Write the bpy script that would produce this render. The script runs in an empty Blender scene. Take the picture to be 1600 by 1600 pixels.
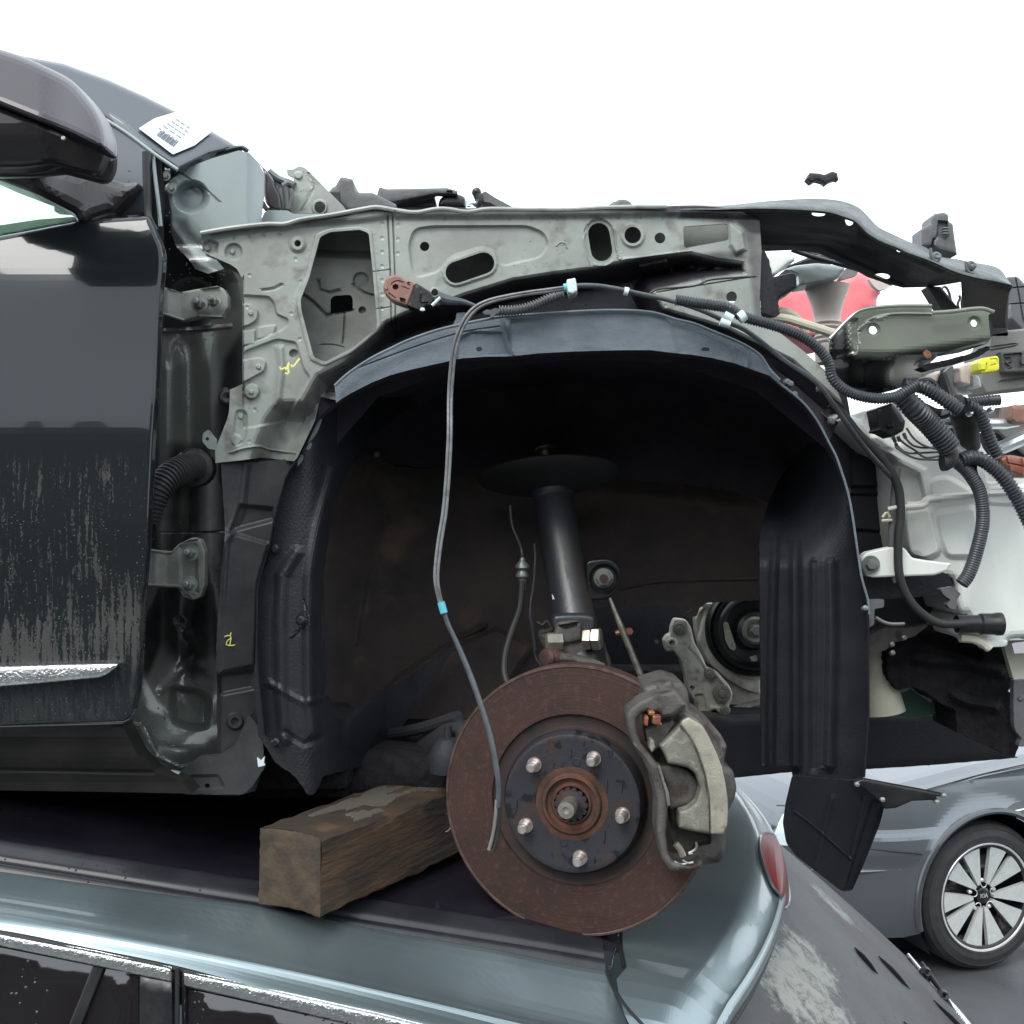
import bpy, bmesh, math, random
import numpy as np
from mathutils import Vector, Matrix
from mathutils.geometry import delaunay_2d_cdt

random.seed(4)
rng = np.random.default_rng(4)
scene = bpy.context.scene
C = scene.collection

# ------------------------------------------------------------------ camera, sky, sun, exposure
F = 1716.0          # focal length in photograph pixels (photograph is 1600 wide)
H = 2.03            # height of the lens above the yard
cam_data = bpy.data.cameras.new("camera")
cam_data.sensor_width = 36
cam_data.lens = 36 * F / 1600
cam_data.clip_start = 0.02
cam_data.clip_end = 500
cam = bpy.data.objects.new("camera", cam_data)
cam.location = (0, 0, H)
cam.rotation_euler = (math.radians(90), 0, 0)
C.objects.link(cam)
scene.camera = cam

SUN_EL, SUN_ROT = math.radians(48), math.radians(-28)
world = bpy.data.worlds.new("World")
scene.world = world
world.use_nodes = True
wt = world.node_tree
wt.nodes.clear()
w_out = wt.nodes.new("ShaderNodeOutputWorld")
w_bg = wt.nodes.new("ShaderNodeBackground")
w_sky = wt.nodes.new("ShaderNodeTexSky")
w_sky.sky_type = 'NISHITA'
w_sky.sun_disc = False
w_sky.sun_elevation = SUN_EL
w_sky.sun_rotation = SUN_ROT
w_sky.dust_density = 0.6
w_mix = wt.nodes.new("ShaderNodeMixRGB")
w_mix.inputs[0].default_value = 0.88
w_mix.inputs[2].default_value = (9.9, 10.6, 11.2, 1)      # the closed cloud deck
wt.links.new(w_sky.outputs[0], w_mix.inputs[1])
wt.links.new(w_mix.outputs[0], w_bg.inputs[0])
w_bg.inputs[1].default_value = 0.13
wt.links.new(w_bg.outputs[0], w_out.inputs[0])

sun_data = bpy.data.lights.new("sun", 'SUN')
sun_data.energy = 1.4
sun_data.angle = math.radians(25)
sun_data.color = (1.0, 0.96, 0.9)
sun = bpy.data.objects.new("sun", sun_data)
_sd = Vector((math.sin(SUN_ROT) * math.cos(SUN_EL), math.cos(SUN_ROT) * math.cos(SUN_EL) * -1, math.sin(SUN_EL)))
sun.rotation_euler = _sd.to_track_quat('Z', 'Y').to_euler()
w_sky.sun_rotation = math.atan2(_sd.x, _sd.y)
C.objects.link(sun)

scene.view_settings.view_transform = 'Standard'
scene.view_settings.look = 'None'
scene.view_settings.exposure = 0.74
scene.view_settings.gamma = 1.0
scene.view_settings.use_curve_mapping = False
scene.cycles.max_bounces = 8
scene.cycles.diffuse_bounces = 4
scene.cycles.use_denoising = True

# ------------------------------------------------------------------ helpers
def P(px, py, d):
    return (( px - 800) / F * d, d, H - (py - 800) / F * d)

def zz(ox, oy, s):
    return lambda pts: [(ox + p[0] / s, oy + p[1] / s) + tuple(p[2:]) for p in pts]
Z1 = zz(0, 50, 3.5556); Z2 = zz(220, 220, 4); Z3 = zz(580, 250, 3.2); Z4 = zz(1000, 240, 2.6667)
Z5 = zz(0, 600, 2.2857); Z6 = zz(400, 600, 2.6667); Z7 = zz(680, 950, 3.018); Z8 = zz(1150, 600, 2.909)
ZA = zz(1100, 1100, 3.2); ZE = zz(760, 640, 3.077); ZF = zz(380, 250, 3.077); ZK = zz(960, 1040, 4.705)
ZG = zz(1400, 480, 8); ZH = zz(1180, 370, 6.667); ZI = zz(1400, 300, 8); ZJ = zz(1340, 620, 6.154)
ZL = zz(1340, 900, 5.335); ZM = zz(360, 440, 5.335); ZN = zz(570, 420, 4.571)

def cr(pts, n=6, closed=False):
    """Catmull-Rom through pts (any dimension)."""
    A = np.array(pts, float)
    N = len(A)
    out = []
    rngi = range(N) if closed else range(N - 1)
    for i in rngi:
        if closed:
            p0, p1, p2, p3 = A[(i - 1) % N], A[i], A[(i + 1) % N], A[(i + 2) % N]
        else:
            p1, p2 = A[i], A[i + 1]
            p0 = A[i - 1] if i > 0 else 2 * p1 - p2
            p3 = A[i + 2] if i + 2 < N else 2 * p2 - p1
        for k in range(n):
            t = k / n
            out.append(0.5 * ((2 * p1) + (p2 - p0) * t + (2 * p0 - 5 * p1 + 4 * p2 - p3) * t * t + (3 * p1 - p0 - 3 * p2 + p3) * t ** 3))
    if not closed:
        out.append(A[-1])
    return [tuple(p) for p in out]

def circ(x, y, r, n=20, ry=None):
    ry = ry or r
    return [(x + r * math.cos(2 * math.pi * k / n), y + ry * math.sin(2 * math.pi * k / n)) for k in range(n)]

def slot(x0, y0, x1, y1, r, n=9):
    a = math.atan2(y1 - y0, x1 - x0)
    o = []
    for k in range(n):
        t = a + math.pi / 2 + math.pi * k / (n - 1)
        o.append((x0 + r * math.cos(t), y0 + r * math.sin(t)))
    for k in range(n):
        t = a - math.pi / 2 + math.pi * k / (n - 1)
        o.append((x1 + r * math.cos(t), y1 + r * math.sin(t)))
    return o

def rnd(pts, r, n=4):
    """round the corners of a polygon with radius about r"""
    A = [np.array(p[:2], float) for p in pts]
    o = []
    N = len(A)
    for i in range(N):
        a, b, c = A[i - 1], A[i], A[(i + 1) % N]
        u, v = a - b, c - b
        lu, lv = np.linalg.norm(u), np.linalg.norm(v)
        q = min(r, lu * .45, lv * .45)
        s, e = b + u / max(lu, 1e-9) * q, b + v / max(lv, 1e-9) * q
        for k in range(n + 1):
            t = k / n
            o.append(tuple((1 - t) ** 2 * s + 2 * t * (1 - t) * b + t * t * e))
    return o

def resample(poly, step, closed=True):
    o = []
    N = len(poly)
    for i in range(N if closed else N - 1):
        a, b = poly[i], poly[(i + 1) % N]
        L = math.hypot(b[0] - a[0], b[1] - a[1])
        k = max(1, int(math.ceil(L / step)))
        for j in range(k):
            t = j / k
            o.append((a[0] + (b[0] - a[0]) * t, a[1] + (b[1] - a[1]) * t))
    if not closed:
        o.append(tuple(poly[-1][:2]))
    q = []
    for p in o:
        if not q or math.hypot(p[0] - q[-1][0], p[1] - q[-1][1]) > step * 0.04:
            q.append(p)
    return q

def inside(P2, poly):
    x, y = P2[:, 0], P2[:, 1]
    r = np.zeros(len(P2), bool)
    N = len(poly)
    for i in range(N):
        x0, y0 = poly[i][0], poly[i][1]
        x1, y1 = poly[(i + 1) % N][0], poly[(i + 1) % N][1]
        if y0 == y1:
            continue
        c = ((y0 > y) != (y1 > y)) & (x < (x1 - x0) * (y - y0) / (y1 - y0) + x0)
        r ^= c
    return r

def dist(P2, poly, closed=True):
    A = np.array([p[:2] for p in poly], float)
    B = np.roll(A, -1, axis=0)
    if not closed:
        A, B = A[:-1], B[:-1]
    best = np.full(len(P2), 1e9)
    for a, b in zip(A, B):
        ab = b - a
        L2 = max(ab @ ab, 1e-12)
        t = np.clip(((P2 - a) @ ab) / L2, 0, 1)
        q = P2 - (a + t[:, None] * ab)
        best = np.minimum(best, np.hypot(q[:, 0], q[:, 1]))
    return best

def sst(t):
    t = np.clip(t, 0, 1)
    return t * t * (3 - 2 * t)

class Area:      # raised (h > 0, towards the viewer, mm) or sunk region with a flank w px wide
    def __init__(s, poly, h, w=3.0, out=0.0):
        s.p, s.h, s.w, s.o = poly, h / 1000, w, out
    def height(s, Q):
        sd = dist(Q, s.p)
        sd = np.where(inside(Q, s.p), -sd, sd)
        return s.h * sst(0.5 - (sd - s.o) / s.w)
    def guide(s, step):
        return [(resample(s.p, max(min(step * .7, s.w), 1.3)), True, s.w / 2)]

class Fade(Area):      # an Area whose height varies with x
    def __init__(s, poly, h, w, out, xs, fs):
        super().__init__(poly, h, w, out); s.xs, s.fs = xs, fs
    def height(s, Q):
        return super().height(Q) * np.interp(Q[:, 0], s.xs, s.fs)

class Bead:      # a pressed line: ridge or groove
    def __init__(s, line, h, w=4.0, closed=False):
        s.p, s.h, s.w, s.c = line, h / 1000, w, closed
    def height(s, Q):
        return s.h * sst(1 - dist(Q, s.p, s.c) / s.w)
    def guide(s, step):
        return [(resample(cr(s.p, 5, s.c) if len(s.p) > 2 and not s.c else s.p, max(min(step * .7, s.w), 1.3), s.c), s.c, s.w)]

def tri_sheet(outline, d, th=0.002, holes=(), feats=(), step=7.0, edge=None, back=None, fn=None, rough=0.0, thdir=None, paint=None):
    """sheet or casting from an outline: triangulated height field with real thickness. -> (V, F)"""
    ostep = step
    out = resample(outline, ostep)
    if rough:
        out = [(x + random.uniform(-rough, rough), y + random.uniform(-rough, rough)) for x, y in out]
    hs = [resample(h, min(ostep, 3.0) if fn is None else ostep) for h in holes]
    pts, edges = [], []
    for ring in [out] + hs:
        b = len(pts)
        pts += ring
        edges += [(b + i, b + (i + 1) % len(ring)) for i in range(len(ring))]
    extra = []
    A = np.array(out)
    x0, y0 = A.min(0); x1, y1 = A.max(0)
    def offs(L, closed, lst, gap):
        L = np.array(L)
        T = np.roll(L, -1, 0) - np.roll(L, 1, 0)
        if not closed:
            T[0] = L[1] - L[0]; T[-1] = L[-1] - L[-2]
        n = np.stack([-T[:, 1], T[:, 0]], 1) / np.maximum(np.hypot(T[:, 0], T[:, 1]), 1e-9)[:, None]
        for o in lst:
            extra.append((L + n * o, gap))
    for f in feats:
        for line, closed, w in f.guide(step):
            lst = [0.0, -w, w] + ([-w * .5, w * .5] if w > 3 else []) + ([-w * .25, w * .25, w * .75, -w * .75] if w > 7 else [])
            offs(line, closed, lst, min(.9, w * .3))
    if edge:
        for s in (-1, 1):
            offs(out, True, [edge[0] * s * q for q in ((.08, .25, .55, 1) if edge[0] > 4 else (.3, 1))], min(.6, edge[0] * .06))
    gx = np.arange(x0 + step / 2, x1, step)
    gy = np.arange(y0 + step / 2, y1, step * .87)
    if len(gx) and len(gy):
        GX, GY = np.meshgrid(gx, gy)
        GX = GX + (np.arange(len(gy)) % 2)[:, None] * step * .5
        extra.append((np.stack([GX.ravel(), GY.ravel()], 1), step * .45))
    cell = {}
    def addp(q, r):
        cx, cy = int(q[0] // step), int(q[1] // step)
        for i in (-1, 0, 1):
            for j in (-1, 0, 1):
                for o in cell.get((cx + i, cy + j), ()):
                    if (o[0] - q[0]) ** 2 + (o[1] - q[1]) ** 2 < r * r:
                        return
        cell.setdefault((cx, cy), []).append(q)
        pts.append(q)
    for G, gap in extra:
        k = inside(G, out)
        for h in hs:
            k &= ~inside(G, h)
        G = G[k]
        if not len(G):
            continue
        k = dist(G, out) > gap
        for h in hs:
            k &= dist(G, h) > gap
        for q in G[k]:
            addp((float(q[0]), float(q[1])), gap * (1.25 if gap == step * .45 else 1))
    scale = max(x1 - x0, y1 - y0)
    v, e, f, *_ = delaunay_2d_cdt([Vector(p) for p in pts], edges, [], 0, scale * 1e-6)
    Q = np.array([tuple(p) for p in v])
    T = np.array([list(t) for t in f if len(t) == 3])
    cen = Q[T].mean(1)
    k = inside(cen, out)
    for h in hs:
        k &= ~inside(cen, h)
    T = T[k]
    a, b, c = Q[T[:, 0]], Q[T[:, 1]], Q[T[:, 2]]
    ar = (b[:, 0] - a[:, 0]) * (c[:, 1] - a[:, 1]) - (b[:, 1] - a[:, 1]) * (c[:, 0] - a[:, 0])
    T = T[np.abs(ar) > 1e-12]; ar = ar[np.abs(ar) > 1e-12]
    flip = ar > 0 if fn is None else ar < 0
    T[flip] = T[flip][:, ::-1]
    hgt = np.zeros(len(Q))
    for ft in feats:
        hgt = hgt + ft.height(Q)
    if edge:
        de = dist(Q, out)
        t = np.clip(1 - de / edge[0], 0, 1)
        hgt = hgt - edge[1] / 1000 * (1 - np.sqrt(np.clip(1 - t * t, 0, 1)))
    if fn is None:
        D = (d(Q[:, 0], Q[:, 1]) if callable(d) else np.full(len(Q), float(d))) - hgt
        V = np.stack([(Q[:, 0] - 800) / F * D, D, H - (Q[:, 1] - 800) / F * D], 1)
        off = np.array([0, th, 0]) if thdir is None else np.array(thdir, float) * th
    else:
        V = fn(Q[:, 0], Q[:, 1], hgt)
        off = np.array(thdir, float) * th
    V = [tuple(p) for p in V]
    Fc = [tuple(int(i) for i in t) for t in T]
    if th > 0:
        cnt = {}
        for t in Fc:
            for i in range(3):
                ed = (t[i], t[(i + 1) % 3])
                cnt[ed] = cnt.get(ed, 0) + 1
        be = [ed for ed in cnt if (ed[1], ed[0]) not in cnt]
        m = {}
        for ed in be:
            for q in ed:
                if q not in m:
                    m[q] = len(V)
                    V.append(V[q])
                    V.append(tuple(np.array(V[q]) + off))
        for a_, b_ in be:
            Fc.append((m[a_], m[a_] + 1, m[b_] + 1, m[b_]))
        if back or (back is None and len(T) < 2500):
            base = len(V)
            nf = len(Q)
            V += [tuple(np.array(V[i]) + off) for i in range(nf)]
            Fc += [(t[2] + base, t[1] + base, t[0] + base) for t in [tuple(int(i) for i in t) for t in T]]
    if paint:
        w = np.zeros(len(Q))
        for ft in paint:
            w = np.maximum(w, ft.height(Q) * 1000)
        return V, Fc, [float(t) for t in w] + [0.0] * (len(V) - len(Q))
    return V, Fc

def dlin(*stops, axis=1, k=15):
    """depth as a piecewise-linear smooth function of y (axis=1) or x (axis=0)"""
    xs = [s[0] for s in stops]; ds = [s[1] for s in stops]
    fx = np.linspace(xs[0], xs[-1], 400)
    fy = np.interp(fx, xs, ds)
    fy = np.convolve(np.pad(fy, (k, k), 'edge'), np.ones(2 * k + 1) / (2 * k + 1), 'valid')
    return lambda X, Y: np.interp(Y if axis else X, fx, fy)

def frames(Pn):
    T = np.gradient(Pn, axis=0)
    T /= np.maximum(np.linalg.norm(T, axis=1), 1e-12)[:, None]
    n = np.cross(T[0], [0, 0, 1.0])
    if np.linalg.norm(n) < .1:
        n = np.cross(T[0], [1.0, 0, 0])
    n /= np.linalg.norm(n)
    N = []
    for t in T:
        n = n - t * (n @ t)
        n /= max(np.linalg.norm(n), 1e-12)
        N.append(n.copy())
    N = np.array(N)
    return T, N, np.cross(T, N)

def tube3(pts, r, n=10, rib=None, caps=True, sub=8, flat=1.0):
    """swept tube through 3-D points. rib=(pitch, amp) makes a corrugated conduit."""
    A = np.array(cr(pts, sub)) if len(pts) > 2 or sub > 1 else np.array(pts, float)
    seg = np.linalg.norm(np.diff(A, axis=0), axis=1)
    s = np.concatenate([[0], np.cumsum(seg)])
    if rib:
        m = max(4, int(s[-1] / (rib[0] / 4)))
    else:
        m = max(3, min(len(A), int(s[-1] / 0.004) + 3))
    u = np.linspace(0, s[-1], m)
    B = np.stack([np.interp(u, s, A[:, k]) for k in range(3)], 1)
    rr = np.interp(np.linspace(0, 1, m), np.linspace(0, 1, len(r)), r) if hasattr(r, '__len__') else np.full(m, float(r))
    if rib:
        ph = (u / rib[0]) % 1.0
        rr = rr + rib[1] * np.where(ph < .5, 1.0, 0.0)
    T, N, Bn = frames(B)
    ang = np.arange(n) * 2 * math.pi / n
    V = (B[:, None, :] + rr[:, None, None] * (np.cos(ang)[None, :, None] * N[:, None, :] * flat + np.sin(ang)[None, :, None] * Bn[:, None, :])).reshape(-1, 3)
    Fc = []
    for i in range(m - 1):
        for j in range(n):
            a = i * n + j; b = i * n + (j + 1) % n
            Fc.append((a, b, b + n, a + n))
    if caps:
        Fc.append(tuple(range(n))[::-1])
        Fc.append(tuple(range((m - 1) * n, m * n)))
    return [tuple(p) for p in V], Fc

def tube(pts, r, d=None, **k):
    """pts: (px, py, depth) or (px, py) with common depth d"""
    return tube3([P(p[0], p[1], p[2] if len(p) > 2 else d) for p in pts], r, **k)

def lathe(c, ax, prof, n=40, ref=None, closed=False):
    """prof: (radius, offset along axis) pairs; axis ax; c centre"""
    ax = np.array(ax, float); ax /= np.linalg.norm(ax)
    u = np.cross(ax, [0, 0, 1.0]) if abs(ax[2]) < .9 else np.cross(ax, [0, 1.0, 0])
    u /= np.linalg.norm(u); v = np.cross(ax, u)
    c = np.array(c, float)
    V, Fc = [], []
    for r, t in prof:
        for k in range(n):
            a = 2 * math.pi * k / n
            V.append(tuple(c + ax * t + r * (math.cos(a) * u + math.sin(a) * v)))
    m = len(prof)
    for i in range(m - 1):
        for k in range(n):
            a = i * n + k; b = i * n + (k + 1) % n
            Fc.append((a, b, b + n, a + n))
    if closed:
        for k in range(n):
            a = (m - 1) * n + k; b = (m - 1) * n + (k + 1) % n
            Fc.append((a, b, (k + 1) % n, k))
    return V, Fc

def box(c, s, rot=(0, 0, 0), bev=0.0, seg=2):
    bm = bmesh.new()
    bmesh.ops.create_cube(bm, size=1)
    for v in bm.verts:
        v.co = Vector((v.co.x * s[0], v.co.y * s[1], v.co.z * s[2]))
    if bev:
        bmesh.ops.bevel(bm, geom=list(bm.edges), offset=bev, segments=seg, affect='EDGES', profile=.5)
    from mathutils import Euler
    M = Matrix.Translation(Vector(c)) @ Euler(rot).to_matrix().to_4x4()
    bm.transform(M)
    V = [tuple(v.co) for v in bm.verts]
    Fc = [tuple(v.index for v in f.verts) for f in bm.faces]
    bm.free()
    return V, Fc

def grid(fn, us, vs):
    V = [tuple(fn(u, v)) for u in us for v in vs]
    m = len(vs)
    Fc = [(i * m + j, (i + 1) * m + j, (i + 1) * m + j + 1, i * m + j + 1) for i in range(len(us) - 1) for j in range(m - 1)]
    return V, Fc

def loft(lines, n=40, sub=4, smooth=True):
    """lines: list of polylines of 3-D points; surface across them"""
    R = []
    for L in lines:
        A = np.array(cr(L, 6)) if smooth and len(L) > 2 else np.array(L, float)
        s = np.concatenate([[0], np.cumsum(np.linalg.norm(np.diff(A, axis=0), axis=1))])
        u = np.linspace(0, s[-1], n)
        R.append(np.stack([np.interp(u, s, A[:, k]) for k in range(3)], 1))
    R = np.array(R)
    rows = []
    for j in range(n):
        col = [tuple(R[i, j]) for i in range(len(lines))]
        rows.append(cr(col, sub) if sub > 1 and len(col) > 2 else col)
    m = len(rows[0])
    V = [tuple(p) for r in rows for p in r]
    Fc = [(i * m + j, i * m + j + 1, (i + 1) * m + j + 1, (i + 1) * m + j) for i in range(n - 1) for j in range(m - 1)]
    return V, Fc

def join(*ds):
    V, Fc = [], []
    for v, f in ds:
        b = len(V)
        V += v
        Fc += [tuple(i + b for i in t) for t in f]
    return V, Fc

def hexhead(c, ax, r, t, washer=0.0, wt_=0.0015, stud=0.0, sl=0.0):
    ps = []
    ax = Vector(ax).normalized()
    c = Vector(c)
    if washer:
        ps.append(lathe(c, ax, [(0, 0), (washer, 0), (washer, wt_), (washer * .5, wt_)], 20))
    h = lathe(c + ax * wt_ * .5, ax, [(r, 0), (r, t * .8), (r * .86, t), (0.0001, t)], 6)
    ps.append(h)
    if stud:
        ps.append(lathe(c + ax * t, ax, [(stud, 0), (stud, sl * .85), (stud * .7, sl), (0.0001, sl)], 12))
    return join(*ps)

def empty(name, loc, label, cat, group=None):
    o = bpy.data.objects.new(name, None)
    o.location = loc
    o.empty_display_size = .1
    C.objects.link(o)
    o['label'] = label; o['category'] = cat
    if group:
        o['group'] = group
    return o

def mk(name, data, mat, parent=None, ang=35, label=None, kind=None, cat=None, me=None, loc=None):
    if me is None:
        me = bpy.data.meshes.new(name)
        me.from_pydata(data[0], [], data[1])
        me.update()
        me.materials.append(mat)
        if len(data) > 2:
            at = me.attributes.new('painted_dark', 'FLOAT', 'POINT')
            at.data.foreach_set('value', data[2])
        me.polygons.foreach_set('use_smooth', [ang != 0] * len(me.polygons))
        if ang:
            me.set_sharp_from_angle(angle=math.radians(ang))
    o = bpy.data.objects.new(name, me)
    C.objects.link(o)
    if parent is not None:
        o.parent = parent
        if parent.type == 'EMPTY':
            o.matrix_parent_inverse = Matrix.Translation(parent.location).inverted()
    if loc is not None:
        o.location = loc
    if label: o['label'] = label
    if kind: o['kind'] = kind
    if cat: o['category'] = cat
    return o

# ------------------------------------------------------------------ materials
def mat(name, col, rough=.5, metal=0.0, col2=None, scale=12.0, thr=(.4, .65), bump=0.0, bscale=200.0, coat=0.0, croug=.05,
        drops=0.0, dscale=260.0, rv=0.0, stretch=None, spec=.5, trans=0.0, col3=None, scale3=60.0, thr3=(.55, .62), sss=0.0, detail=6, dark_col=None):
    m = bpy.data.materials.new(name)
    m.use_nodes = True
    t = m.node_tree
    b = t.nodes['Principled BSDF']
    N = t.nodes.new; L = t.links.new
    b.inputs['Base Color'].default_value = (*col, 1)
    b.inputs['Roughness'].default_value = rough
    b.inputs['Metallic'].default_value = metal
    b.inputs['Specular IOR Level'].default_value = spec
    b.inputs['Coat Weight'].default_value = coat
    b.inputs['Coat Roughness'].default_value = croug
    b.inputs['Transmission Weight'].default_value = trans
    if sss:
        b.inputs['Subsurface Weight'].default_value = sss
        b.inputs['Subsurface Scale'].default_value = 0.01
    tc = N('ShaderNodeTexCoord')
    src = tc.outputs['Object']
    if stretch:
        mp = N('ShaderNodeMapping'); mp.inputs['Scale'].default_value = stretch
        L(src, mp.inputs[0]); src = mp.outputs[0]
    cur = None
    if col2:
        n1 = N('ShaderNodeTexNoise'); n1.inputs['Scale'].default_value = scale; n1.inputs['Detail'].default_value = detail
        n1.inputs['Roughness'].default_value = .62
        L(src, n1.inputs['Vector'])
        mr = N('ShaderNodeMapRange'); mr.inputs[1].default_value = thr[0]; mr.inputs[2].default_value = thr[1]
        L(n1.outputs[0], mr.inputs[0])
        mx = N('ShaderNodeMixRGB'); mx.inputs[1].default_value = (*col, 1); mx.inputs[2].default_value = (*col2, 1)
        L(mr.outputs[0], mx.inputs[0]); cur = mx.outputs[0]
        if rv:
            mrr = N('ShaderNodeMapRange'); mrr.inputs[3].default_value = max(0, rough - rv); mrr.inputs[4].default_value = min(1, rough + rv)
            L(mr.outputs[0], mrr.inputs[0]); L(mrr.outputs[0], b.inputs['Roughness'])
    if col3:
        n3 = N('ShaderNodeTexNoise'); n3.inputs['Scale'].default_value = scale3; n3.inputs['Detail'].default_value = 4
        L(tc.outputs['Object'], n3.inputs['Vector'])
        mr3 = N('ShaderNodeMapRange'); mr3.inputs[1].default_value = thr3[0]; mr3.inputs[2].default_value = thr3[1]
        L(n3.outputs[0], mr3.inputs[0])
        mx3 = N('ShaderNodeMixRGB'); mx3.inputs[1].default_value = (*col, 1); mx3.inputs[2].default_value = (*col3, 1)
        if cur: L(cur, mx3.inputs[1])
        L(mr3.outputs[0], mx3.inputs[0]); cur = mx3.outputs[0]
    if dark_col:  # mixes towards a dark tone; on pillar and bracket it paints in reflections
        an_ = N('ShaderNodeAttribute'); an_.attribute_name = 'painted_dark'
        ns = N('ShaderNodeTexNoise'); ns.inputs['Scale'].default_value = 45; ns.inputs['Detail'].default_value = 8
        L(tc.outputs['Object'], ns.inputs['Vector'])
        a1 = N('ShaderNodeMath'); a1.operation = 'MULTIPLY_ADD'; a1.inputs[1].default_value = .5; L(ns.outputs[0], a1.inputs[0]); L(an_.outputs['Fac'], a1.inputs[2])
        ms = N('ShaderNodeMapRange'); ms.inputs[1].default_value = .45; ms.inputs[2].default_value = 1.15; L(a1.outputs[0], ms.inputs[0])
        mxs = N('ShaderNodeMixRGB'); mxs.inputs[2].default_value = (*dark_col, 1); L(ms.outputs[0], mxs.inputs[0])
        if cur: L(cur, mxs.inputs[1])
        else: mxs.inputs[1].default_value = (*col, 1)
        cur = mxs.outputs[0]
    if cur:
        L(cur, b.inputs['Base Color'])
    nrm = None
    if bump:
        n2 = N('ShaderNodeTexNoise'); n2.inputs['Scale'].default_value = bscale; n2.inputs['Detail'].default_value = 4
        L(tc.outputs['Object'] if not stretch else src, n2.inputs['Vector'])
        bp = N('ShaderNodeBump'); bp.inputs['Strength'].default_value = 1.0; bp.inputs['Distance'].default_value = bump
        L(n2.outputs[0], bp.inputs['Height']); nrm = bp.outputs[0]
    if drops:
        vo = N('ShaderNodeTexVoronoi'); vo.inputs['Scale'].default_value = dscale
        L(tc.outputs['Object'], vo.inputs['Vector'])
        r1 = N('ShaderNodeMapRange'); r1.inputs[1].default_value = .12; r1.inputs[2].default_value = .38; r1.inputs[3].default_value = 1; r1.inputs[4].default_value = 0
        r1.interpolation_type = 'SMOOTHSTEP'
        L(vo.outputs['Distance'], r1.inputs[0])
        sp = N('ShaderNodeSeparateColor'); L(vo.outputs['Color'], sp.inputs[0])
        nz = N('ShaderNodeTexNoise'); nz.inputs['Scale'].default_value = 7; L(tc.outputs['Object'], nz.inputs['Vector'])
        ad = N('ShaderNodeMath'); ad.operation = 'MULTIPLY'; L(sp.outputs[0], ad.inputs[0]); L(nz.outputs[0], ad.inputs[1])
        gt = N('ShaderNodeMath'); gt.operation = 'GREATER_THAN'; gt.inputs[1].default_value = 1 - drops; L(ad.outputs[0], gt.inputs[0])
        ml = N('ShaderNodeMath'); ml.operation = 'MULTIPLY'; L(r1.outputs[0], ml.inputs[0]); L(gt.outputs[0], ml.inputs[1])
        bd = N('ShaderNodeBump'); bd.inputs['Distance'].default_value = 0.0012; bd.inputs['Strength'].default_value = .8
        L(ml.outputs[0], bd.inputs['Height'])
        if nrm: L(nrm, bd.inputs['Normal'])
        nrm = bd.outputs[0]
    if nrm:
        L(nrm, b.inputs['Normal'])
        if coat: L(nrm, b.inputs['Coat Normal'])
    return m

M = {}
M['primer'] = mat('grey_green_primer', (.325, .35, .32), .42, 0, (.235, .25, .225), 9, bump=.0004, bscale=90, coat=.25, croug=.25, col3=(.17, .165, .145), scale3=38, thr3=(.56, .72), drops=.42, dscale=330, dark_col=(.024, .021, .025))
M['primer_dirty'] = mat('dusty_primer', (.23, .25, .225), .55, 0, (.13, .135, .12), 14, bump=.0005, bscale=120)
M['pillar'] = mat('gloss_baked_reflections', (.115, .125, .112), .28, .15, (.075, .08, .075), 6, dark_col=(.014, .014, .015), coat=.7, croug=.08, bump=.0003, bscale=60, drops=.5, dscale=300)
M['pillar_light'] = mat('grey_blue_gloss', (.25, .295, .295), .42, .1, (.22, .26, .26), 8, dark_col=(.02, .02, .022), coat=.6, croug=.1)
M['brace'] = mat('satin_black_overspray', (.03, .032, .034), .45, 0, (.055, .056, .056), 18, bump=.0004, bscale=120, coat=.2)
M['black_paint'] = mat('wet_black_paint', (.022, .027, .032), .14, .55, coat=1, croug=.02)
M['pillar_paint'] = mat('black_paint_satin', (.09, .10, .115), .3, .3, coat=.6, croug=.15, drops=.4)
M['mirror_cap'] = mat('mirror_cap_paint', (.032, .026, .034), .4, .2, coat=.4, croug=.25)
M['mirror_housing'] = mat('mirror_housing_plastic', (.022, .017, .019), .35, 0, bump=.0001, bscale=900, coat=.2)
M['plastic'] = mat('black_plastic', (.009, .010, .014), .5, 0, (.014, .015, .019), 30, bump=.0005, bscale=350)
M['plastic_smooth'] = mat('black_plastic_smooth', (.010, .010, .012), .35, 0, (.02, .02, .02), 40, bump=.0002, bscale=200)
M['liner'] = mat('felted_liner', (.030, .027, .038), .75, 0, (.045, .041, .048), 22, bump=.0008, bscale=420, spec=.3)
M['liner_lip'] = mat('liner_edge_grey', (.115, .14, .165), .6, 0, (.15, .18, .21), 40, bump=.0006, bscale=600, stretch=(1, 1, 2.5))
M['wheelhouse'] = mat('mud_stained_wheelhouse', (.095, .072, .064), .8, 0, (.045, .037, .036), 6, (.38, .68), bump=.0012, bscale=130, col3=(.17, .13, .09), scale3=14, thr3=(.55, .8))
M['wheelhouse_dark'] = mat('underseal', (.016, .017, .021), .7, 0, (.03, .03, .033), 10, bump=.001, bscale=150)
M['rust'] = mat('surface_rust', (.047, .021, .015), .75, .1, (.028, .015, .013), 14, bump=.0003, bscale=900, col3=(.085, .036, .026), scale3=160, thr3=(.52, .8))
M['rust_dark'] = mat('rust_dark', (.045, .026, .022), .7, .2, (.022, .02, .022), 30, bump=.0004, bscale=500)
M['hat'] = mat('disc_hat_steel', (.034, .036, .044), .5, .3, (.07, .034, .024), 26, (.52, .7), bump=.0003, bscale=300, col3=(.012, .012, .015), scale3=60, thr3=(.6, .66))
M['hub_rust'] = mat('hub_rust', (.10, .042, .024), .75, .1, (.04, .024, .018), 45, bump=.0005, bscale=400)
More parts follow.
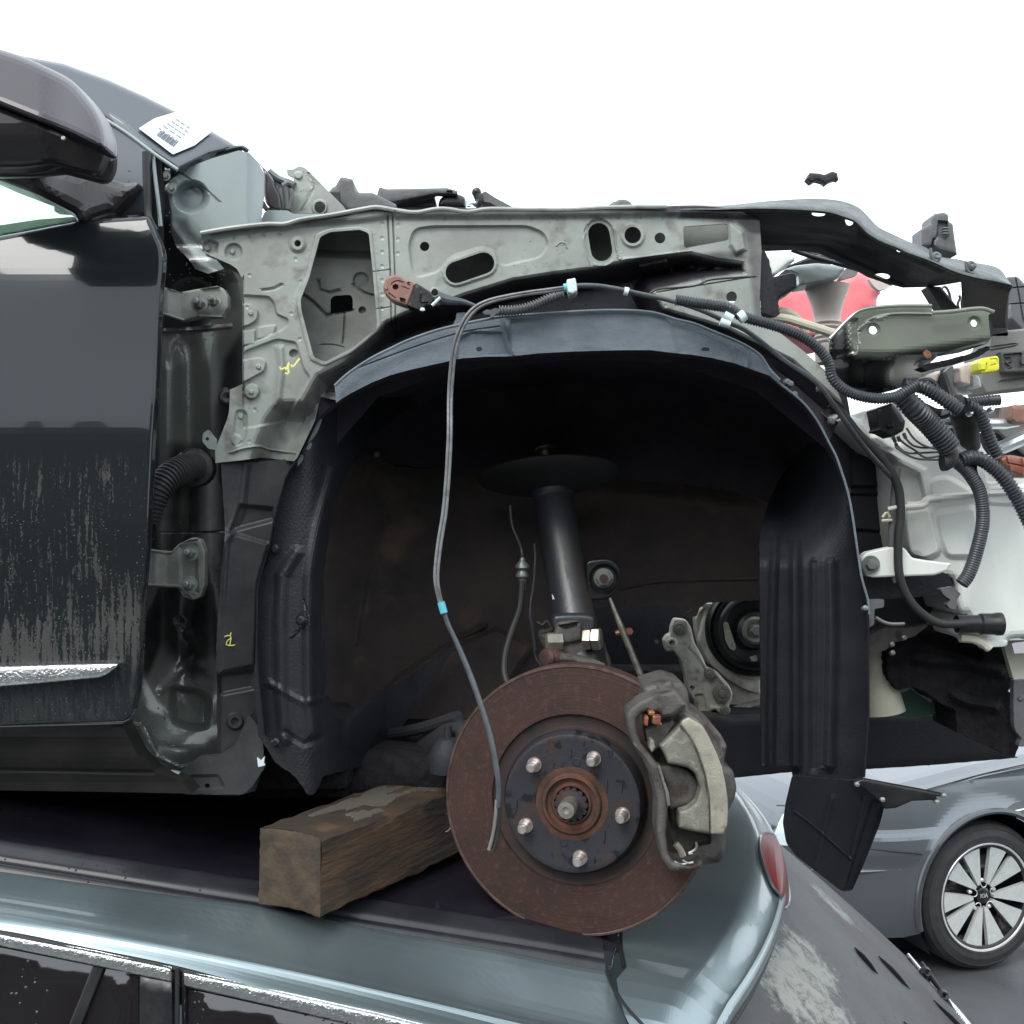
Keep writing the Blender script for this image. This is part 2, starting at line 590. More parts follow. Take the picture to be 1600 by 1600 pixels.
M['zinc'] = mat('zinc_steel', (.42, .40, .36), .4, .8, (.28, .25, .2), 70, bump=.0002, bscale=400)
M['stud'] = mat('wheel_stud_steel', (.8, .74, .7), .3, .85, (.55, .42, .36), 120)
M['bolt'] = mat('painted_bolt', (.25, .27, .25), .35, .4, (.16, .17, .16), 50)
M['cast'] = mat('cast_iron_grey', (.075, .07, .065), .7, .2, (.11, .10, .09), 40, bump=.0007, bscale=350, col3=(.045, .035, .03), scale3=30)
M['alloy'] = mat('cast_aluminium', (.22, .215, .18), .6, .25, (.16, .155, .13), 30, bump=.0006, bscale=420, col3=(.27, .26, .22), scale3=110)
M['alloy_bright'] = mat('machined_aluminium', (.40, .38, .31), .5, .3, (.28, .265, .215), 40, bump=.0005, bscale=420, col3=(.25, .23, .19), scale3=90, thr3=(.6, .68))
M['alloy_dull'] = mat('cast_aluminium_dull', (.22, .215, .19), .6, .3, (.12, .115, .1), 25, bump=.0008, bscale=300)
M['copper'] = mat('rusty_clip', (.5, .22, .13), .4, .7, (.2, .1, .07), 90)
M['strut'] = mat('strut_black_enamel', (.03, .033, .037), .42, .1, (.05, .04, .03), 14, (.5, .7), coat=.35, croug=.3, bump=.0003, bscale=200)
M['rubber'] = mat('black_rubber', (.016, .016, .017), .6, 0, (.024, .023, .023), 60)
M['conduit'] = mat('corrugated_conduit', (.03, .035, .042), .38, 0, (.05, .055, .06), 50)
M['cable'] = mat('grey_cable_sheath', (.07, .08, .09), .35, 0, (.05, .055, .06), 60)
M['tape_cyan'] = mat('cyan_tape', (.10, .42, .5), .45)
M['tape_white'] = mat('white_tape', (.6, .72, .7), .5)
M['brown_plastic'] = mat('brown_connector', (.27, .145, .11), .5, 0, (.19, .1, .08), 60, bump=.0003)
M['orange_plastic'] = mat('orange_brown_connector', (.24, .085, .055), .45)
M['yellow'] = mat('yellow_connector', (.72, .72, .06), .4)
M['pen'] = mat('yellow_paint_marker', (.85, .82, .25), .5)
M['tank'] = mat('translucent_white_tank', (.78, .80, .75), .45, 0, (.69, .72, .68), 8, bump=.0003, bscale=60)
M['tank_tie'] = mat('clear_cable_tie', (.55, .55, .5), .4)
M['paper'] = mat('white_paper', (.62, .66, .70), .6)
M['ink'] = mat('black_ink', (.12, .13, .16), .6)
M['ink_faint'] = mat('faint_ink', (.30, .32, .35), .6)
M['wood'] = mat('wet_timber', (.085, .048, .027), .6, 0, (.035, .026, .02), 9, (.35, .6), bump=.0022, bscale=30, stretch=(1, 1, 6), col3=(.11, .06, .03), scale3=24, thr3=(.55, .75))
M['wood_end'] = mat('timber_end_grain', (.07, .046, .028), .75, 0, (.036, .026, .019), 45, bump=.0012, bscale=180, col3=(.035, .028, .022), scale3=26, thr3=(.55, .7))
M['wood_wet'] = mat('water_on_timber', (.12, .11, .095), .1, 0, spec=.9)
M['silver'] = mat('silver_blue_paint', (.24, .30, .315), .34, .8, (.205, .26, .275), 5, coat=.6, croug=.08, drops=.36, dscale=240)
M['chrome'] = mat('wet_chrome_trim', (.75, .76, .76), .2, 1.0, (.6, .6, .6), 60, bump=.0012, bscale=420)
M['glass_dark'] = mat('tinted_wet_glass', (.012, .010, .012), .07, 0, coat=1, drops=.5, dscale=230, spec=.6)
M['seal'] = mat('rubber_seal', (.012, .012, .013), .5)
M['greypaint'] = mat('grey_metallic_paint', (.14, .155, .17), .33, .65, coat=.8, croug=.05)
M['arch'] = mat('grey_arch_lip', (.07, .075, .085), .3, .4, coat=.6)
M['tyre'] = mat('tyre_rubber', (.022, .022, .024), .7, 0, (.035, .034, .034), 20, bump=.0006, bscale=120)
M['alloywheel'] = mat('machined_alloy', (.78, .80, .77), .3, .5, (.68, .70, .67), 30)
M['wheelblack'] = mat('wheel_pocket_black', (.012, .012, .018), .25, 0, coat=.6)
M['lamp_red'] = mat('red_lamp_lens', (.17, .010, .013), .35, 0, coat=.25, croug=.2, spec=.3)
M['lamp_white'] = mat('headlamp_lens', (.62, .72, .76), .15, .1, coat=1)
M['asphalt'] = mat('wet_asphalt', (.045, .05, .055), .6, 0, (.07, .075, .08), 1.2, bump=.0012, bscale=70, rv=.2)
M['red'] = mat('red_panel', (.78, .17, .19), .6, 0, (.85, .26, .27), 6)
M['funnel'] = mat('filler_neck_plastic', (.60, .52, .48), .5, 0, (.5, .46, .42), 10, sss=.2)
M['grey_plastic'] = mat('grey_plastic', (.12, .125, .13), .5, 0, (.085, .09, .09), 20, bump=.0003)
M['grey_module'] = mat('dusty_grey_module', (.22, .215, .2), .6, 0, (.15, .15, .14), 15, bump=.0003)
M['olive'] = mat('olive_grey_gloss', (.25, .275, .225), .25, .3, (.19, .21, .175), 7, dark_col=(.012, .012, .014), coat=.8, croug=.06)
M['rail'] = mat('front_rail_black', (.032, .030, .036), .5, 0, (.05, .048, .05), 14, bump=.0005, bscale=200)
M['rail_top'] = mat('front_rail_flange', (.11, .125, .125), .5, .1, (.06, .07, .068), 50, (.4, .6), bump=.0008, bscale=160)
M['green'] = mat('green_card', (.045, .11, .075), .6)
M['cream'] = mat('cream_plastic', (.62, .6, .47), .5, 0, (.5, .48, .38), 12)
M['tube_alu'] = mat('bare_aluminium_pipe', (.72, .78, .80), .3, .8)
M['insul'] = mat('torn_black_insulation', (.010, .009, .011), .9, 0, (.02, .019, .021), 60, bump=.004, bscale=90, spec=.2)
M['backdrop'] = mat('dark_backdrop', (.028, .032, .022), .9, 0, (.05, .055, .035), .8)

# window glass of the upper car: thin pale green tint
mg = bpy.data.materials.new('door_window_glass'); mg.use_nodes = True
_b = mg.node_tree.nodes['Principled BSDF']
_b.inputs['Base Color'].default_value = (.55, .76, .62, 1); _b.inputs['Roughness'].default_value = .03
_b.inputs['Transmission Weight'].default_value = .92; _b.inputs['IOR'].default_value = 1.02
M['glass'] = mg

# black door paint under dew: a dull film of fine mist cut by clean vertical runs
def door_material():
    m = bpy.data.materials.new('dewy_black_door_paint'); m.use_nodes = True
    t = m.node_tree; N = t.nodes.new; L = t.links.new
    b = t.nodes['Principled BSDF']
    tc = N('ShaderNodeTexCoord'); sx = N('ShaderNodeSeparateXYZ'); L(tc.outputs['Object'], sx.inputs[0])
    def rng_(v, a, b_, c=0., d=1., smooth=True):
        r = N('ShaderNodeMapRange'); r.inputs[1].default_value = a; r.inputs[2].default_value = b_; r.inputs[3].default_value = c; r.inputs[4].default_value = d
        if smooth: r.interpolation_type = 'SMOOTHSTEP'
        L(v, r.inputs[0]); return r.outputs[0]
    def math_(op, a, b_=None, c=None):
        n = N('ShaderNodeMath'); n.operation = op
        for i, q in enumerate((a, b_)):
            if q is None: continue
            if isinstance(q, (int, float)): n.inputs[i].default_value = q
            else: L(q, n.inputs[i])
        return n.outputs[0]
    def noise(scale, st=None, det=3, dist_=0):
        n = N('ShaderNodeTexNoise'); n.inputs['Scale'].default_value = scale; n.inputs['Detail'].default_value = det; n.inputs['Distortion'].default_value = dist_
        if st:
            mp = N('ShaderNodeMapping'); mp.inputs['Scale'].default_value = st; L(tc.outputs['Object'], mp.inputs[0]); L(mp.outputs[0], n.inputs['Vector'])
        else: L(tc.outputs['Object'], n.inputs['Vector'])
        return n.outputs[0]
    z = sx.outputs[2]
    zone = rng_(z, 2.10, 2.06)                      # mist film lies on the lower half of the door
    low = rng_(z, 1.81, 1.835)
    zone = math_('MULTIPLY', zone, rng_(z, 1.855, 1.875, .45, 1.0))
    streak = noise(240, (1, 1, .075), 4, .35)
    fine = noise(600, (1, 1, .5), 3)
    cl = noise(14, (1, 1, .6), 3)
    s = math_('ADD', streak, math_('MULTIPLY', math_('SUBTRACT', fine, .5), .55))
    s = math_('ADD', s, math_('MULTIPLY', math_('SUBTRACT', cl, .5), .5))
    film = math_('MULTIPLY', rng_(math_('ADD', s, rng_(z, 1.99, 1.90, -.11, .045)), .47, .59), zone)
    film = math_('MULTIPLY', film, rng_(z, 1.795, 1.815))
    mx = N('ShaderNodeMixRGB'); mx.inputs[1].default_value = (.018, .022, .025, 1); mx.inputs[2].default_value = (.058, .060, .056, 1)
    L(film, mx.inputs[0]); L(mx.outputs[0], b.inputs['Base Color'])
    L(rng_(film, 0, 1, .13, .55, False), b.inputs['Roughness'])
    b.inputs['Metallic'].default_value = .2
    b.inputs['Specular IOR Level'].default_value = .15
    b.inputs['Coat Weight'].default_value = .6; b.inputs['Coat Roughness'].default_value = .025
    L(rng_(film, 0, 1, .5, .15, False), b.inputs['Coat Weight'])
    vo = N('ShaderNodeTexVoronoi'); vo.inputs['Scale'].default_value = 330; L(tc.outputs['Object'], vo.inputs['Vector'])
    sp = N('ShaderNodeSeparateColor'); L(vo.outputs['Color'], sp.inputs[0])
    dr = math_('MULTIPLY', rng_(vo.outputs['Distance'], .1, .36, 1, 0), math_('GREATER_THAN', sp.outputs[0], .80))
    dr = math_('MULTIPLY', dr, rng_(z, 2.09, 1.95))
    hsum = math_('ADD', math_('MULTIPLY', film, .10), dr)
    bd = N('ShaderNodeBump'); bd.inputs['Distance'].default_value = .0006; bd.inputs['Strength'].default_value = .8
    L(hsum, bd.inputs['Height']); L(bd.outputs[0], b.inputs['Normal']); L(bd.outputs[0], b.inputs['Coat Normal'])
    return m
M['door'] = door_material()

# grimy rear window glass: brown film, with pale lichen-like scum in two patches
def rear_glass():
    m = mat('grimy_rear_glass', (.050, .052, .053), .5, 0, (.026, .018, .017), 4.0, (.42, .6), coat=.08, croug=.3, spec=.3, drops=.5, dscale=150, bump=.0012, bscale=30)
    t = m.node_tree; N = t.nodes.new; L = t.links.new
    b = t.nodes['Principled BSDF']
    old = b.inputs['Base Color'].links[0].from_socket
    tc = N('ShaderNodeTexCoord')
    def fall(c, r):
        d = N('ShaderNodeVectorMath'); d.operation = 'DISTANCE'; d.inputs[1].default_value = c; L(tc.outputs['Object'], d.inputs[0])
        q = N('ShaderNodeMapRange'); q.inputs[1].default_value = r; q.inputs[2].default_value = r * .3; q.interpolation_type = 'SMOOTHSTEP'; L(d.outputs['Value'], q.inputs[0])
        return q.outputs[0]
    fs = [fall(P(1225, 1555, 1.42), .17), fall(P(1265, 1500, 1.5), .10), fall(P(1290, 1425, 1.85), .09)]
    mx = fs[0]
    for f in fs[1:]:
        q = N('ShaderNodeMath'); q.operation = 'MAXIMUM'; L(mx, q.inputs[0]); L(f, q.inputs[1]); mx = q.outputs[0]
    ns = N('ShaderNodeTexNoise'); ns.inputs['Scale'].default_value = 34; ns.inputs['Detail'].default_value = 12; ns.inputs['Roughness'].default_value = .78; ns.inputs['Distortion'].default_value = .5
    L(tc.outputs['Object'], ns.inputs['Vector'])
    q = N('ShaderNodeMath'); q.operation = 'MULTIPLY_ADD'; q.inputs[1].default_value = .34; L(mx, q.inputs[0]); L(ns.outputs[0], q.inputs[2])
    r = N('ShaderNodeMapRange'); r.inputs[1].default_value = .73; r.inputs[2].default_value = .86; L(q.outputs[0], r.inputs[0])
    mc = N('ShaderNodeMixRGB'); mc.inputs[2].default_value = (.24, .25, .22, 1); L(r.outputs[0], mc.inputs[0]); L(old, mc.inputs[1]); L(mc.outputs[0], b.inputs['Base Color'])
    return m
M['dirty_glass'] = rear_glass()
M['rust_boot'] = mat('perished_boot', (.075, .035, .03), .6, 0, (.03, .02, .02), 40)
M['moulding'] = mat('wet_black_moulding', (.013, .014, .018), .4, 0, (.022, .023, .028), 20, coat=.12, spec=.35, drops=.5, dscale=260)
M['rocker'] = mat('grimy_black_sill', (.009, .009, .008), .6, 0, (.018, .017, .015), 12, spec=.15)

def scored(m, centre, amt=.35, sc=900):
    t = m.node_tree; N = t.nodes.new; L = t.links.new; b = t.nodes['Principled BSDF']
    tc = N('ShaderNodeTexCoord'); d = N('ShaderNodeVectorMath'); d.operation = 'DISTANCE'; d.inputs[1].default_value = centre; L(tc.outputs['Object'], d.inputs[0])
    n = N('ShaderNodeTexNoise'); n.noise_dimensions = '1D'; n.inputs['Scale'].default_value = sc; n.inputs['Detail'].default_value = 3; L(d.outputs['Value'], n.inputs['W'])
    r = N('ShaderNodeMapRange'); r.inputs[1].default_value = .3; r.inputs[2].default_value = .7; r.inputs[3].default_value = 1 - amt; r.inputs[4].default_value = 1 + amt; L(n.outputs[0], r.inputs[0])
    mx = N('ShaderNodeVectorMath'); mx.operation = 'SCALE'; old = b.inputs['Base Color'].links[0].from_socket; L(old, mx.inputs[0]); L(r.outputs[0], mx.inputs['Scale']); L(mx.outputs[0], b.inputs['Base Color'])
    bp = N('ShaderNodeBump'); bp.inputs['Distance'].default_value = .0002; L(n.outputs[0], bp.inputs['Height'])
    if b.inputs['Normal'].links: L(b.inputs['Normal'].links[0].from_socket, bp.inputs['Normal'])
    L(bp.outputs[0], b.inputs['Normal'])
scored(M['rust'], P(898, 1250, 1.225), .22, 700)
M['cable_pale'] = mat('pale_grey_cable', (.16, .165, .17), .35, 0, (.10, .10, .105), 90, (.45, .6))
M['casting'] = mat('bare_engine_casting', (.62, .60, .52), .55, .2, (.42, .40, .34), 25, bump=.0008, bscale=300, col3=(.25, .22, .18), scale3=60, thr3=(.58, .72))
M['lip'] = mat('worn_disc_lip', (.11, .07, .06), .55, .3, (.05, .03, .027), 60)
M['roof_glass'] = mat('wet_black_roof_panel', (.010, .009, .014), .16, 0, (.016, .014, .02), 9, spec=.35, drops=.45, dscale=240)
M['liner_plastic'] = mat('dull_liner_plastic', (.009, .010, .014), .6, 0, (.015, .015, .018), 30, bump=.0005, bscale=350, spec=.25)

# ================================================================== SETTING
V, Fc = grid(lambda u, v: (u, v, 0), np.linspace(-60, 60, 13), np.linspace(-6, 110, 13))
mk('ground', (V, Fc), M['asphalt'], kind='structure')
def backdrop(u, v):
    h = 5.4 * sst((v) / 1.0) * (0.85 + .15 * math.sin(u * .5) + .1 * math.sin(u * 1.3 + 1))
    return (u, -5.5 - v * 3.5, h - .02)
V, Fc = grid(backdrop, np.linspace(-30, 30, 240), np.linspace(0, 1.2, 14))
Va = np.array(V); Va[:, 2] += rng.normal(0, .35, len(Va)) * (Va[:, 2] > .3); Va[:, 1] += rng.normal(0, .08, len(Va))
mk('unseen_backdrop', ([tuple(p) for p in Va], Fc), M['backdrop'], ang=0, kind='structure')  # unseen mound added behind the camera to darken reflections and front light

V, Fc = grid(lambda u, v: (u, 74 + v * 8, 4.6 * sst(v) * (.8 + .2 * math.sin(u * .23)) - .02), np.linspace(-110, 110, 260), np.linspace(0, 1, 10))
Va = np.array(V); Va[:, 2] += rng.normal(0, .3, len(Va)) * (Va[:, 2] > .3)
mk('far_hills', ([tuple(p) for p in Va], Fc), M['backdrop'], ang=0, kind='structure')

# ================================================================== UPPER CAR (stripped, black)
CAR = empty('wrecked_car', (0.0, 1.9, 1.66), 'stripped black car with bare brake disc and open wheel arch stacked on a silver car', 'car')
def part(name, data, m, **k):
    return mk(name, data, M[m], CAR, **k)
def sub(name, data, m, par, **k):
    return mk(name, data, M[m], par, **k)

# ---- door
dd = dlin((200, 1.215), (345, 1.168), (400, 1.156), (470, 1.1445), (540, 1.1375), (595, 1.1345), (610, 1.1325), (632, 1.1285), (645, 1.1278), (760, 1.1255), (870, 1.1245), (915, 1.134), (960, 1.133), (1040, 1.131), (1140, 1.14), k=24)
door_edge = cr([(232, 337), (243, 362), (253, 387), (255, 416), (251, 458), (248, 520), (245, 600), (239, 687), (234, 790), (230, 860), (223, 950), (219, 1037), (212, 1095), (205, 1118)], 4)
top_edge = [(-700, 490), (-300, 420), (0, 369), (60, 358), (125, 345), (180, 340)]
door_poly = top_edge + door_edge + [(192, 1127), (100, 1130), (0, 1134), (-300, 1146), (-700, 1165)]
DOOR = part('door', tri_sheet(door_poly, dd, .012, step=11, edge=(7, 5), back=True), 'door', ang=0)
strip = [(-500, 1050), (-200, 1046), (0, 1041), (60, 1039), (120, 1037), (186, 1036), (184, 1042), (168, 1054), (155, 1059), (60, 1068), (0, 1073), (-200, 1082), (-500, 1092)]
sub('trim_strip', tri_sheet(rnd(strip, 3), 1.118, .014, step=8, edge=(7, 5)), 'chrome', DOOR, ang=50)
# window pane, sail panel, waist seal
sub('window_pane', tri_sheet([(-700, 330), (-700, 486), (-300, 416), (0, 365), (60, 354), (118, 343), (112, 322), (60, 300), (0, 268), (-300, 150)], lambda x, y: 1.205 + (345 - y) * .0003, .004, step=40, edge=None), 'glass', DOOR, ang=0)
sub('inner_window_trim', tri_sheet([(-600, 470), (-200, 402), (0, 366), (60, 355), (120, 343), (124, 338), (60, 343), (0, 352), (-200, 385), (-600, 450)], 1.24, .02, step=30), 'grey_plastic', DOOR)
sail = Z1([(540, 400), (700, 500), (850, 650), (822, 800), (828, 1012), (640, 1024), (600, 1020), (300, 1000), (300, 700)])
sub('sail_panel', tri_sheet(rnd(sail, 4), lambda x, y: 1.222 + (345 - y) * .00004, .01, step=9, edge=(5, 3)), 'pillar_paint', DOOR)
sub('door_seal', tube([(228, 238, 1.2), (229, 290, 1.2), (231, 335, 1.2), (243, 362, 1.19)], .004), 'seal', DOOR)
# door frame strip (dark gap between sail and pillar) 
part('pillar_seal', tri_sheet(Z1([(800, 600), (900, 690), (900, 850), (895, 1050), (900, 1250), (915, 1300), (830, 1300), (830, 1010)]), 1.245, .01, step=10), 'seal')
part('pillar_seal_lip', tube(Z1([(850, 690), (862, 800), (880, 950), (893, 1080)]), .0022, 1.232), 'pillar_light')

# ---- door mirror
MIR = part('door_mirror', tri_sheet(cr(Z1([(-330, 60), (-280, 25), (-180, 40), (0, 95), (110, 130), (250, 190), (400, 270), (500, 380), (560, 480), (592, 600), (565, 648), (400, 570), (200, 490), (0, 410), (-200, 330), (-310, 230)]), 4, True),
        lambda x, y: .985 + .00042 * np.maximum(0, 163 + .42 * x - y) + .05 * sst((x - 60) / 110), .03, step=9, edge=(14, 12), back=True), 'mirror_cap', ang=0)
hous = Z1([(-320, 230), (-200, 322), (0, 402), (200, 482), (400, 562), (568, 640), (592, 640), (590, 720), (560, 782), (520, 800), (300, 740), (120, 760), (-100, 760), (-280, 600)])
sub('mirror_housing', tri_sheet(rnd(hous, 8), lambda x, y: .998 + .05 * sst((x - 60) / 110) + .03 * sst((y - 190) / 90), .03, step=10, edge=(12, 14), back=True), 'mirror_housing', MIR, ang=0)
arm = Z1([(-240, 620), (-100, 650), (120, 700), (280, 722), (400, 755), (540, 792), (620, 820), (700, 842), (765, 835), (780, 850), (740, 910), (690, 970), (640, 1018), (600, 1026), (520, 1052), (470, 1072), (436, 1060), (410, 1012), (330, 970), (210, 910), (0, 830), (-200, 740)])
sub('mirror_arm', tri_sheet(rnd(arm, 4), lambda x, y: 1.09 + .10 * sst((x - 40) / 150) - .0006 * (y - 270) * 0, .04, step=8, edge=(22, 22), back=True), 'mirror_housing', MIR, ang=0)
sub('screw', hexhead(P(100, 217, .985), (0, -1, 0), .002, .002), 'zinc', MIR)

# ---- A pillar with sticker
ap = Z1([(-2000, -400), (-400, 20), (110, 128), (230, 150), (350, 172), (600, 262), (800, 352), (980, 442), (1160, 540), (1330, 640), (1160, 682), (990, 765), (850, 672), (560, 465), (300, 260), (-400, -60)])
APIL = part('windscreen_pillar', tri_sheet(ap, lambda x, y: 1.232 + .0004 * (x - 250) + .0004 * (250 - y), .03, step=9, edge=(8, 8)), 'pillar_paint', ang=0)
for i, ln in enumerate(([(555, 468), (700, 560), (850, 672), (988, 766)],)):
    sub('pillar_trim', tube(Z1(ln), .0022, 1.226), 'pillar_light', APIL)
sub('screen_edge', tube(Z1([(992, 768), (1080, 715), (1180, 680), (1330, 643), (1375, 662)]), .0028, 1.285), 'seal', APIL)
def sticker_d(x, y): return 1.234 + .0004 * (x - 250) + .0004 * (250 - y)
ST = sub('sticker', tri_sheet(rnd(Z1([(770, 535), (860, 478), (980, 443), (1075, 492), (1175, 555), (1080, 630), (960, 680)]), 2), lambda x, y: sticker_d(x, y) - .006, .0006, step=8), 'paper', APIL, ang=0)
bars = []
a = np.array([870, 572.]); b = np.array([965, 638.]); up = np.array([26, -26.])
t = 0
random.seed(11)
while t < 1:
    w = random.choice((.02, .035, .05))
    q0 = a + (b - a) * t; q1 = a + (b - a) * min(1, t + w)
    bars.append(tri_sheet(Z1([tuple(q0), tuple(q1), tuple(q1 + up), tuple(q0 + up)]), lambda x, y: sticker_d(x, y) - .0068, .0003, step=6))
    t += w + random.choice((.02, .03, .045))
sub('barcode', join(*bars), 'ink', ST)
lines = []
for k in range(5):
    p0 = np.array([880 + k * 24, 532 - k * 12.]); p1 = p0 + np.array([120 - k * 8, 82 - k * 6.])
    pr = np.array([3.0, -3.0])
    n = random.randint(3, 5)
    for j in range(n):
        s0 = p0 + (p1 - p0) * (j / n); s1 = p0 + (p1 - p0) * ((j + random.uniform(.5, .85)) / n)
        lines.append(tri_sheet(Z1([tuple(s0), tuple(s1), tuple(s1 + pr), tuple(s0 + pr)]), lambda x, y: sticker_d(x, y) - .0068, .0003, step=6))
sub('small_print', join(*lines), 'ink_faint', ST)

part('pillar_backing', tri_sheet([(215, 200), (262, 225), (300, 262), (300, 330), (220, 330)], 1.305, .004, step=20), 'plastic')
# ---- hinge pillar (dark glossy) and cowl side
pil = [(222, 240), (262, 264), (300, 250), (330, 262), (345, 330), (372, 352), (425, 356), (425, 420), (402, 470), (398, 720), (352, 830), (343, 1010), (348, 1130), (400, 1150), (410, 1200), (398, 1236), (372, 1243), (290, 1240), (276, 1222), (215, 1180), (185, 1125), (205, 900), (212, 600)]
def pil_d(x, y):
    g = np.exp(-((x - 300) / 38.) ** 2) * .022 * sst((y - 400) / 120)
    h = np.exp(-((x - 264) / 22.) ** 2) * .010 * sst((y - 520) / 60) * (1 - sst((y - 690) / 90))
    lowr = np.exp(-(((x - 275) / 50.) ** 2 + ((y - 1010) / 90.) ** 2)) * .035
    bulge = np.exp(-(((x - 290) / 46.) ** 2 + ((y - 1165) / 40.) ** 2)) * .03
    return 1.285 + g * (1 - .6 * sst((y - 1080) / 60)) - h + lowr - bulge
pfe = [Area(circ(258, 274, 11), 6, 5), Area(circ(268, 295, 9), 5, 4),
       Bead(Z5([(445, 1215), (500, 1220), (560, 1330), (640, 1370), (820, 1350), (870, 1290)]), 4, 5),
       Area(rnd(Z5([(615, 1085), (700, 1100), (745, 1120), (745, 1220), (690, 1230), (620, 1200)]), 8), -12, 14),
       Area(circ(*Z5([(840, 1205)])[0], 15), 5, 4), Area(circ(*Z5([(840, 1205)])[0], 6), -8, 2.5),
       Bead(Z5([(580, 1090), (660, 1000), (700, 930), (640, 850)]), 3, 12),
       Bead(Z5([(575, 530), (760, 528), (860, 520)]), -1.2, 2),
       Bead(Z2([(145, 1190), (350, 1180), (560, 1160)]), 2, 5),
       Area(circ(*Z5([(690, 300)])[0], 30), 3, 4), Area(circ(*Z2([(540, 1600)])[0], 13), 5, 4)]
hpp = [Area([(325, 700), (350, 560), (400, 480), (430, 480), (430, 1300), (380, 1100), (330, 1020)], 1, 20), Area([(240, 330), (330, 380), (350, 450), (330, 520), (240, 520)], 1, 30), Area([(262, 690), (330, 690), (335, 1060), (290, 1060), (250, 1000)], .85, 30), Area([(215, 640), (245, 560), (255, 1000), (215, 1100)], .9, 14)]  # dark reflections and the door's shade, painted into the pillar colour
HP = part('hinge_pillar', tri_sheet(pil, pil_d, .003, feats=pfe, step=3.6, paint=hpp), 'pillar', ang=0)
cow = Z2([(255, 195), (275, 180), (350, 145), (450, 108), (540, 82), (612, 60), (680, 76), (735, 135), (768, 200), (770, 330), (752, 470), (756, 508), (800, 512), (700, 530), (560, 548), (400, 570), (385, 640), (385, 690), (470, 740), (520, 800), (420, 830), (340, 800), (300, 740), (220, 660), (185, 560), (188, 450), (170, 330), (150, 270)])
cfe = [Area(Z2(circ(315, 350, 95, 24, 88)), -16, 12), Bead(Z2([(240, 190), (330, 260), (400, 300), (490, 380)]), -2.5, 2.5),
       Area(circ(*Z2([(160, 222)])[0], 9), 5, 5), Area(circ(*Z2([(195, 298)])[0], 10), 4, 3), Area(circ(*Z2([(195, 298)])[0], 3.4), -5, 2),
       Area(Z2([(120, 430), (260, 480), (330, 560), (420, 640), (500, 820), (100, 900)]), -3, 26)]
cpp = [Area(Z2([(130, 150), (185, 380), (200, 520), (280, 640), (360, 760), (480, 830), (100, 900)]), 1, 10), Area(Z2([(205, 480), (290, 480), (330, 560), (420, 640), (380, 700), (300, 640), (220, 560)]), .75, 18), Area(Z2([(320, 270), (380, 280), (400, 330), (300, 350), (260, 330)]), .6, 12)]  # darker down the left side and in the round dish
def cow_d(x, y): return 1.262 + .035 * sst((x - 385) / 45) - .01 * sst((y - 380) / 30)
COW = part('cowl_side_panel', tri_sheet(cow, cow_d, .003, feats=cfe, step=3.6, paint=cpp), 'pillar_light', ang=0)
for q, r in (((158, 222), 3.2), ((195, 298), 3.0)):
    sub('bolt', hexhead(P(*Z2([q])[0], 1.25), (0, -1, 0), .0032, .003, washer=.0055), 'bolt', COW)
# hinges
def hinge(poly, d, bolts, feats):
    h = part('door_hinge', tri_sheet(rnd(poly, 3), d, .012, feats=feats, step=4.5, edge=(3, 2.5)), 'primer_dirty', ang=0)
    for (x, y, r) in bolts:
        sub('bolt', hexhead(P(x, y, 1.232), (-.15, -1, .1), r * .00074, .007, washer=r * .00115, stud=r * .0004, sl=.007), 'bolt', h)
    return h
hinge(Z2([(60, 900), (150, 915), (250, 945), (390, 920), (480, 905), (520, 925), (545, 970), (545, 1040), (505, 1105), (380, 1098), (265, 1125), (130, 1078), (60, 1060)]),
      lambda x, y: 1.243 - .012 * sst((285 - x) / 25), [(*Z2([(370, 1018)])[0], 9), (*Z2([(460, 1003)])[0], 8)],
      [Bead(Z2([(148, 905), (200, 930), (255, 940)]), 5, 3), Bead(Z2([(385, 918), (490, 905)]), 6, 3.5), Bead(Z2([(130, 1080), (265, 1120)]), 5, 3), Bead(Z2([(375, 1100), (505, 1100)]), 5, 3)])
hinge(Z5([(440, 585), (525, 590), (610, 600), (640, 570), (690, 547), (718, 556), (734, 600), (732, 720), (716, 762), (690, 772), (655, 760), (638, 728), (585, 726), (525, 720), (440, 720)]),
      lambda x, y: 1.242 - .010 * sst((262 - x) / 20), [(*Z5([(684, 603)])[0], 8), (*Z5([(680, 716)])[0], 8)],
      [Bead(Z5([(525, 592), (610, 602), (650, 562), (705, 552)]), 4, 3), Bead(Z5([(525, 718), (640, 724), (690, 766)]), 4, 3), Area(Z5([(640, 580), (700, 575), (705, 745), (650, 740)]), -3, 6)])
# loom grommet between door and pillar
GR = part('wiring_grommet', tube([(232, 815, 1.20), (240, 785, 1.20), (250, 762, 1.205), (268, 742, 1.22), (290, 732, 1.245), (306, 731, 1.262)], [.011, .0125, .0135, .0145, .015], rib=(.0042, .0022), n=20), 'rubber', ang=50)
sub('grommet_flange', lathe(P(306, 731, 1.262), (-.1, -1, .05), [(.021, -.01), (.021, .002), (.016, .006), (.013, .006)], 28), 'rubber', GR)
part('drain_plug', lathe(P(*Z5([(815, 48)])[0], 1.262), (0, -1, 0), [(0.009, -.004), (.009, .002), (.006, .004), (.003, .003), (.0001, 0)], 20), 'rubber')
part('mounting_tab', tri_sheet(rnd(Z5([(725, 175), (745, 162), (775, 200), (772, 235), (745, 232), (722, 205)]), 3), 1.255, .002, holes=[circ(*Z5([(740, 196)])[0], 3, 10)], step=4), 'primer')

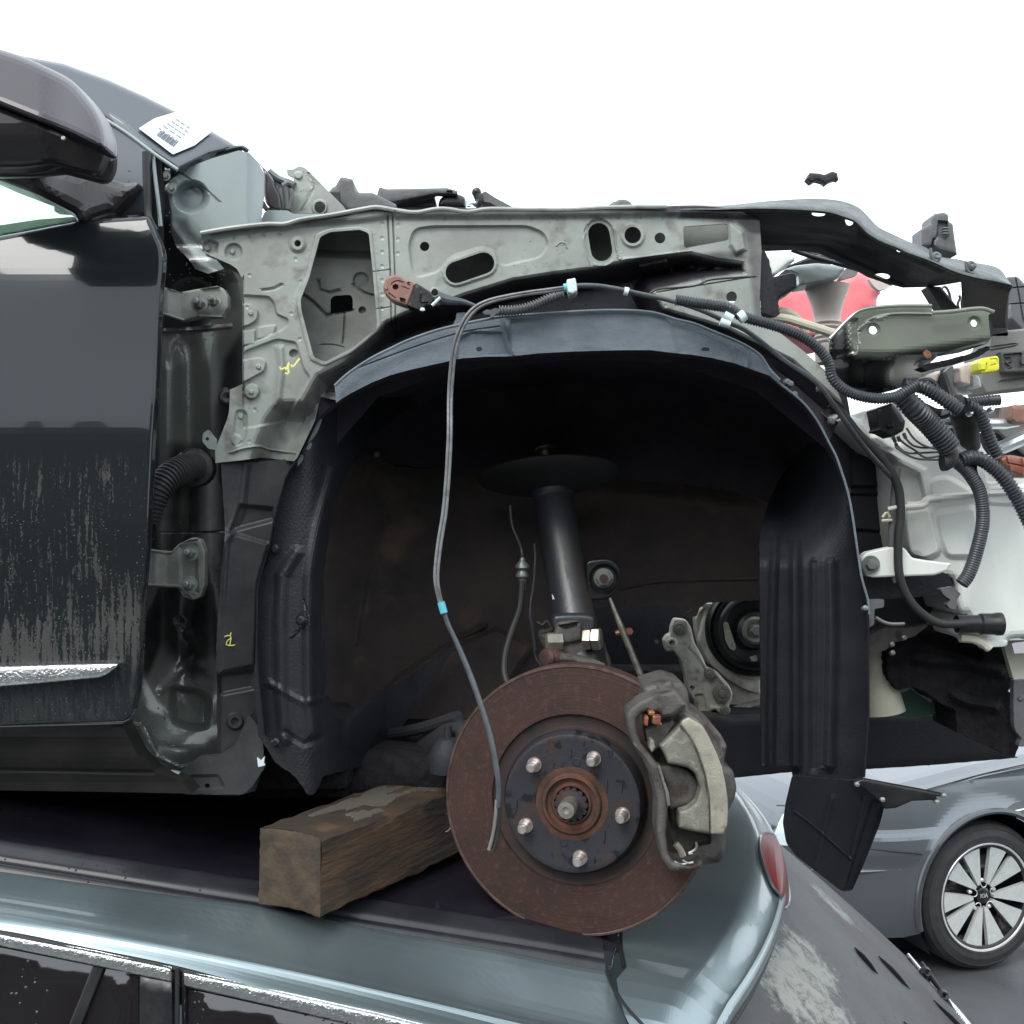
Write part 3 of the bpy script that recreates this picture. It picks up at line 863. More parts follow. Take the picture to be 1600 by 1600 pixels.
# ---- fender brace below the apron
br = [(345, 722), (400, 722), (463, 716), (455, 742), (447, 752), (427, 808), (428, 830), (422, 850), (419, 880), (403, 915), (400, 1010), (396, 1060), (408, 1146), (412, 1200), (398, 1236), (365, 1243), (340, 1236), (338, 1010), (345, 900), (352, 830)]
bfe = [Bead([(385, 725), (376, 800), (352, 850), (340, 1000), (336, 1200)], 3, 10), Area([(360, 830), (428, 812), (426, 795), (375, 790)], -7, 9),
       Area([(352, 830), (420, 850), (402, 912), (398, 1040), (345, 1050)], 4, 8), Area([(340, 1055), (398, 1048), (396, 1075), (344, 1085)], -6, 8),
       Area(circ(367, 1127, 13), 4, 4), Area(circ(367, 1127, 5), -5, 2)]
part('fender_brace', tri_sheet(br, lambda x, y: 1.262 + .00025 * (x - 370), .003, feats=bfe, step=6, rough=.6), 'brace', ang=0)
part('sill_end_bracket', tri_sheet(rnd(Z5([(640, 1385), (700, 1340), (780, 1330), (840, 1290), (890, 1180), (935, 1240), (945, 1370), (900, 1440), (870, 1465), (660, 1466), (636, 1440)]), 4), 1.235, .02, holes=[circ(*Z5([(740, 1435)])[0], 4, 10)],
      feats=[Area(rnd(Z5([(680, 1400), (780, 1398), (800, 1440), (690, 1450)]), 4), -5, 5)], step=5, rough=.5), 'brace', ang=0)
part('torn_clip', tri_sheet(Z5([(918, 1335), (930, 1345), (945, 1330), (942, 1352), (946, 1362), (922, 1368)]), 1.22, .003, step=3), 'paper')
# paint-marker scribbles
def scribble(z, strokes, d, w):
    return join(*[tube3([P(*z([s])[0][:2], d) for s in st], w, n=6, flat=.5) for st in strokes])
sub('marker_scribble', scribble(Z5, [[(802, 902), (815, 898), (828, 902), (815, 915), (806, 928), (818, 934), (840, 932)], [(820, 900), (826, 888)], [(826, 905), (820, 934)]], 1.251, .0007), 'pen', HP)

# ---- rocker
ROCK = part('rocker_panel', tri_sheet([(-700, 1150), (-300, 1143), (0, 1136), (190, 1131), (200, 1150), (215, 1180), (240, 1205), (285, 1222), (300, 1240), (150, 1237), (0, 1235), (-300, 1250), (-700, 1275)],
    lambda x, y: 1.178 - .012 * sst((y - 1130) / 25.) + .012 * sst((y - 1175) / 50.), .03, step=9, feats=[Bead([(-700, 1243), (-300, 1219), (0, 1203), (240, 1207)], -2, 5)]), 'rocker', ang=0)
sub('rocker_edge', tube([(-700, 1142, 1.186), (-300, 1136, 1.186), (0, 1133, 1.186), (192, 1129, 1.188)], .0018), 'primer_dirty', ROCK)
sub('sill_return', tube(Z5([(445, 1205), (460, 1240), (485, 1300), (520, 1350), (580, 1385), (640, 1400)]), .005, 1.2), 'primer_dirty', ROCK)
# floor and far bodywork of the upper car
part('floor_pan', box((-.75, 2.08, 1.70), (1.45, 1.44, .06), bev=.02), 'insul')
part('sill_inner', box((-.62, 1.34, 1.745), (.85, .05, .10), bev=.01), 'insul')
part('far_sill', box((-.7, 2.78, 1.70), (2.0, .08, .16), bev=.01), 'insul')
part('front_subframe', box((.02, 2.05, 1.685), (.85, .75, .07), bev=.02), 'insul')
part('floor_rail', box((-.8, 1.62, 1.675), (1.2, .09, .06), bev=.01), 'insul')
part('exhaust_pipe', tube3([(-1.4, 1.95, 1.68), (-.6, 1.95, 1.68), (-.2, 2.0, 1.69)], .03, n=14), 'rust_dark')
part('firewall', box((-.32, 2.1, 1.95), (.03, 1.5, .44), bev=.01), 'plastic')

# ---- apron (inner wing)
ap_out = (Z2([(375, 577), (560, 546), (780, 521), (900, 515), (1000, 492), (1200, 462), (1400, 425), (1480, 416), (1600, 430)]) +
          [(674, 327), (740, 325), (799, 325), (877, 327), (955, 325), (1042, 322), (1100, 322), (1150, 326), (1187, 345), (1190, 392), (1187, 470), (1190, 498),
           (1255, 548), (1300, 588), (1320, 640), (1300, 660), (1260, 620), (1216, 590), (1187, 560), (1120, 522), (1030, 500), (960, 496), (850, 503), (740, 515), (640, 545), (560, 585), (524, 625)] +
          Z5([(1143, 45), (1125, 130), (1085, 215), (1062, 262), (1050, 276), (935, 262), (865, 272), (770, 282), (768, 235), (790, 180), (810, 130), (818, 100), (822, 20)]) +
          [(379, 600), (379, 470)] + Z2([(640, 960), (640, 870), (600, 800), (560, 772), (430, 716), (392, 690), (380, 640)]))
band_line = Z2([(1000, 1610), (1085, 1452), (1250, 1370), (1460, 1190)]) + Z3([(60, 805), (120, 775), (210, 738), (330, 712), (470, 658), (600, 620), (700, 588), (900, 556), (1090, 532), (1250, 500)]) + [(1010, 398), (1080, 392), (1120, 402), (1165, 408)]
arch_low = [(1165, 432), (1110, 440), (1086, 447), (1030, 456), (1026, 470), (1100, 482), (1180, 510), (1260, 570), (1330, 640), (1290, 700), (900, 700), (640, 740), (440, 740), (335, 745)]
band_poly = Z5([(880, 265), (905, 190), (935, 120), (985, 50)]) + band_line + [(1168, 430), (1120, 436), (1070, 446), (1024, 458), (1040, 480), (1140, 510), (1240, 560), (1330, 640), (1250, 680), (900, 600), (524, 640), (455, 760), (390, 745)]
win = rnd(Z2([(1120, 600), (1180, 570), (1370, 555), (1425, 578), (1448, 800), (1478, 1150), (1470, 1178), (1330, 1290), (1150, 1382), (1080, 1350), (1003, 1060), (998, 990), (1050, 860)]), 4)
h_list = [win, circ(*Z2([(980, 640)])[0], 5.2, 16), circ(*Z3([(267, 432)])[0], 7.4), Z3(slot(425, 562, 562, 515, 54)), circ(*Z3([(318, 662)])[0], 5.6, 16),
          Z3(slot(1138, 368, 1152, 452, 54)), circ(*Z3([(1308, 375)])[0], 13, 26), circ(*Z3([(1444, 390)])[0], 8.5), rnd([(1067, 354), (1137, 349), (1139, 375), (1069, 388)], 5),
          circ(*Z4([(382, 597)])[0], 8.6)]
bub = rnd(Z3([(188, 420), (215, 345), (300, 332), (780, 330), (860, 362), (888, 420), (850, 485), (650, 532), (610, 445), (550, 432), (395, 482), (335, 560), (230, 588), (205, 545)]), 10)
afe = [Fade(band_poly, -55, 38, -19, (470, 640), (.62, 1)), Area(bub, -4.5, 4), Area(Z3(slot(425, 562, 562, 515, 70)), 2.5, 4), Area(Z3(slot(1138, 368, 1152, 452, 72)), -3, 4), Area(circ(*Z3([(1308, 375)])[0], 19), 3, 4),
       Area([(300, 300), (620, 300), (620, 337), (560, 345), (470, 352), (400, 360), (300, 375)], 6, 10), Area([(600, 300), (1200, 300), (1200, 340), (1100, 336), (900, 338), (620, 340)], 6, 10),
       Bead(Z3([(82, 280), (95, 540), (100, 760), (104, 830)]), -3, 1.8), Bead(Z3([(108, 285), (118, 560), (122, 820)]), -3, 1.8), Bead(Z3([(0, 560), (95, 548)]), -1.6, 1.6), Bead(Z3([(0, 748), (100, 735)]), -1.6, 1.6),
       Area(rnd(Z2([(1095, 580), (1180, 548), (1370, 535), (1440, 560), (1500, 1180), (1340, 1312), (1145, 1405), (1060, 1365), (982, 1062), (975, 985), (1030, 850)]), 5), 2.5, 4, out=1),
       Area(circ(*Z2([(980, 645)])[0], 12), 4, 6), Area(Z2([(430, 620), (480, 640), (475, 700), (430, 715), (395, 690), (390, 640)]), -5, 5), Area(circ(*Z2([(580, 695)])[0], 13), -5, 4), Area(circ(*Z2([(572, 692)])[0], 4), 3, 3),
       # stamped lugs down the left side
       Area(rnd(Z2([(640, 965), (800, 975), (830, 1010), (850, 1085), (920, 1115), (920, 1150), (880, 1185), (720, 1255), (640, 1290)]), 4), -4, 4),
       Area(rnd(Z2([(600, 1020), (690, 1020), (735, 1060), (725, 1120), (680, 1150), (600, 1170)]), 5), 5, 3), Area(circ(*Z2([(686, 1076)])[0], 3.6), 2.5, 2),
       Area(rnd(Z2([(600, 1190), (715, 1180), (712, 1262), (600, 1290)]), 3), 4, 3), Area(rnd(Z2([(725, 1165), (850, 1150), (830, 1210), (725, 1245)]), 5), 3, 4),
       Area(rnd(Z2([(640, 1320), (850, 1240), (970, 1260), (990, 1330), (1020, 1430), (1060, 1480), (900, 1750), (640, 1800)]), 6), -4, 4),
       Area(rnd(Z2([(600, 1375), (745, 1355), (785, 1380), (770, 1440), (640, 1510), (600, 1520)]), 5), 5, 3), Area(circ(*Z2([(735, 1412)])[0], 3.6), 2.5, 2),
       Area(circ(*Z2([(692, 1565)])[0], 12), 5, 3.5), Area(circ(*Z2([(690, 1570)])[0], 3.4), 2.5, 2), Area(circ(*Z2([(955, 1330)])[0], 6), -7, 3),
       Bead(Z2([(870, 1300), (880, 1400), (870, 1500), (850, 1650)]), 5, 9),
       Area(rnd(ZM([(50, 1075), (110, 1070), (140, 1110), (135, 1250), (110, 1350), (40, 1370), (30, 1200)]), 5), -4, 4), Area(circ(*ZM([(88, 1125)])[0], 4), 3, 2.5), Area(circ(*ZM([(50, 1320)])[0], 8), 3, 4),
       Bead(ZM([(0, 1425), (130, 1385), (250, 1375), (330, 1400), (540, 1430)]), 4, 3), Bead(Z2([(640, 860), (640, 960), (640, 1200), (640, 1500), (640, 1560)]), -3, 1.8),
       Bead(Z4([(70, 578), (230, 552), (480, 512)]), -3, 1.6), Bead(Z4([(260, 515), (268, 545)]), 2, 3), Area(rnd(Z3([(1335, 530), (1480, 500), (1492, 545), (1345, 572)]), 4), 7, 4),
       Area(circ(*Z3([(318, 662)])[0], 8), 2, 2), Bead(Z3([(930, 425), (945, 412), (968, 415), (975, 430)]), 1.5, 1.6), Bead(Z3([(1100, 535), (1060, 400), (1090, 310)]), 1.2, 2),
       Bead(Z3([(1215, 350), (1225, 440), (1245, 495), (1300, 492), (1500, 466), (1600, 455)]), 2.2, 3), Area(Z4([(370, 280), (430, 330), (440, 400), (400, 420), (375, 380)]), 5, 8),
       Bead(Z2([(760, 935), (830, 925), (880, 900)]), -3, 4)]
for px_, py_ in [(340 + 24 * k, 372 - 1.2 * k) for k in range(1, 5)] + [(597, 350 + 22 * k) for k in range(0, 7)] + [(622, 352 + 22 * k) for k in range(0, 3)] + [(660 + 34 * k, 343 - .3 * k) for k in range(0, 12)] + [(1040 + 26 * k, 478 - 1.4 * k) for k in range(0, 5)] + [(880 + 24 * k, 440 - 5 * k) for k in range(-2, 5)] + [(462, 405), (470, 440), (455, 490), (468, 530), (390, 430), (386, 480), (398, 640), (390, 690), (420, 700)]:
    afe.append(Area(circ(px_, py_, 2.6, 8), -.8, 2.4))
def apr_d(x, y): return 1.252 + .012 * sst((x - 900) / 300) - .004 * sst((x - 600) / 40)
app = [Fade(band_poly, 1, 16, -2, (440, 480, 540, 640), (.40, .45, .65, 1)), Area([(540, 300), (1200, 300), (1200, 352), (1160, 344), (1000, 336), (800, 337), (640, 340), (560, 334)], .8, 14), Area([(300, 330), (560, 325), (540, 346), (440, 356), (330, 372)], .7, 10),  # darker along the arch band and in the strip under the flange
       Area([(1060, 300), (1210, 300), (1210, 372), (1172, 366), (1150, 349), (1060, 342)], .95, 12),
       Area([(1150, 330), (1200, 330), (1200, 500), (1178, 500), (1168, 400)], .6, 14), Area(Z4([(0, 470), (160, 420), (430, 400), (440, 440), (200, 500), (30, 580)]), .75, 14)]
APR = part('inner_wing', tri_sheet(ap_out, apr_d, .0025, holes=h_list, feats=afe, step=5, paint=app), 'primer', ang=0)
sub('spot_weld_bolt', hexhead(P(*Z2([(420, 672)])[0], 1.258), (0, -1, 0), .004, .003), 'bolt', APR)
sub('marker_scribble', scribble(ZM, [[(412, 712), (428, 736), (452, 715), (462, 735)], [(462, 735), (492, 668), (480, 720), (488, 768), (455, 762)], [(508, 690), (520, 712), (578, 640)]], 1.236, .0011), 'pen', APR)
# top flange
def fl(pts, d0, d1, w=.0022): return loft([[P(x, y, d0) for x, y in pts], [P(x, y - 3, d0 - .002) for x, y in pts], [P(x, y - 5, d1) for x, y in pts]], 60, 2)
topl = Z2([(375, 577), (560, 546), (780, 521), (900, 520), (1000, 492), (1200, 462), (1400, 425), (1480, 416)]) + [(620, 329), (650, 332), (680, 327), (700, 327), (730, 331), (760, 327), (800, 327), (877, 328), (960, 324), (1042, 323)]
sub('wing_flange', tube([(x, y, 1.243) for x, y in topl], .0026, n=8), 'primer', APR)
# black shadowed recess behind the apron holes: inner reinforcement
ipf = [Area(Z2([(1000, 700), (1460, 720), (1460, 560), (1000, 560)]), -20, 14), Bead(Z2([(1110, 880), (1120, 930), (1180, 950), (1240, 935)]), -5, 4), Bead(Z2([(1010, 960), (1080, 1010), (1160, 1090), (1240, 1080), (1320, 1065)]), -6, 4),
       Area(circ(*Z2([(1375, 870)])[0], 11), -4, 4), Bead(Z2([(1275, 1070), (1270, 1180), (1262, 1260)]), -3, 2), Bead(Z2([(1130, 1275), (1200, 1275), (1265, 1290)]), -2, 2), Bead(Z2([(1330, 900), (1400, 950), (1450, 965)]), -4, 3), Area(circ(*Z2([(1385, 1060)])[0], 5), -7, 3)]
sub('inner_reinforcement', tri_sheet([(460, 345), (600, 345), (600, 560), (520, 580), (460, 560)], 1.30, .002, holes=[rnd(Z2([(1185, 990), (1205, 968), (1310, 962), (1325, 985), (1325, 1060), (1185, 1082)]), 3)], feats=ipf, step=5), 'primer_dirty', APR, ang=0)
sub('inner_box', box(Vector(P(530, 455, 1.345)), (.12, .004, .16)), 'plastic', APR)
sub('box_section_wall', tri_sheet([(600, 335), (1185, 335), (1185, 470), (1040, 470), (860, 470), (740, 520), (600, 530)], 1.33, .003, step=30), 'primer_dirty', APR)
sub('wing_top_closing_panel', loft([[P(x, y + 2, 1.252) for x, y in topl], [P(x, y + 4, 1.335) for x, y in topl]], 50, 1), 'primer_dirty', APR)

# ---- parts standing above the wing line
part('bonnet_hinge', tri_sheet(rnd(Z2([(912, 178), (950, 180), (985, 160), (1020, 165), (1050, 190), (1270, 412), (1290, 450), (940, 452), (950, 330), (960, 270), (950, 230), (915, 212)]), 2), 1.36, .004, holes=[circ(*Z2([(1118, 415)])[0], 9)],
     feats=[Bead(Z2([(1050, 210), (1080, 300), (1000, 440)]), -2, 3), Area(circ(*Z2([(985, 215)])[0], 6), 3, 3), Area(circ(*Z2([(1118, 415)])[0], 12), 3, 3)], step=4), 'primer', ang=0)
part('hinge_backing', tri_sheet([(470, 300), (530, 300), (530, 345), (470, 345)], 1.40, .01, step=20), 'plastic')
part('bulkhead_ledge', tri_sheet(rnd(Z2([(745, 515), (770, 450), (795, 432), (920, 436), (950, 455), (1200, 455), (1230, 462), (1000, 495), (800, 522)]), 2), 1.31, .01, step=6), 'pillar_light', ang=0)
part('scuttle_corner', tri_sheet(cr(Z2([(740, 140), (790, 190), (825, 240), (850, 300), (870, 340), (880, 430), (850, 440), (790, 400), (770, 330), (768, 200)]), 4, True), 1.33, .02, step=5, edge=(4, 6)), 'mirror_housing')
part('wiper_arm', tube(Z2([(800, 195), (860, 240), (930, 268), (960, 285)]), .005, 1.36), 'pillar_paint')
for ln, w in (([(870, 300), (875, 360), (880, 430)], .0045), ([(905, 290), (915, 350), (915, 430)], .0035), ([(935, 300), (945, 360), (925, 430)], .003), ([(890, 285), (925, 265), (955, 280)], .004), ([(760, 385), (790, 430), (850, 430)], .003)):
    part('scuttle_pipe', tube(Z2(ln), w, 1.345), 'grey_plastic')
part('scuttle_plastic', tri_sheet(rnd(Z2([(1165, 330), (1200, 290), (1215, 285), (1250, 225), (1325, 240), (1340, 310), (1370, 325), (1450, 325), (1600, 400), (1600, 440), (1300, 440), (1260, 410)]), 3), 1.42, .05, step=6, edge=(3, 3)), 'grey_plastic')
part('scuttle_panel', tri_sheet(rnd(ZF([(130, 60), (240, 120), (215, 200), (240, 250), (150, 250), (110, 160)]), 3), 1.40, .02, step=6), 'plastic_smooth')
part('wiper_linkage', tri_sheet(rnd(ZF([(640, 175), (655, 130), (690, 140), (980, 134), (1030, 148), (1030, 165), (930, 160), (700, 205), (640, 220), (500, 240), (480, 235), (615, 170)]), 2), 1.45, .015, holes=[rnd(ZF([(978, 144), (1008, 146), (1006, 158), (976, 156)]), 1)], step=5, edge=(2, 2)), 'grey_plastic')
part('brake_reservoir', tri_sheet(rnd(ZF([(935, 225), (945, 185), (980, 165), (1040, 165), (1068, 180), (1072, 230)]), 4), 1.46, .06, step=5, edge=(5, 8)), 'plastic_smooth')
part('intake_duct', tri_sheet(rnd(ZF([(640, 220), (660, 210), (920, 162), (930, 230), (640, 232)]), 3), 1.47, .1, step=6, edge=(3, 4)), 'plastic')
part('vacuum_hose', tube(ZF([(1125, 165), (1135, 195), (1120, 225)]), .006, 1.44), 'plastic_smooth')
part('ball_fitting', lathe(P(*ZF([(1122, 155)])[0], 1.44), (0, -1, 0), [(.0001, -.007), (.005, -.005), (.0065, 0), (.005, .005), (.0001, .007)], 16), 'plastic_smooth')
part('bracket_plate', tri_sheet(rnd(ZF([(1145, 160), (1165, 150), (1210, 180), (1300, 228), (1225, 228), (1190, 205), (1150, 200)]), 2), 1.44, .01, step=5), 'grey_plastic')
part('bracket_plate', tri_sheet(rnd(ZF([(1125, 225), (1150, 200), (1210, 195), (1240, 226)]), 2), 1.46, .01, step=5), 'plastic')
part('wiring_clip', tube(ZF([(1080, 195), (1085, 225)]), .003, 1.43), 'tape_white')
part('wiring_clip', tube(ZF([(1085, 208), (1120, 206)]), .002, 1.43), 'tape_white')
part('rubber_bump_stop', tri_sheet(cr(Z3([(1185, 240), (1200, 215), (1225, 205), (1240, 197), (1270, 198), (1295, 210), (1305, 240)]), 3, True), 1.34, .02, step=4, edge=(3, 4)), 'grey_plastic')
# black clip standing clear of everything on a thin pale bonnet-stay wire
CLIP = part('stay_clip', tri_sheet(rnd(Z4([(692, 105), (705, 80), (745, 82), (768, 88), (800, 74), (822, 80), (828, 112), (815, 108), (790, 118), (775, 130), (760, 118), (735, 112), (712, 125)]), 1.5), 1.5, .012, step=3, edge=(2, 2)), 'plastic_smooth')
mw = bpy.data.materials.new('bright_stay_wire'); mw.use_nodes = True
mw.node_tree.nodes['Principled BSDF'].inputs['Base Color'].default_value = (.95, .95, .95, 1)
M['white_wire'] = mw
sub('stay_wire', tube([(1284, 285, 1.506), (1286, 300, 1.505), (1287, 330, 1.5)], .0004, n=6), 'white_wire', CLIP)

# ---- upper front rail
rl_top = [(1041, 322), (1080, 320), (1120, 321), (1150, 319), (1200, 314), (1262, 310), (1295, 311), (1319, 315), (1338, 322), (1349, 330), (1362, 344), (1375, 356), (1400, 368), (1424, 379), (1445, 386), (1469, 401), (1498, 405), (1514, 409), (1540, 413), (1562, 420), (1574, 436), (1582, 447)]
rl_edge = [(1041, 331), (1080, 330), (1120, 330), (1150, 329), (1200, 328), (1262, 330), (1295, 333), (1319, 340), (1335, 346), (1345, 355), (1355, 365), (1375, 378), (1400, 388), (1420, 397), (1445, 406), (1480, 421), (1505, 430), (1530, 436), (1555, 441), (1572, 446), (1582, 449)]
rl_bot = [(1190, 392), (1240, 390), (1280, 395), (1310, 408), (1335, 420), (1356, 432), (1385, 442), (1412, 450), (1440, 446), (1460, 444), (1500, 446), (1520, 450), (1545, 452), (1560, 454)]
rail_poly = rl_edge[:] + [(1576, 458), (1570, 500), (1572, 512), (1552, 512), (1548, 500), (1520, 488), (1506, 492), (1503, 440)] + [(1480, 444), (1450, 448), (1412, 449)] + rl_bot[::-1][7:] + [(1187, 400), (1175, 400), (1172, 360), (1150, 340), (1060, 336)]
rh = [circ(*Z4([(745, 250)])[0], 11, 16, 4), rnd(Z4([(852, 272), (895, 276), (885, 298), (862, 300)]), 4), circ(*Z4([(928, 292)])[0], 7.5, 14, 4), circ(*Z4([(1082, 402)])[0], 5, 12, 3), circ(*ZH([(1325, 410)])[0], 13, 16, 5)]
RAIL = part('front_rail', tri_sheet(rail_poly, lambda x, y: 1.262 + .06 * sst((y - (322 + np.maximum(0, x - 1340) * .5)) / 90.), .003, holes=rh, step=6,
     feats=[Bead([(1190, 360), (1300, 368), (1400, 400), (1470, 430)], 4, 12), Area([(1187, 385), (1290, 388), (1360, 420), (1410, 445), (1410, 470), (1180, 470)], 6, 6)]), 'rail', ang=0)
sub('rail_flange', loft([[P(x, y, 1.262) for x, y in rl_edge], [P(x, y, 1.249) for x, y in [(a, b - 4) for a, b in rl_edge]], [P(x, y, 1.30) for x, y in rl_top]], 90, 3), 'rail_top', RAIL, ang=60)
sub('rail_flange_lip', tube([(x, y, 1.257) for x, y in rl_edge], .0016, n=6), 'rail_top', RAIL)
for zp in ([(430, 700), (440, 800), (480, 860), (525, 865)], [(880, 870), (880, 950), (920, 1010), (965, 1015)]):
    sub('pressed_lug', tube(ZI(zp), .0018, 1.254), 'grey_plastic', RAIL)
for x, y in ((500, 815), (935, 925)):
    sub('pressed_lug', lathe(P(*ZI([(x, y)])[0], 1.258), (0, -1, .3), [(.006, -.002), (.006, .002), (.003, .004), (.001, .003)], 14), 'rail_top', RAIL)
part('rail_strut', tri_sheet(rnd(ZI([(380, 1180), (560, 1180), (780, 1450), (770, 1520), (600, 1540), (430, 1260)]), 3), 1.31, .02, step=6, edge=(3, 3)), 'rail')
for ln in ([(560, 1225), (610, 1180), (660, 1250), (690, 1380)], [(790, 1290), (800, 1330), (770, 1400), (790, 1470)], [(860, 1180), (850, 1280), (820, 1380), (830, 1460)], [(880, 1180), (865, 1260), (850, 1400)]):
    part('rail_wire', tube(ZI(ln), .0016, 1.33, n=6), 'grey_plastic')
SG = part('lamp_support_bracket', tri_sheet(rnd(ZI([(310, 465), (430, 400), (440, 310), (480, 272), (600, 255), (655, 285), (655, 365), (710, 400), (730, 560), (765, 790), (640, 740), (560, 730), (470, 670), (470, 610), (500, 575), (460, 590), (440, 670), (315, 680)]), 2), 1.35, .03, step=5, edge=(3, 3),
     feats=[Area(ZI([(530, 360), (640, 370), (650, 540), (620, 580), (510, 560)]), -6, 3)]), 'grey_plastic', ang=40)
for k in range(3):
    sub('fin', box(Vector(P(*ZI([(610, 455 + k * 35)])[0], 1.347)), (.0065, .008, .0012), bev=.0004), 'grey_module', SG)
GP = part('grille_panel', tri_sheet(rnd(ZI([(1385, 1060), (1520, 1055), (1600, 1140), (2400, 1500), (2400, 2600), (1440, 1580), (1425, 1380), (1400, 1250)]), 3), 1.42, .03, step=9, edge=(3, 3),
     feats=[Bead(ZI([(1490, 1060), (1530, 1250), (1555, 1400), (1590, 1600)]), -3, 1.6), Bead(ZI([(1440, 1200), (1600, 1185), (1800, 1170)]), -3, 1.6), Bead(ZI([(1430, 1400), (1600, 1390), (1800, 1380)]), -3, 1.6)]), 'grey_plastic', ang=0)
part('rail_end_gusset', tri_sheet(rnd(ZI([(880, 1090), (1440, 1160), (1420, 1260), (1400, 1500), (1400, 1800), (1180, 1800), (1160, 1540), (870, 1470), (860, 1300)]), 3), 1.33, .01, step=7, rough=.4), 'rail', ang=0)

# ---- wheel arch liner
lip_top = [(523, 603), (545, 583), (580, 560), (610, 545), (640, 531), (680, 517), (720, 507), (760, 499), (783, 495), (840, 491), (899, 487), (960, 485), (1017, 488), (1056, 499), (1085, 506), (1112, 517), (1157, 536), (1187, 555), (1202, 577), (1218, 594)]
lip_bot = [(525, 630), (545, 616), (580, 598), (610, 586), (640, 578), (680, 569), (720, 560), (760, 557), (796, 557), (840, 552), (899, 549), (971, 547), (1017, 547), (1049, 551), (1080, 554), (1112, 559), (1150, 568), (1180, 579), (1205, 588), (1216, 596)]
lipd = lambda x, y: 1.188 + .018 * sst((540 - y - .0009 * (x - 880) ** 2 * .4) / 60)
LINER = part('arch_liner', tri_sheet(lip_top + lip_bot[::-1], lambda x, y: 1.20 + 0 * x, .003, step=5, feats=[
      Area([(500, 640), (500, 480), (783, 480), (796, 500), (800, 560), (640, 640)], -7, 4), Area([(1170, 480), (1170, 600), (1230, 600), (1230, 480)], -6, 4), Area([(1040, 480), (1060, 552), (1170, 600), (1170, 480)], -3, 10),
      Bead([(560, 575), (640, 545), (720, 520), (780, 510)], -2, 2), Area(Z3([(430, 900), (500, 860), (650, 865), (690, 975), (430, 1000)]), -4, 5), Bead([(783, 497), (790, 520), (800, 552)], 2.5, 4)],
      holes=[circ(*Z3([(540, 945)])[0], 5, 12, 3.6), circ(*Z4([(273, 815)])[0], 7, 14, 3.2)]), 'liner_lip', ang=0)
sub('liner_edge_bead', tube([(x, y, 1.197) for x, y in lip_top], .0018, n=6), 'liner_lip', LINER)
sub('liner_tab', tri_sheet(rnd(ZN([(650, 360), (655, 315), (720, 310), (740, 340), (700, 385), (630, 395)]), 2), 1.205, .003, step=4), 'liner_lip', LINER)
sub('liner_outer_skin', tri_sheet([(440, 760), (480, 640), (520, 600), (600, 540), (700, 508), (900, 492), (1060, 497), (1200, 565), (1310, 660), (1290, 700), (1180, 610), (1050, 565), (900, 560), (700, 580), (590, 620), (530, 690), (470, 800)], 1.285, .004, step=14), 'liner', LINER)
arch_front = [(412, 1150), (402, 1050), (400, 1010), (401, 915), (418, 860), (428, 808), (447, 740), (472, 709), (488, 672), (501, 649), (524, 629)] + lip_bot[1:] + [(1263, 638), (1294, 689), (1315, 737), (1332, 806), (1341, 868), (1348, 906), (1356, 937), (1358, 978), (1359, 1115), (1352, 1215)]
arch_back = []
for x, y in arch_front:
    cx, cy = 860, 1000
    arch_back.append((cx + (x - cx) * .80, cy + (y - cy) * .86))
mid = [((a[0] + b[0]) / 2 + (a[0] - 860) * .05, (a[1] + b[1]) / 2 + (a[1] - 1000) * .03) for a, b in zip(arch_front, arch_back)]
sub('liner_barrel', loft([[P(x, y, 1.203) for x, y in arch_front], [P(x, y, 1.40) for x, y in mid], [P(x, y, 1.64) for x, y in arch_back]], 110, 6, smooth=False), 'liner', LINER, ang=0)
# rear face of the liner: vertical ribs
rear_poly = [(524, 629), (501, 649), (488, 672), (472, 709), (447, 740), (437, 775), (427, 808), (428, 830), (420, 852), (418, 880), (402, 912), (400, 1010), (396, 1060), (404, 1150), (430, 1190), (462, 1215), (482, 1242), (492, 1240), (505, 1212), (560, 1200), (600, 1170), (640, 1120), (719, 1000), (640, 1060), (531, 1114), (508, 1080), (505, 900), (520, 790), (560, 700), (620, 650), (720, 600), (640, 585), (560, 610)]
rear_d = lambda x, y: 1.225 + .28 * sst((x - 470) / 190.)
sub('liner_rear_section', tri_sheet(rear_poly, rear_d, .004, step=7, rough=1.0, feats=[
      Bead(Z6([(170, 700), (110, 800), (100, 1000), (105, 1300), (120, 1480)]), 6, 14), Bead(Z6([(330, 350), (260, 600), (225, 800), (220, 1000), (225, 1300), (240, 1450)]), 8, 15), Bead(Z6([(420, 400), (300, 650), (280, 800), (275, 1000), (290, 1300), (350, 1370)]), -5, 10),
      Bead(Z6([(60, 1250), (200, 1330), (300, 1300)]), 3, 9), Bead(Z6([(120, 1450), (200, 1500), (260, 1480)]), -3, 8), Area(circ(*Z6([(180, 985)])[0], 4, 10, 7), -4, 3), Bead(Z6([(200, 900), (215, 1000), (150, 1060)]), -2.5, 3), Area(rnd(Z6([(380, 1400), (480, 1300), (540, 1330), (520, 1450), (460, 1560), (380, 1500)]), 10), 8, 14)]), 'plastic', LINER, ang=0)
for (x, y) in ((185, 985), (75, 685), (80, 1495)):
    sub('liner_push_rivet', lathe(P(*Z6([(x, y)])[0], 1.215), (0, -1, 0), [(.005, -.004), (.005, 0), (.003, .002), (.0001, .002)], 14), 'plastic_smooth', LINER)
for pts in (ZM([(640, 1345), (690, 1250), (735, 1160), (750, 1140), (762, 1150), (735, 1230), (700, 1290), (655, 1340)]), ZM([(628, 1395), (655, 1345), (682, 1345), (665, 1390), (645, 1405)]), ZM([(560, 1500), (585, 1440), (605, 1445), (600, 1490), (560, 1540)])):
    part('liner_shim', tri_sheet(rnd(pts, 1), 1.215, .003, step=4), 'pillar_light')
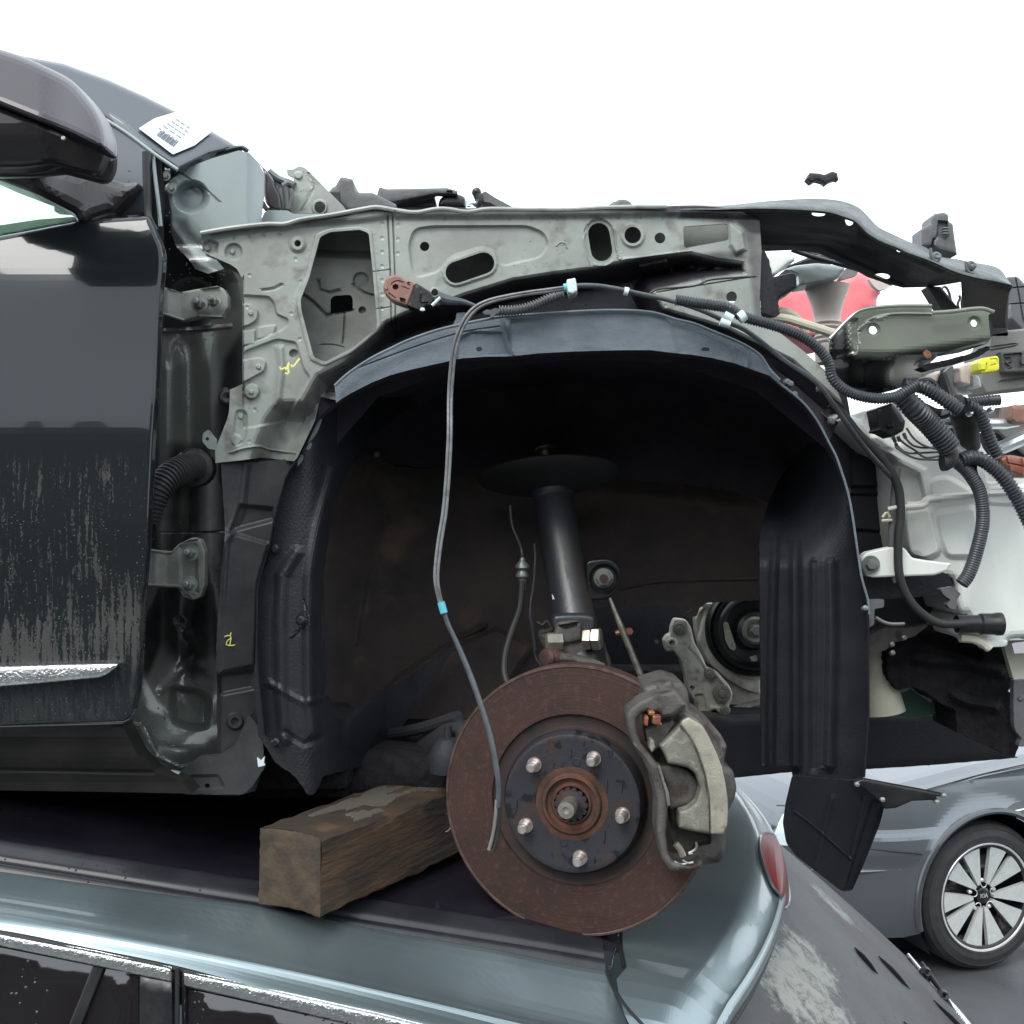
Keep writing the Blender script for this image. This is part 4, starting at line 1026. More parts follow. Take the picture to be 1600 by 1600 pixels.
# back wall of the wheel house
wall_poly = [(470, 1130), (480, 800), (520, 690), (580, 600), (800, 560), (1100, 560), (1230, 650), (1240, 935), (1187, 938), (1120, 941), (1105, 942), (1093, 950), (1089, 962), (1078, 966), (1066, 962), (1060, 950), (1048, 943), (990, 948), (925, 945), (922, 980), (900, 1060), (830, 1130), (640, 1200), (560, 1215), (500, 1200)]
WH = part('wheel_house_wall', tri_sheet(wall_poly, lambda x, y: 1.62 + .03 * sst((x - 760) / 90.) - .10 * sst((620 - x) / 140.), .004, step=9, holes=[circ(1075, 951, 5, 12)], feats=[
      Bead(Z6([(350, 1380), (470, 1330), (600, 1230), (720, 1150), (850, 1060), (950, 1010)]), 14, 9), Area(Z6([(350, 1390), (600, 1250), (860, 1075), (1000, 1020), (1150, 1090), (900, 1500), (400, 1700)]), 26, 10),
      Bead(Z6([(490, 290), (580, 345), (700, 355), (820, 345)]), 4, 4), Bead(Z6([(450, 870), (430, 1000), (420, 1080)]), 4, 5), Bead(Z6([(480, 780), (440, 960)]), -3, 8), Bead(ZE([(660, 860), (820, 830), (1000, 822), (1300, 815)]), 5, 3)]), 'wheelhouse', ang=0)
sub('wall_top_shade', tri_sheet(cr([(440, 780), (470, 640), (560, 540), (860, 500), (1200, 560), (1260, 700), (1240, 800), (1180, 775), (1080, 758), (1000, 752), (900, 744), (800, 738), (740, 733), (690, 735), (640, 728), (600, 712), (560, 716), (520, 760), (490, 850), (450, 860)], 3, True), lambda x, y: 1.575 - .10 * sst((620 - x) / 140.), .006, step=14), 'liner', WH)  # dark sheet added over the wall top in place of its shade
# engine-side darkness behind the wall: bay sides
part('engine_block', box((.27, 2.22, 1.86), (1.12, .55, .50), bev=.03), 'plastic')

# ---- front ribbed piece of the liner
fr_poly = [(1187, 850), (1192, 815), (1204, 780), (1222, 745), (1243, 712), (1266, 692), (1292, 690), (1305, 712), (1315, 737), (1332, 806), (1341, 868), (1347, 905), (1356, 937), (1358, 978), (1359, 1115), (1354, 1180), (1350, 1214), (1330, 1222), (1240, 1215), (1235, 1196), (1190, 1196)]
sub('liner_front_section', tri_sheet(fr_poly, lambda x, y: (lambda t: t * 1.226 + (1 - t) * (1.215 + .40 * np.clip((1326 - x) / 100., 0, 1) ** 1.6))(sst((y - 700) / 190.)), .004, step=6, rough=.4, feats=[
      Bead([(1212, 838), (1208, 900), (1205, 1000), (1203, 1196)], 13, 10), Bead([(1242, 850), (1243, 950), (1243, 1196)], 12, 13), Bead([(1298, 880), (1300, 1000), (1296, 1196)], 6, 14), Bead([(1271, 880), (1271, 1200)], -3, 9)]), 'liner_plastic', LINER, ang=0)
edge_line = [(1205, 588), (1219, 600), (1245, 620), (1263, 638), (1280, 662), (1294, 689), (1306, 712), (1315, 737), (1325, 770), (1332, 806), (1337, 840), (1341, 868), (1347, 905), (1356, 937), (1358, 960)]
sub('liner_outer_rim', tube([(x, y, 1.203) for x, y in edge_line], .0013, n=6), 'liner_lip', LINER)
# plastic flap under it
FLAP = part('undertray_flap', tri_sheet(rnd(ZA([(445, 360), (760, 385), (905, 500), (880, 600), (800, 800), (740, 935), (690, 938), (640, 900), (460, 760), (415, 700), (398, 600), (412, 500)]), 5), lambda x, y: 1.2 + .0003 * (y - 1215), .004, step=7, feats=[
      Bead(ZA([(455, 540), (560, 620), (740, 780)]), 4, 3), Bead(ZA([(640, 480), (590, 700), (560, 820)]), 3, 4), Bead(ZA([(800, 480), (770, 600), (740, 760)]), 4, 4), Area(ZA([(840, 480), (905, 500), (740, 935), (700, 930)]), -6, 5)]), 'plastic', ang=0)
sub('flap_bracket', tri_sheet(rnd(ZA([(745, 390), (800, 375), (900, 395), (1090, 430), (1210, 455), (1205, 462), (1160, 462), (1185, 492), (1165, 500), (1140, 480), (1040, 485), (960, 520), (905, 525), (870, 480), (800, 420)]), 1.5), 1.19, .008, step=5, edge=(2, 2)), 'plastic_smooth', FLAP)
for x, y in ((765, 402), (893, 478), (1165, 490), (1200, 458)):
    sub('clip', lathe(P(*ZA([(x, y)])[0], 1.185), (.1, -1, .2), [(.0024, -.003), (.0026, .001), (.0001, .002)], 10), 'bolt', FLAP)

# ---- strut
sc_ = Vector(P(858, 745, 1.47)); sb = Vector(P(905, 1010, 1.385))
ax = (sc_ - sb).normalized(); Ls = (sc_ - sb).length
STR = part('suspension_strut', lathe(sb, ax, [(.031, -.035), (.032, -.01), (.031, .012), (.0285, .02), (.0285, .05), (.0275, .055), (.0268, .14), (.0262, Ls * .86), (.0240, Ls * .875), (.0240, Ls * .9), (.019, Ls * .93)], 32), 'strut')
tilt = Vector((-.06, .24, 1)).normalized()
sub('spring_seat', lathe(sc_, tilt, [(.02, -.034), (.026, -.022), (.05, -.016), (.078, -.008), (.092, -.003), (.096, .001), (.092, .004), (.06, .009), (.03, .014), (.012, .018)], 48), 'rubber', STR)
sub('piston_rod', lathe(sc_ + ax * .015, ax, [(.0055, 0), (.0055, .022), (.0145, .023), (.0145, .026), (.0001, .026)], 18), 'zinc', STR)
sub('cup', lathe(sb + ax * Ls * .87, ax, [(.025, -.004), (.028, 0), (.028, .01), (.024, .013)], 24), 'strut', STR)
sub('brake_pipe_tab', tri_sheet(rnd(ZE([(300, 410), (340, 420), (355, 460), (340, 475), (290, 470), (280, 440)]), 2), 1.445, .004, step=4), 'grey_plastic', STR)
sub('paint_chip', tri_sheet(ZE([(315, 885), (322, 895), (328, 912), (318, 912)]), 1.372, .0006, step=3), 'paper', STR)
sub('paint_chip', tri_sheet(ZE([(372, 715), (380, 730), (384, 790), (378, 775)]), 1.378, .0006, step=3), 'zinc', STR)
part('knuckle_casting', tri_sheet(cr(ZE([(250, 1090), (290, 1070), (340, 1060), (350, 1110), (470, 1090), (560, 1110), (585, 1170), (600, 1240), (540, 1290), (330, 1290), (300, 1200)]), 3, True), 1.37, .04, step=5, edge=(8, 10)), 'cast', ang=40)
part('strut_foot', tri_sheet(cr(ZE([(318, 1000), (340, 985), (420, 980), (500, 985), (525, 1010), (520, 1060), (480, 1080), (340, 1070), (315, 1040)]), 3, True), 1.352, .04, step=5, edge=(6, 8)), 'strut', ang=40)
KC = part('knuckle_clamp', tri_sheet(rnd(ZE([(328, 1060), (335, 1030), (350, 1018), (400, 1012), (440, 1012), (458, 1030), (462, 1080), (470, 1150), (480, 1215), (360, 1225), (350, 1160), (320, 1120)]), 4), 1.345, .05, step=5, edge=(5, 7),
     feats=[Area(ZE([(350, 1040), (440, 1025), (430, 1045), (380, 1060)]), -9, 4), Area(ZE([(360, 1130), (460, 1110), (480, 1220), (360, 1225)]), -5, 8)]), 'cast', ang=40)
sub('pinch_bolt', lathe(P(*ZE([(468, 1105)])[0], 1.345), (1, -.25, .05), [(.013, 0), (.0135, .002), (.0135, .009), (.011, .010), (.011, .011), (.0145, .0115), (.0145, .020), (.012, .022), (.0001, .022)], 6), 'zinc', KC)
sub('pinch_bolt_end', lathe(P(*ZE([(300, 1115)])[0], 1.345), (-1, -.2, 0), [(.011, -.016), (.011, .0), (.009, .003), (.0001, .003)], 6), 'alloy', KC)
sub('boot', lathe(P(*ZE([(290, 1195)])[0], 1.335), (-.8, -.7, .1), [(.010, -.03), (.012, -.008), (.010, -.004), (.0125, 0), (.010, .004), (.006, .005), (.0001, .004)], 20), 'rust_boot', KC)
sub('knuckle_arm', tube(ZE([(300, 1195), (400, 1200), (480, 1215), (560, 1245)]), .007, 1.34), 'cast', KC)
# brake line, sensor line
BL = part('brake_hose', tube([(797, 790, 1.45), (800, 820, 1.44), (810, 845, 1.43), (815, 860, 1.42), (816, 880, 1.42)], .0017, n=8), 'cable')
sub('hose_union', lathe(P(816, 876, 1.42), (0, 0, -1), [(.003, -.004), (.004, 0), (.009, .006), (.0095, .009), (.006, .013), (.0085, .018), (.0085, .021), (.005, .023), (.005, .038), (.0001, .038)], 12), 'bolt', BL)
sub('rubber_hose', tube([(816, 905, 1.42), (812, 950, 1.41), (800, 985, 1.40), (790, 1020, 1.385), (788, 1050, 1.37), (795, 1075, 1.36)], .0046, n=10), 'rubber', BL)
part('speed_sensor_wire', tube(ZE([(230, 645), (234, 720), (225, 850), (212, 930), (212, 1000), (225, 1080), (235, 1180), (262, 1230)]), .0013, 1.40, n=6), 'cable')
part('sensor_wire_sleeve', tube(ZE([(208, 990), (222, 1050), (232, 1120), (236, 1160)]), .0032, 1.395), 'rubber')
part('boot_clip', tube(ZE([(240, 1020), (270, 1035), (290, 1015), (310, 1045)]), .0022, 1.37), 'rubber')
# stabiliser link boss and rod
LB = part('link_boss', tri_sheet(cr(ZE([(485, 735), (530, 722), (590, 722), (635, 755), (648, 815), (630, 870), (590, 905), (500, 915), (490, 860), (482, 790)]), 4, True), 1.395, .02, step=4, edge=(3, 3), feats=[Area(circ(*ZE([(565, 815)])[0], 22), -4, 5)]), 'plastic_smooth', ang=0)
sub('nut', hexhead(P(*ZE([(563, 810)])[0], 1.392), (0, -1, 0), .0105, .009, washer=.0125), 'bolt', LB)
sub('nut', lathe(P(*ZE([(563, 810)])[0], 1.383), (0, -1, 0), [(.0052, 0), (.0052, .006), (.0001, .006)], 16), 'rust_dark', LB)
SL = part('stabiliser_link', tube(ZE([(593, 905), (625, 990), (690, 1150), (760, 1322)]), [.0018, .0042, .0042, .0042], 1.37, n=14), 'zinc')
sub('pinch_bolt', tube(ZE([(620, 1075), (680, 1062)]), .0035, 1.40), 'copper', SL)
sub('nut', hexhead(P(*ZE([(682, 1065)])[0], 1.39), (.2, -1, 0), .005, .006), 'copper', SL)

# ---- brake disc assembly
yaw = math.radians(14.5)
an = Vector((-math.sin(yaw), -math.cos(yaw), .02)).normalized()      # outward axle direction
dc = Vector(P(898, 1250, 1.225))
DISC = part('brake_disc', lathe(dc, an, [(.0945, -.001), (.0955, .0005), (.1495, .0005), (.151, -.001), (.151, -.009), (.142, -.010), (.142, -.016), (.151, -.017), (.151, -.025), (.09, -.026)], 128), 'rust')
sub('rust_lip', lathe(dc, an, [(.1472, .0006), (.1480, .0014), (.1498, .0013), (.1511, -.0008)], 128), 'lip', DISC)
sub('disc_ring_groove', lathe(dc, an, [(.0952, .0003), (.0942, -.0025), (.088, -.0045), (.0815, -.004), (.0795, -.001)], 96), 'rust_dark', DISC)
HAT = sub('disc_hat', lathe(dc, an, [(.080, -.002), (.079, .006), (.0775, .012), (.0755, .0165), (.073, .0172), (.07, .0168), (.034, .0168), (.0335, .0155)], 96), 'hat', DISC)
sub('disc_hat_edge', lathe(dc, an, [(.0805, -.002), (.080, .004), (.0793, .0065)], 96), 'rust_dark', DISC)
HUB = part('wheel_hub', lathe(dc, an, [(.034, .012), (.0338, .0185), (.032, .021), (.029, .0215), (.0275, .017), (.0235, .016), (.0215, .019), (.0195, .019), (.0185, .006), (.0001, .004)], 64), 'hub_rust')
sub('rust_ring', lathe(dc, an, [(.0405, .0170), (.036, .0176), (.0335, .0172)], 64), 'hub_rust', HUB)
e1 = an.cross(Vector((0, 0, 1))).normalized(); e2 = e1.cross(an)
if e1.x < 0: e1 = -e1
if e2.z < 0: e2 = -e2
ring = []
n = 14
for k in range(n):
    a = 2 * math.pi * k / n
    ring.append(lathe(dc + an * .0165 + e1 * .0155 * math.cos(a) + e2 * .0155 * math.sin(a), an, [(.0034, 0), (.0034, .006), (.0001, .0062)], 10))
sub('castellated_nut', join(lathe(dc, an, [(.0165, .010), (.0155, .0225), (.009, .0235), (.0085, .02)], 24), *ring), 'hat', HUB)
sp = dc + an * .012
sub('spindle_end', lathe(sp, an, [(.0095, 0), (.0095, .020), (.0100, .021), (.0100, .024), (.0095, .025), (.0095, .028), (.0102, .029), (.0090, .036), (.004, .0365), (.003, .0345), (.0001, .034)], 24), 'zinc', HUB)
def onplane(px, py, off):
    o = Vector((0, 0, H)); r = (Vector(P(px, py, 1)) - o)
    q = dc + an * off
    t_ = (q - o).dot(an) / r.dot(an)
    return o + r * t_
stud_me = None
for zx, zy in ((738, 722), (458, 750), (418, 1036), (674, 1188), (874, 986)):
    px, py = Z7([(zx, zy)])[0]
    q = onplane(px + 3.5, py - 4, .017)
    if stud_me is None:
        v, f = lathe((0, 0, 0), an, [(.0082, 0), (.0082, .0015), (.0062, .0015)] + sum([[(.0062, .0025 + i * .0016), (.0056, .0033 + i * .0016)] for i in range(9)], []) + [(.0055, .0185), (.0045, .0200), (.003, .0203), (.0001, .0203)], 20)
        s0 = sub('wheel_stud', (v, f), 'stud', DISC, ang=25); s0.location = q; stud_me = s0.data
    else:
        mk('wheel_stud', None, None, DISC, me=stud_me, loc=q)
for zx, zy, r in ((667, 728, .0042), (606, 1110, .0036)):
    px, py = Z7([(zx, zy)])[0]
    sub('threaded_hole', lathe(onplane(px, py, .0172), an, [(r * 1.2, 0), (r, .0002), (r, -.004), (.0001, -.004)], 16), 'plastic', HAT)
# scratches on hat
sc = []
for zx, zy, ln in ((640, 690, 40), (560, 740, 22), (835, 680, 26), (810, 840, 60), (800, 1080, 60), (470, 905, 30), (700, 640, 20), (385, 930, 50), (750, 1190, 30), (880, 850, 40)):
    a0 = onplane(*Z7([(zx, zy - ln / 2)])[0], .0174); a1 = onplane(*Z7([(zx - 3, zy + ln / 2)])[0], .0174)
    sc.append(tube3([a0, a1], .0009, n=5, sub=1))
sub('rust_run', join(*sc), 'wheelhouse_dark', HAT)

# ---- caliper
cal_back = Z7([(980, 372), (1060, 345), (1100, 335), (1170, 352), (1195, 400), (1200, 470), (1285, 520), (1350, 600), (1376, 650), (1358, 740), (1405, 765), (1422, 850), (1410, 900), (1385, 950), (1375, 1010), (1370, 1150), (1345, 1200), (1240, 1215), (1150, 1160), (1120, 1090), (1100, 1000), (1060, 760), (1000, 640), (985, 560), (975, 450)])
CAL = part('brake_caliper', tri_sheet(rnd(cal_back, 5), lambda x, y: 1.1640 + .02 * sst((y - 1060) / -20.), .07, step=6, edge=(10, 12), feats=[
      Area(ZK([(320, 150), (420, 95), (430, 180), (320, 200)]), 6, 5), Area(ZK([(560, 330), (700, 370), (820, 560), (780, 660), (720, 560), (620, 420)]), -10, 10),
      Area(rnd(ZK([(330, 740), (480, 730), (590, 800), (620, 900), (560, 1010), (420, 1050)]), 14), -8, 8), Area(ZK([(410, 1180), (700, 1240), (700, 1300), (600, 1320), (520, 1420), (430, 1380)]), -14, 6)]), 'cast', ang=40)
brk = ZK([(88, 370), (110, 320), (180, 265), (310, 200), (330, 205), (440, 180), (470, 200), (525, 280), (530, 300), (480, 335), (430, 372), (350, 385), (330, 345), (270, 345), (250, 330), (200, 350), (162, 400), (170, 500), (195, 570), (260, 650), (330, 740), (375, 870), (395, 1000), (385, 1150), (375, 1240), (395, 1380), (430, 1440), (560, 1470), (650, 1440), (640, 1490), (560, 1515), (410, 1508), (350, 1420), (310, 1220), (315, 1000), (275, 830), (220, 710), (140, 590), (100, 470)])
sub('caliper_bracket', tri_sheet(rnd(brk, 3), lambda x, y: 1.1320 + .0 * x, .035, step=5, edge=(6, 6), feats=[Bead(ZK([(130, 570), (180, 620), (260, 720), (310, 840)]), 2.5, 3), Area(ZK([(330, 205), (440, 180), (525, 290), (430, 372), (350, 385), (320, 300)]), 4, 10)]), 'cast', CAL, ang=40)
fing = ZK([(328, 590), (420, 500), (480, 440), (500, 405), (545, 378), (580, 400), (650, 440), (700, 530), (750, 640), (790, 740), (815, 850), (832, 960), (838, 1080), (830, 1180), (800, 1242), (700, 1238), (560, 1215), (475, 1195), (475, 1070), (540, 1050), (600, 1000), (630, 900), (600, 800), (540, 750), (450, 730), (395, 722), (370, 660)])
FG = sub('caliper_finger', tri_sheet(rnd(fing, 3), lambda x, y: 1.1290 + .0 * x, .04, step=5, edge=(5, 6), feats=[
      Area(ZK([(480, 440), (545, 378), (600, 380), (760, 620), (850, 960), (850, 1260), (700, 1260), (705, 1050), (670, 820), (610, 640)]), 5, 5, out=-2), Bead(ZK([(482, 445), (560, 540), (612, 650), (670, 820), (700, 1000), (704, 1238)]), -3, 1.8)]), 'alloy', CAL, ang=40)
strip2 = ZK([(486, 430), (500, 405), (545, 380), (580, 402), (645, 440), (700, 535), (750, 642), (788, 742), (812, 850), (829, 960), (834, 1080), (826, 1180), (798, 1238), (712, 1236), (710, 1100), (700, 950), (670, 790), (625, 650), (570, 530)])
sub('machined_strip', tri_sheet(rnd(strip2, 2), 1.1235, .002, step=5, edge=(3, 1.5)), 'alloy_bright', FG, ang=40)
sub('piston', tri_sheet(cr(ZK([(325, 745), (440, 735), (540, 770), (605, 850), (610, 930), (560, 1010), (460, 1045), (400, 1050), (390, 950), (360, 830)]), 4, True), 1.1460, .03, step=5, edge=(6, 4)), 'cast', CAL, ang=0)
sub('pad_edge', tri_sheet(rnd(ZK([(318, 745), (340, 740), (370, 850), (400, 930), (412, 1030), (390, 1035), (375, 930), (345, 830)]), 1), 1.1290, .02, step=4, edge=(1.5, 1)), 'alloy_dull', CAL)
sub('pad_backing', tri_sheet(rnd(ZK([(230, 480), (380, 420), (430, 400), (440, 430), (330, 600), (280, 640), (250, 590)]), 2), 1.1420, .03, step=5, edge=(2, 2)), 'cast', CAL)
sub('slider_boss', tri_sheet(rnd(ZK([(265, 545), (290, 548), (302, 600), (278, 640), (258, 610)]), 2), 1.1240, .02, step=4, edge=(2, 2)), 'alloy', CAL)
for c0, s0 in (((232, 400), (.0035, .012, .0095)), ((305, 392), (.0085, .012, .0085)), ((270, 345), (.006, .012, .004)), ((320, 425), (.007, .008, .003))):
    sub('pad_clip', box(Vector(P(*ZK([c0])[0], 1.1270)), s0, (0, .1, 0), bev=.0008), 'copper', CAL)
sub('pad_clip', tube(ZK([(450, 1310), (480, 1345), (505, 1400)]), .0035, 1.1340), 'zinc', CAL)
for ln in ([(440, 1440), (480, 1462), (530, 1455)], [(500, 1430), (540, 1452), (580, 1445)], [(600, 1300), (605, 1330), (590, 1355), (545, 1380)], [(545, 1385), (575, 1380)]):
    sub('pad_spring', tube(ZK(ln), .0014, 1.1360, n=6), 'bolt', CAL)

# ---- pulley and accessory bracket seen through the arch
pc = Vector(P(*ZE([(1290, 1060)])[0], 1.72)); ax2 = (0, -1, .05)
PU = part('crank_pulley', lathe(pc, ax2, [(.074, -.04), (.074, -.012), (.071, -.006), (.069, -.004), (.066, -.008), (.063, -.002), (.058, -.002), (.054, .004), (.049, .006), (.046, 0), (.032, -.004), (.028, .004), (.022, .006)], 60), 'plastic_smooth')
sub('pulley_boss', lathe(pc, ax2, [(.0215, -.004), (.0215, .006), (.018, .009), (.012, .006), (.0118, .004)], 32), 'alloy', PU)
sub('bolt', hexhead(pc + Vector((0, -.006, 0)), ax2, .009, .009, washer=.0115), 'alloy_dull', PU)
sub('pulley_window', tri_sheet(rnd(ZE([(1140, 1025), (1160, 1020), (1180, 1080), (1200, 1140), (1195, 1160), (1170, 1150), (1150, 1110)]), 3), 1.705, .003, step=5), 'alloy_bright', PU)
sub('pulley_window', tri_sheet(rnd(ZE([(1265, 1190), (1300, 1180), (1305, 1210), (1275, 1210)]), 3), 1.705, .003, step=5), 'alloy_bright', PU)
part('timing_cover', tri_sheet(cr(ZE([(1010, 1010), (1080, 930), (1250, 880), (1450, 880), (1450, 1470), (1300, 1480), (1230, 1500), (1120, 1520), (1090, 1480), (1180, 1400), (1180, 1360), (1100, 1240), (1050, 1200)]), 3, True), 1.77, .04, step=9, feats=[Bead(ZE([(1130, 1490), (1220, 1440), (1310, 1420)]), 5, 8)]), 'casting', ang=0)
AB = part('accessory_bracket', tri_sheet(rnd(ZE([(890, 1040), (905, 1005), (960, 1010), (985, 1050), (1000, 1120), (1040, 1190), (1060, 1240), (1110, 1260), (1170, 1330), (1185, 1370), (1165, 1430), (1170, 1460), (1130, 1475), (1100, 1440), (1060, 1465), (1020, 1465), (1000, 1400), (965, 1350), (955, 1280), (930, 1200), (900, 1160), (865, 1165), (850, 1110), (870, 1085), (885, 1080)]), 4), 1.69, .02, step=5, edge=(4, 5),
     holes=[circ(*ZE([(892, 1122)])[0], 4.5, 12), circ(*ZE([(990, 1338)])[0], 4, 12)],
     feats=[Area(rnd(ZE([(1005, 1370), (1045, 1368), (1060, 1450), (1020, 1455)]), 3), -6, 3), Area(rnd(ZE([(1030, 1310), (1100, 1280), (1150, 1340), (1140, 1420), (1080, 1430), (1040, 1360)]), 5), -5, 5), Bead(ZE([(975, 1150), (1020, 1200), (1050, 1250)]), -4, 3), Area(circ(*ZE([(892, 1122)])[0], 8), 3, 3)]), 'casting', ang=40)
for zx, zy, r in ((928, 1052, 6.5), (1072, 1268, 5.5), (1130, 1365, 9), (1148, 1445, 5)):
    p = P(*ZE([(zx, zy)])[0], 1.685)
    sub('bolt', join(lathe(p, (0, -1, 0), [(r * .00155, -.002), (r * .00155, .003), (r * .0011, .0045), (r * .0006, .004)], 20), hexhead(p, (0, -1, 0), r * .0007, .006)), 'alloy', AB)
part('casting_rib', tube([(1120, 1128, 1.75), (1150, 1110, 1.75), (1200, 1096, 1.75)], .008, n=8), 'alloy')
part('belt_tensioner_arm', tri_sheet(rnd(ZE([(1000, 930), (1060, 960), (1040, 1030), (1020, 1120), (1070, 1220), (1160, 1300), (1250, 1350), (1320, 1370), (1320, 1300), (1240, 1290), (1150, 1240), (1090, 1150), (1075, 1060), (1100, 980), (1160, 930)]), 4), 1.745, .02, step=6, edge=(3, 3)), 'casting', ang=40)
part('sensor_tip', lathe(P(*ZE([(818, 1118)])[0], 1.6), (0, -1, 0), [(.004, 0), (.003, .003), (.0001, .004)], 10), 'cast')
# lower suspension arm and bits in the dark
part('control_arm', tube([(640, 1205, 1.45), (680, 1170, 1.42), (720, 1150, 1.36), (760, 1160, 1.33)], [.02, .024, .022, .018], n=12), 'wheelhouse_dark')
BJ = part('ball_joint', lathe(P(700, 1180, 1.33), (0, 0, 1), [(.022, -.02), (.024, 0), (.018, .012), (.012, .02), (.005, .022), (.005, .036), (.0001, .036)], 20), 'wheelhouse_dark')
part('subframe', box((.05, 2.05, 1.72), (.62, .3, .08), bev=.02), 'insul')
part('steering_rod', tube([(560, 1155, 1.5), (650, 1140, 1.42), (716, 1120, 1.36)], .008, n=10), 'wheelhouse_dark')
part('exhaust_heat_shield', tri_sheet(ZE([(-180, 1750), (-100, 1750), (-10, 1762), (-80, 1775), (-90, 1800), (-140, 1790)]), 1.42, .003, step=5), 'zinc')

# ---- front corner: headlamp bracket
ob = Z4([(790, 775), (870, 690), (900, 668), (935, 650), (1000, 640), (1060, 635), (1215, 634), (1218, 664), (1300, 660), (1420, 644), (1475, 658), (1452, 672), (1452, 700), (1462, 770), (1440, 795), (1330, 830), (1240, 845), (1200, 880), (1290, 880), (1440, 810), (1455, 815), (1400, 850), (1200, 920), (1150, 945), (1120, 965), (1060, 985), (1000, 1000), (960, 1004), (900, 992), (840, 968), (800, 900), (790, 855)])
def ob_d(x, y):
    line = 545 + .00 * x - np.maximum(0, (x - 1400)) * .15
    return 1.19 + .085 * sst((y - line) / 70.) - .03 * sst((y - line) / -60.) * 0 + .03 * sst((1330 - x) / 36.)
obp = [Area(Z4([(780, 700), (860, 700), (880, 790), (900, 850), (1000, 850), (1080, 825), (1180, 830), (1230, 870), (1240, 1050), (780, 1050)]), 1, 16)]  # dark reflection on the lower part, painted into the bracket colour
OB = part('lamp_bracket', tri_sheet(rnd(ob, 2), ob_d, .003, paint=obp, holes=[circ(*Z4([(972, 735)])[0], 6.6, 16), circ(*Z4([(1393, 706)])[0], 5.6, 16)], step=5, feats=[
      Area(circ(*Z4([(972, 735)])[0], 10), -2.5, 3), Area(circ(*Z4([(1393, 706)])[0], 10), -2.5, 3), Bead(Z4([(905, 830), (905, 740), (960, 690), (1060, 668), (1215, 668)]), 3, 2.5), Area(Z4([(780, 860), (900, 830), (905, 690), (780, 700)]), -5, 6),
      Bead(Z4([(1240, 845), (1320, 820), (1440, 790)]), 3, 3)]), 'olive', ang=0)
sub('bracket_lip', tube(Z4([(1218, 664), (1300, 658), (1380, 648), (1430, 646), (1474, 660)]), .0022, 1.176, n=8), 'grey_module', OB)
sub('bracket_lip', tube(Z4([(790, 772), (870, 688), (930, 650), (1060, 635), (1214, 634)]), .002, 1.182, n=8), 'olive', OB)
sub('torn_foam', tri_sheet(ZG([(300, 755), (420, 700), (700, 640), (900, 590), (1050, 540), (1150, 480), (1180, 500), (1160, 540), (1030, 620), (760, 700), (560, 740), (400, 790)]), 1.187, .02, step=4, rough=.7), 'insul', OB, ang=0)
sub('rust_patch', tri_sheet(ZG([(335, 570), (380, 530), (430, 560), (445, 620), (400, 640), (350, 610)]), 1.192, .002, step=3, rough=.6), 'copper', OB)
part('headlamp_base', tri_sheet(Z4([(790, 860), (905, 835), (1180, 830), (1210, 850), (1180, 900), (1130, 955), (1000, 1000), (900, 1000), (830, 960), (800, 900)]), 1.30, .02, step=8), 'plastic')
# behind the gap: red body, filler neck, cover pieces
part('red_panel', tri_sheet(cr(ZH([(100, 700), (200, 560), (420, 480), (860, 420), (1060, 350), (1260, 420), (1310, 560), (1270, 640), (1250, 760), (1100, 900), (900, 1050), (300, 1060), (150, 900)]), 4, True), lambda x, y: 2.9, .3, step=10, edge=(14, 60)), 'red')
FN = part('washer_filler_neck', join(lathe(P(1293, 520, 1.42), (.0, .05, 1), [(.016, -.04), (.0165, -.02)] + sum([[(.0165 + .0004 * i, -.018 + i * .006), (.0145 + .0004 * i, -.015 + i * .006)] for i in range(6)], []) + [(.017, .022), (.020, .036), (.025, .050), (.029, .060)], 30),
      ), 'funnel', ang=50)
sub('filler_cap', tri_sheet(rnd(ZH([(300, 340), (420, 300), (640, 275), (860, 300), (940, 320), (860, 440), (740, 470), (450, 515), (440, 400)]), 4), 1.38, .04, step=5, edge=(4, 5)), 'pillar_light', FN)
part('neck_bracket', tri_sheet(rnd(ZH([(940, 330), (1080, 345), (1060, 400), (860, 460), (880, 430)]), 2), 1.41, .01, step=5), 'grey_module')
part('neck_bracket', tri_sheet(rnd(ZH([(1180, 430), (1260, 450), (1420, 505), (1370, 540), (1290, 560), (1230, 510)]), 2), 1.55, .01, step=6), 'funnel')
part('relay_box', tri_sheet(rnd(ZH([(140, 430), (380, 372), (425, 385), (435, 530), (250, 640), (240, 700), (190, 720), (150, 640)]), 3), 1.31, .05, step=5, edge=(3, 3)), 'plastic')
part('seam_edge', join(tri_sheet(ZH([(40, 130), (100, 130), (150, 260), (180, 420), (240, 700), (255, 800), (180, 820), (110, 800), (60, 780), (45, 400)]), 1.27, .02, step=4, rough=.7)), 'plastic_smooth')
part('bulb_cover', tri_sheet(cr(ZH([(150, 180), (200, 150), (330, 160), (400, 190), (410, 250), (340, 290), (200, 400), (160, 330)]), 3, True), 1.45, .05, step=5, edge=(5, 6)), 'tank')
part('cable_end', tube(ZH([(380, 135), (600, 210), (880, 285), (1100, 350), (1170, 385), (1430, 490)]), .003, 1.36, n=8), 'plastic_smooth')
part('fuse_cover', tri_sheet(rnd(ZH([(340, 300), (560, 210), (700, 180), (820, 190), (900, 220), (850, 250), (740, 270), (600, 270), (400, 300)]), 3), 1.42, .02, step=5, edge=(3, 3)), 'plastic_smooth')
part('fuse_cover', tri_sheet(rnd(ZH([(490, 150), (600, 125), (740, 135), (900, 190), (930, 220), (880, 240), (780, 190), (640, 190)]), 3), 1.44, .02, step=5, edge=(3, 3)), 'pillar_light')
part('coolant_pipe', tube(ZH([(60, 830), (300, 850), (480, 900), (700, 970), (820, 1010)]), .0055, 1.31), 'cream')
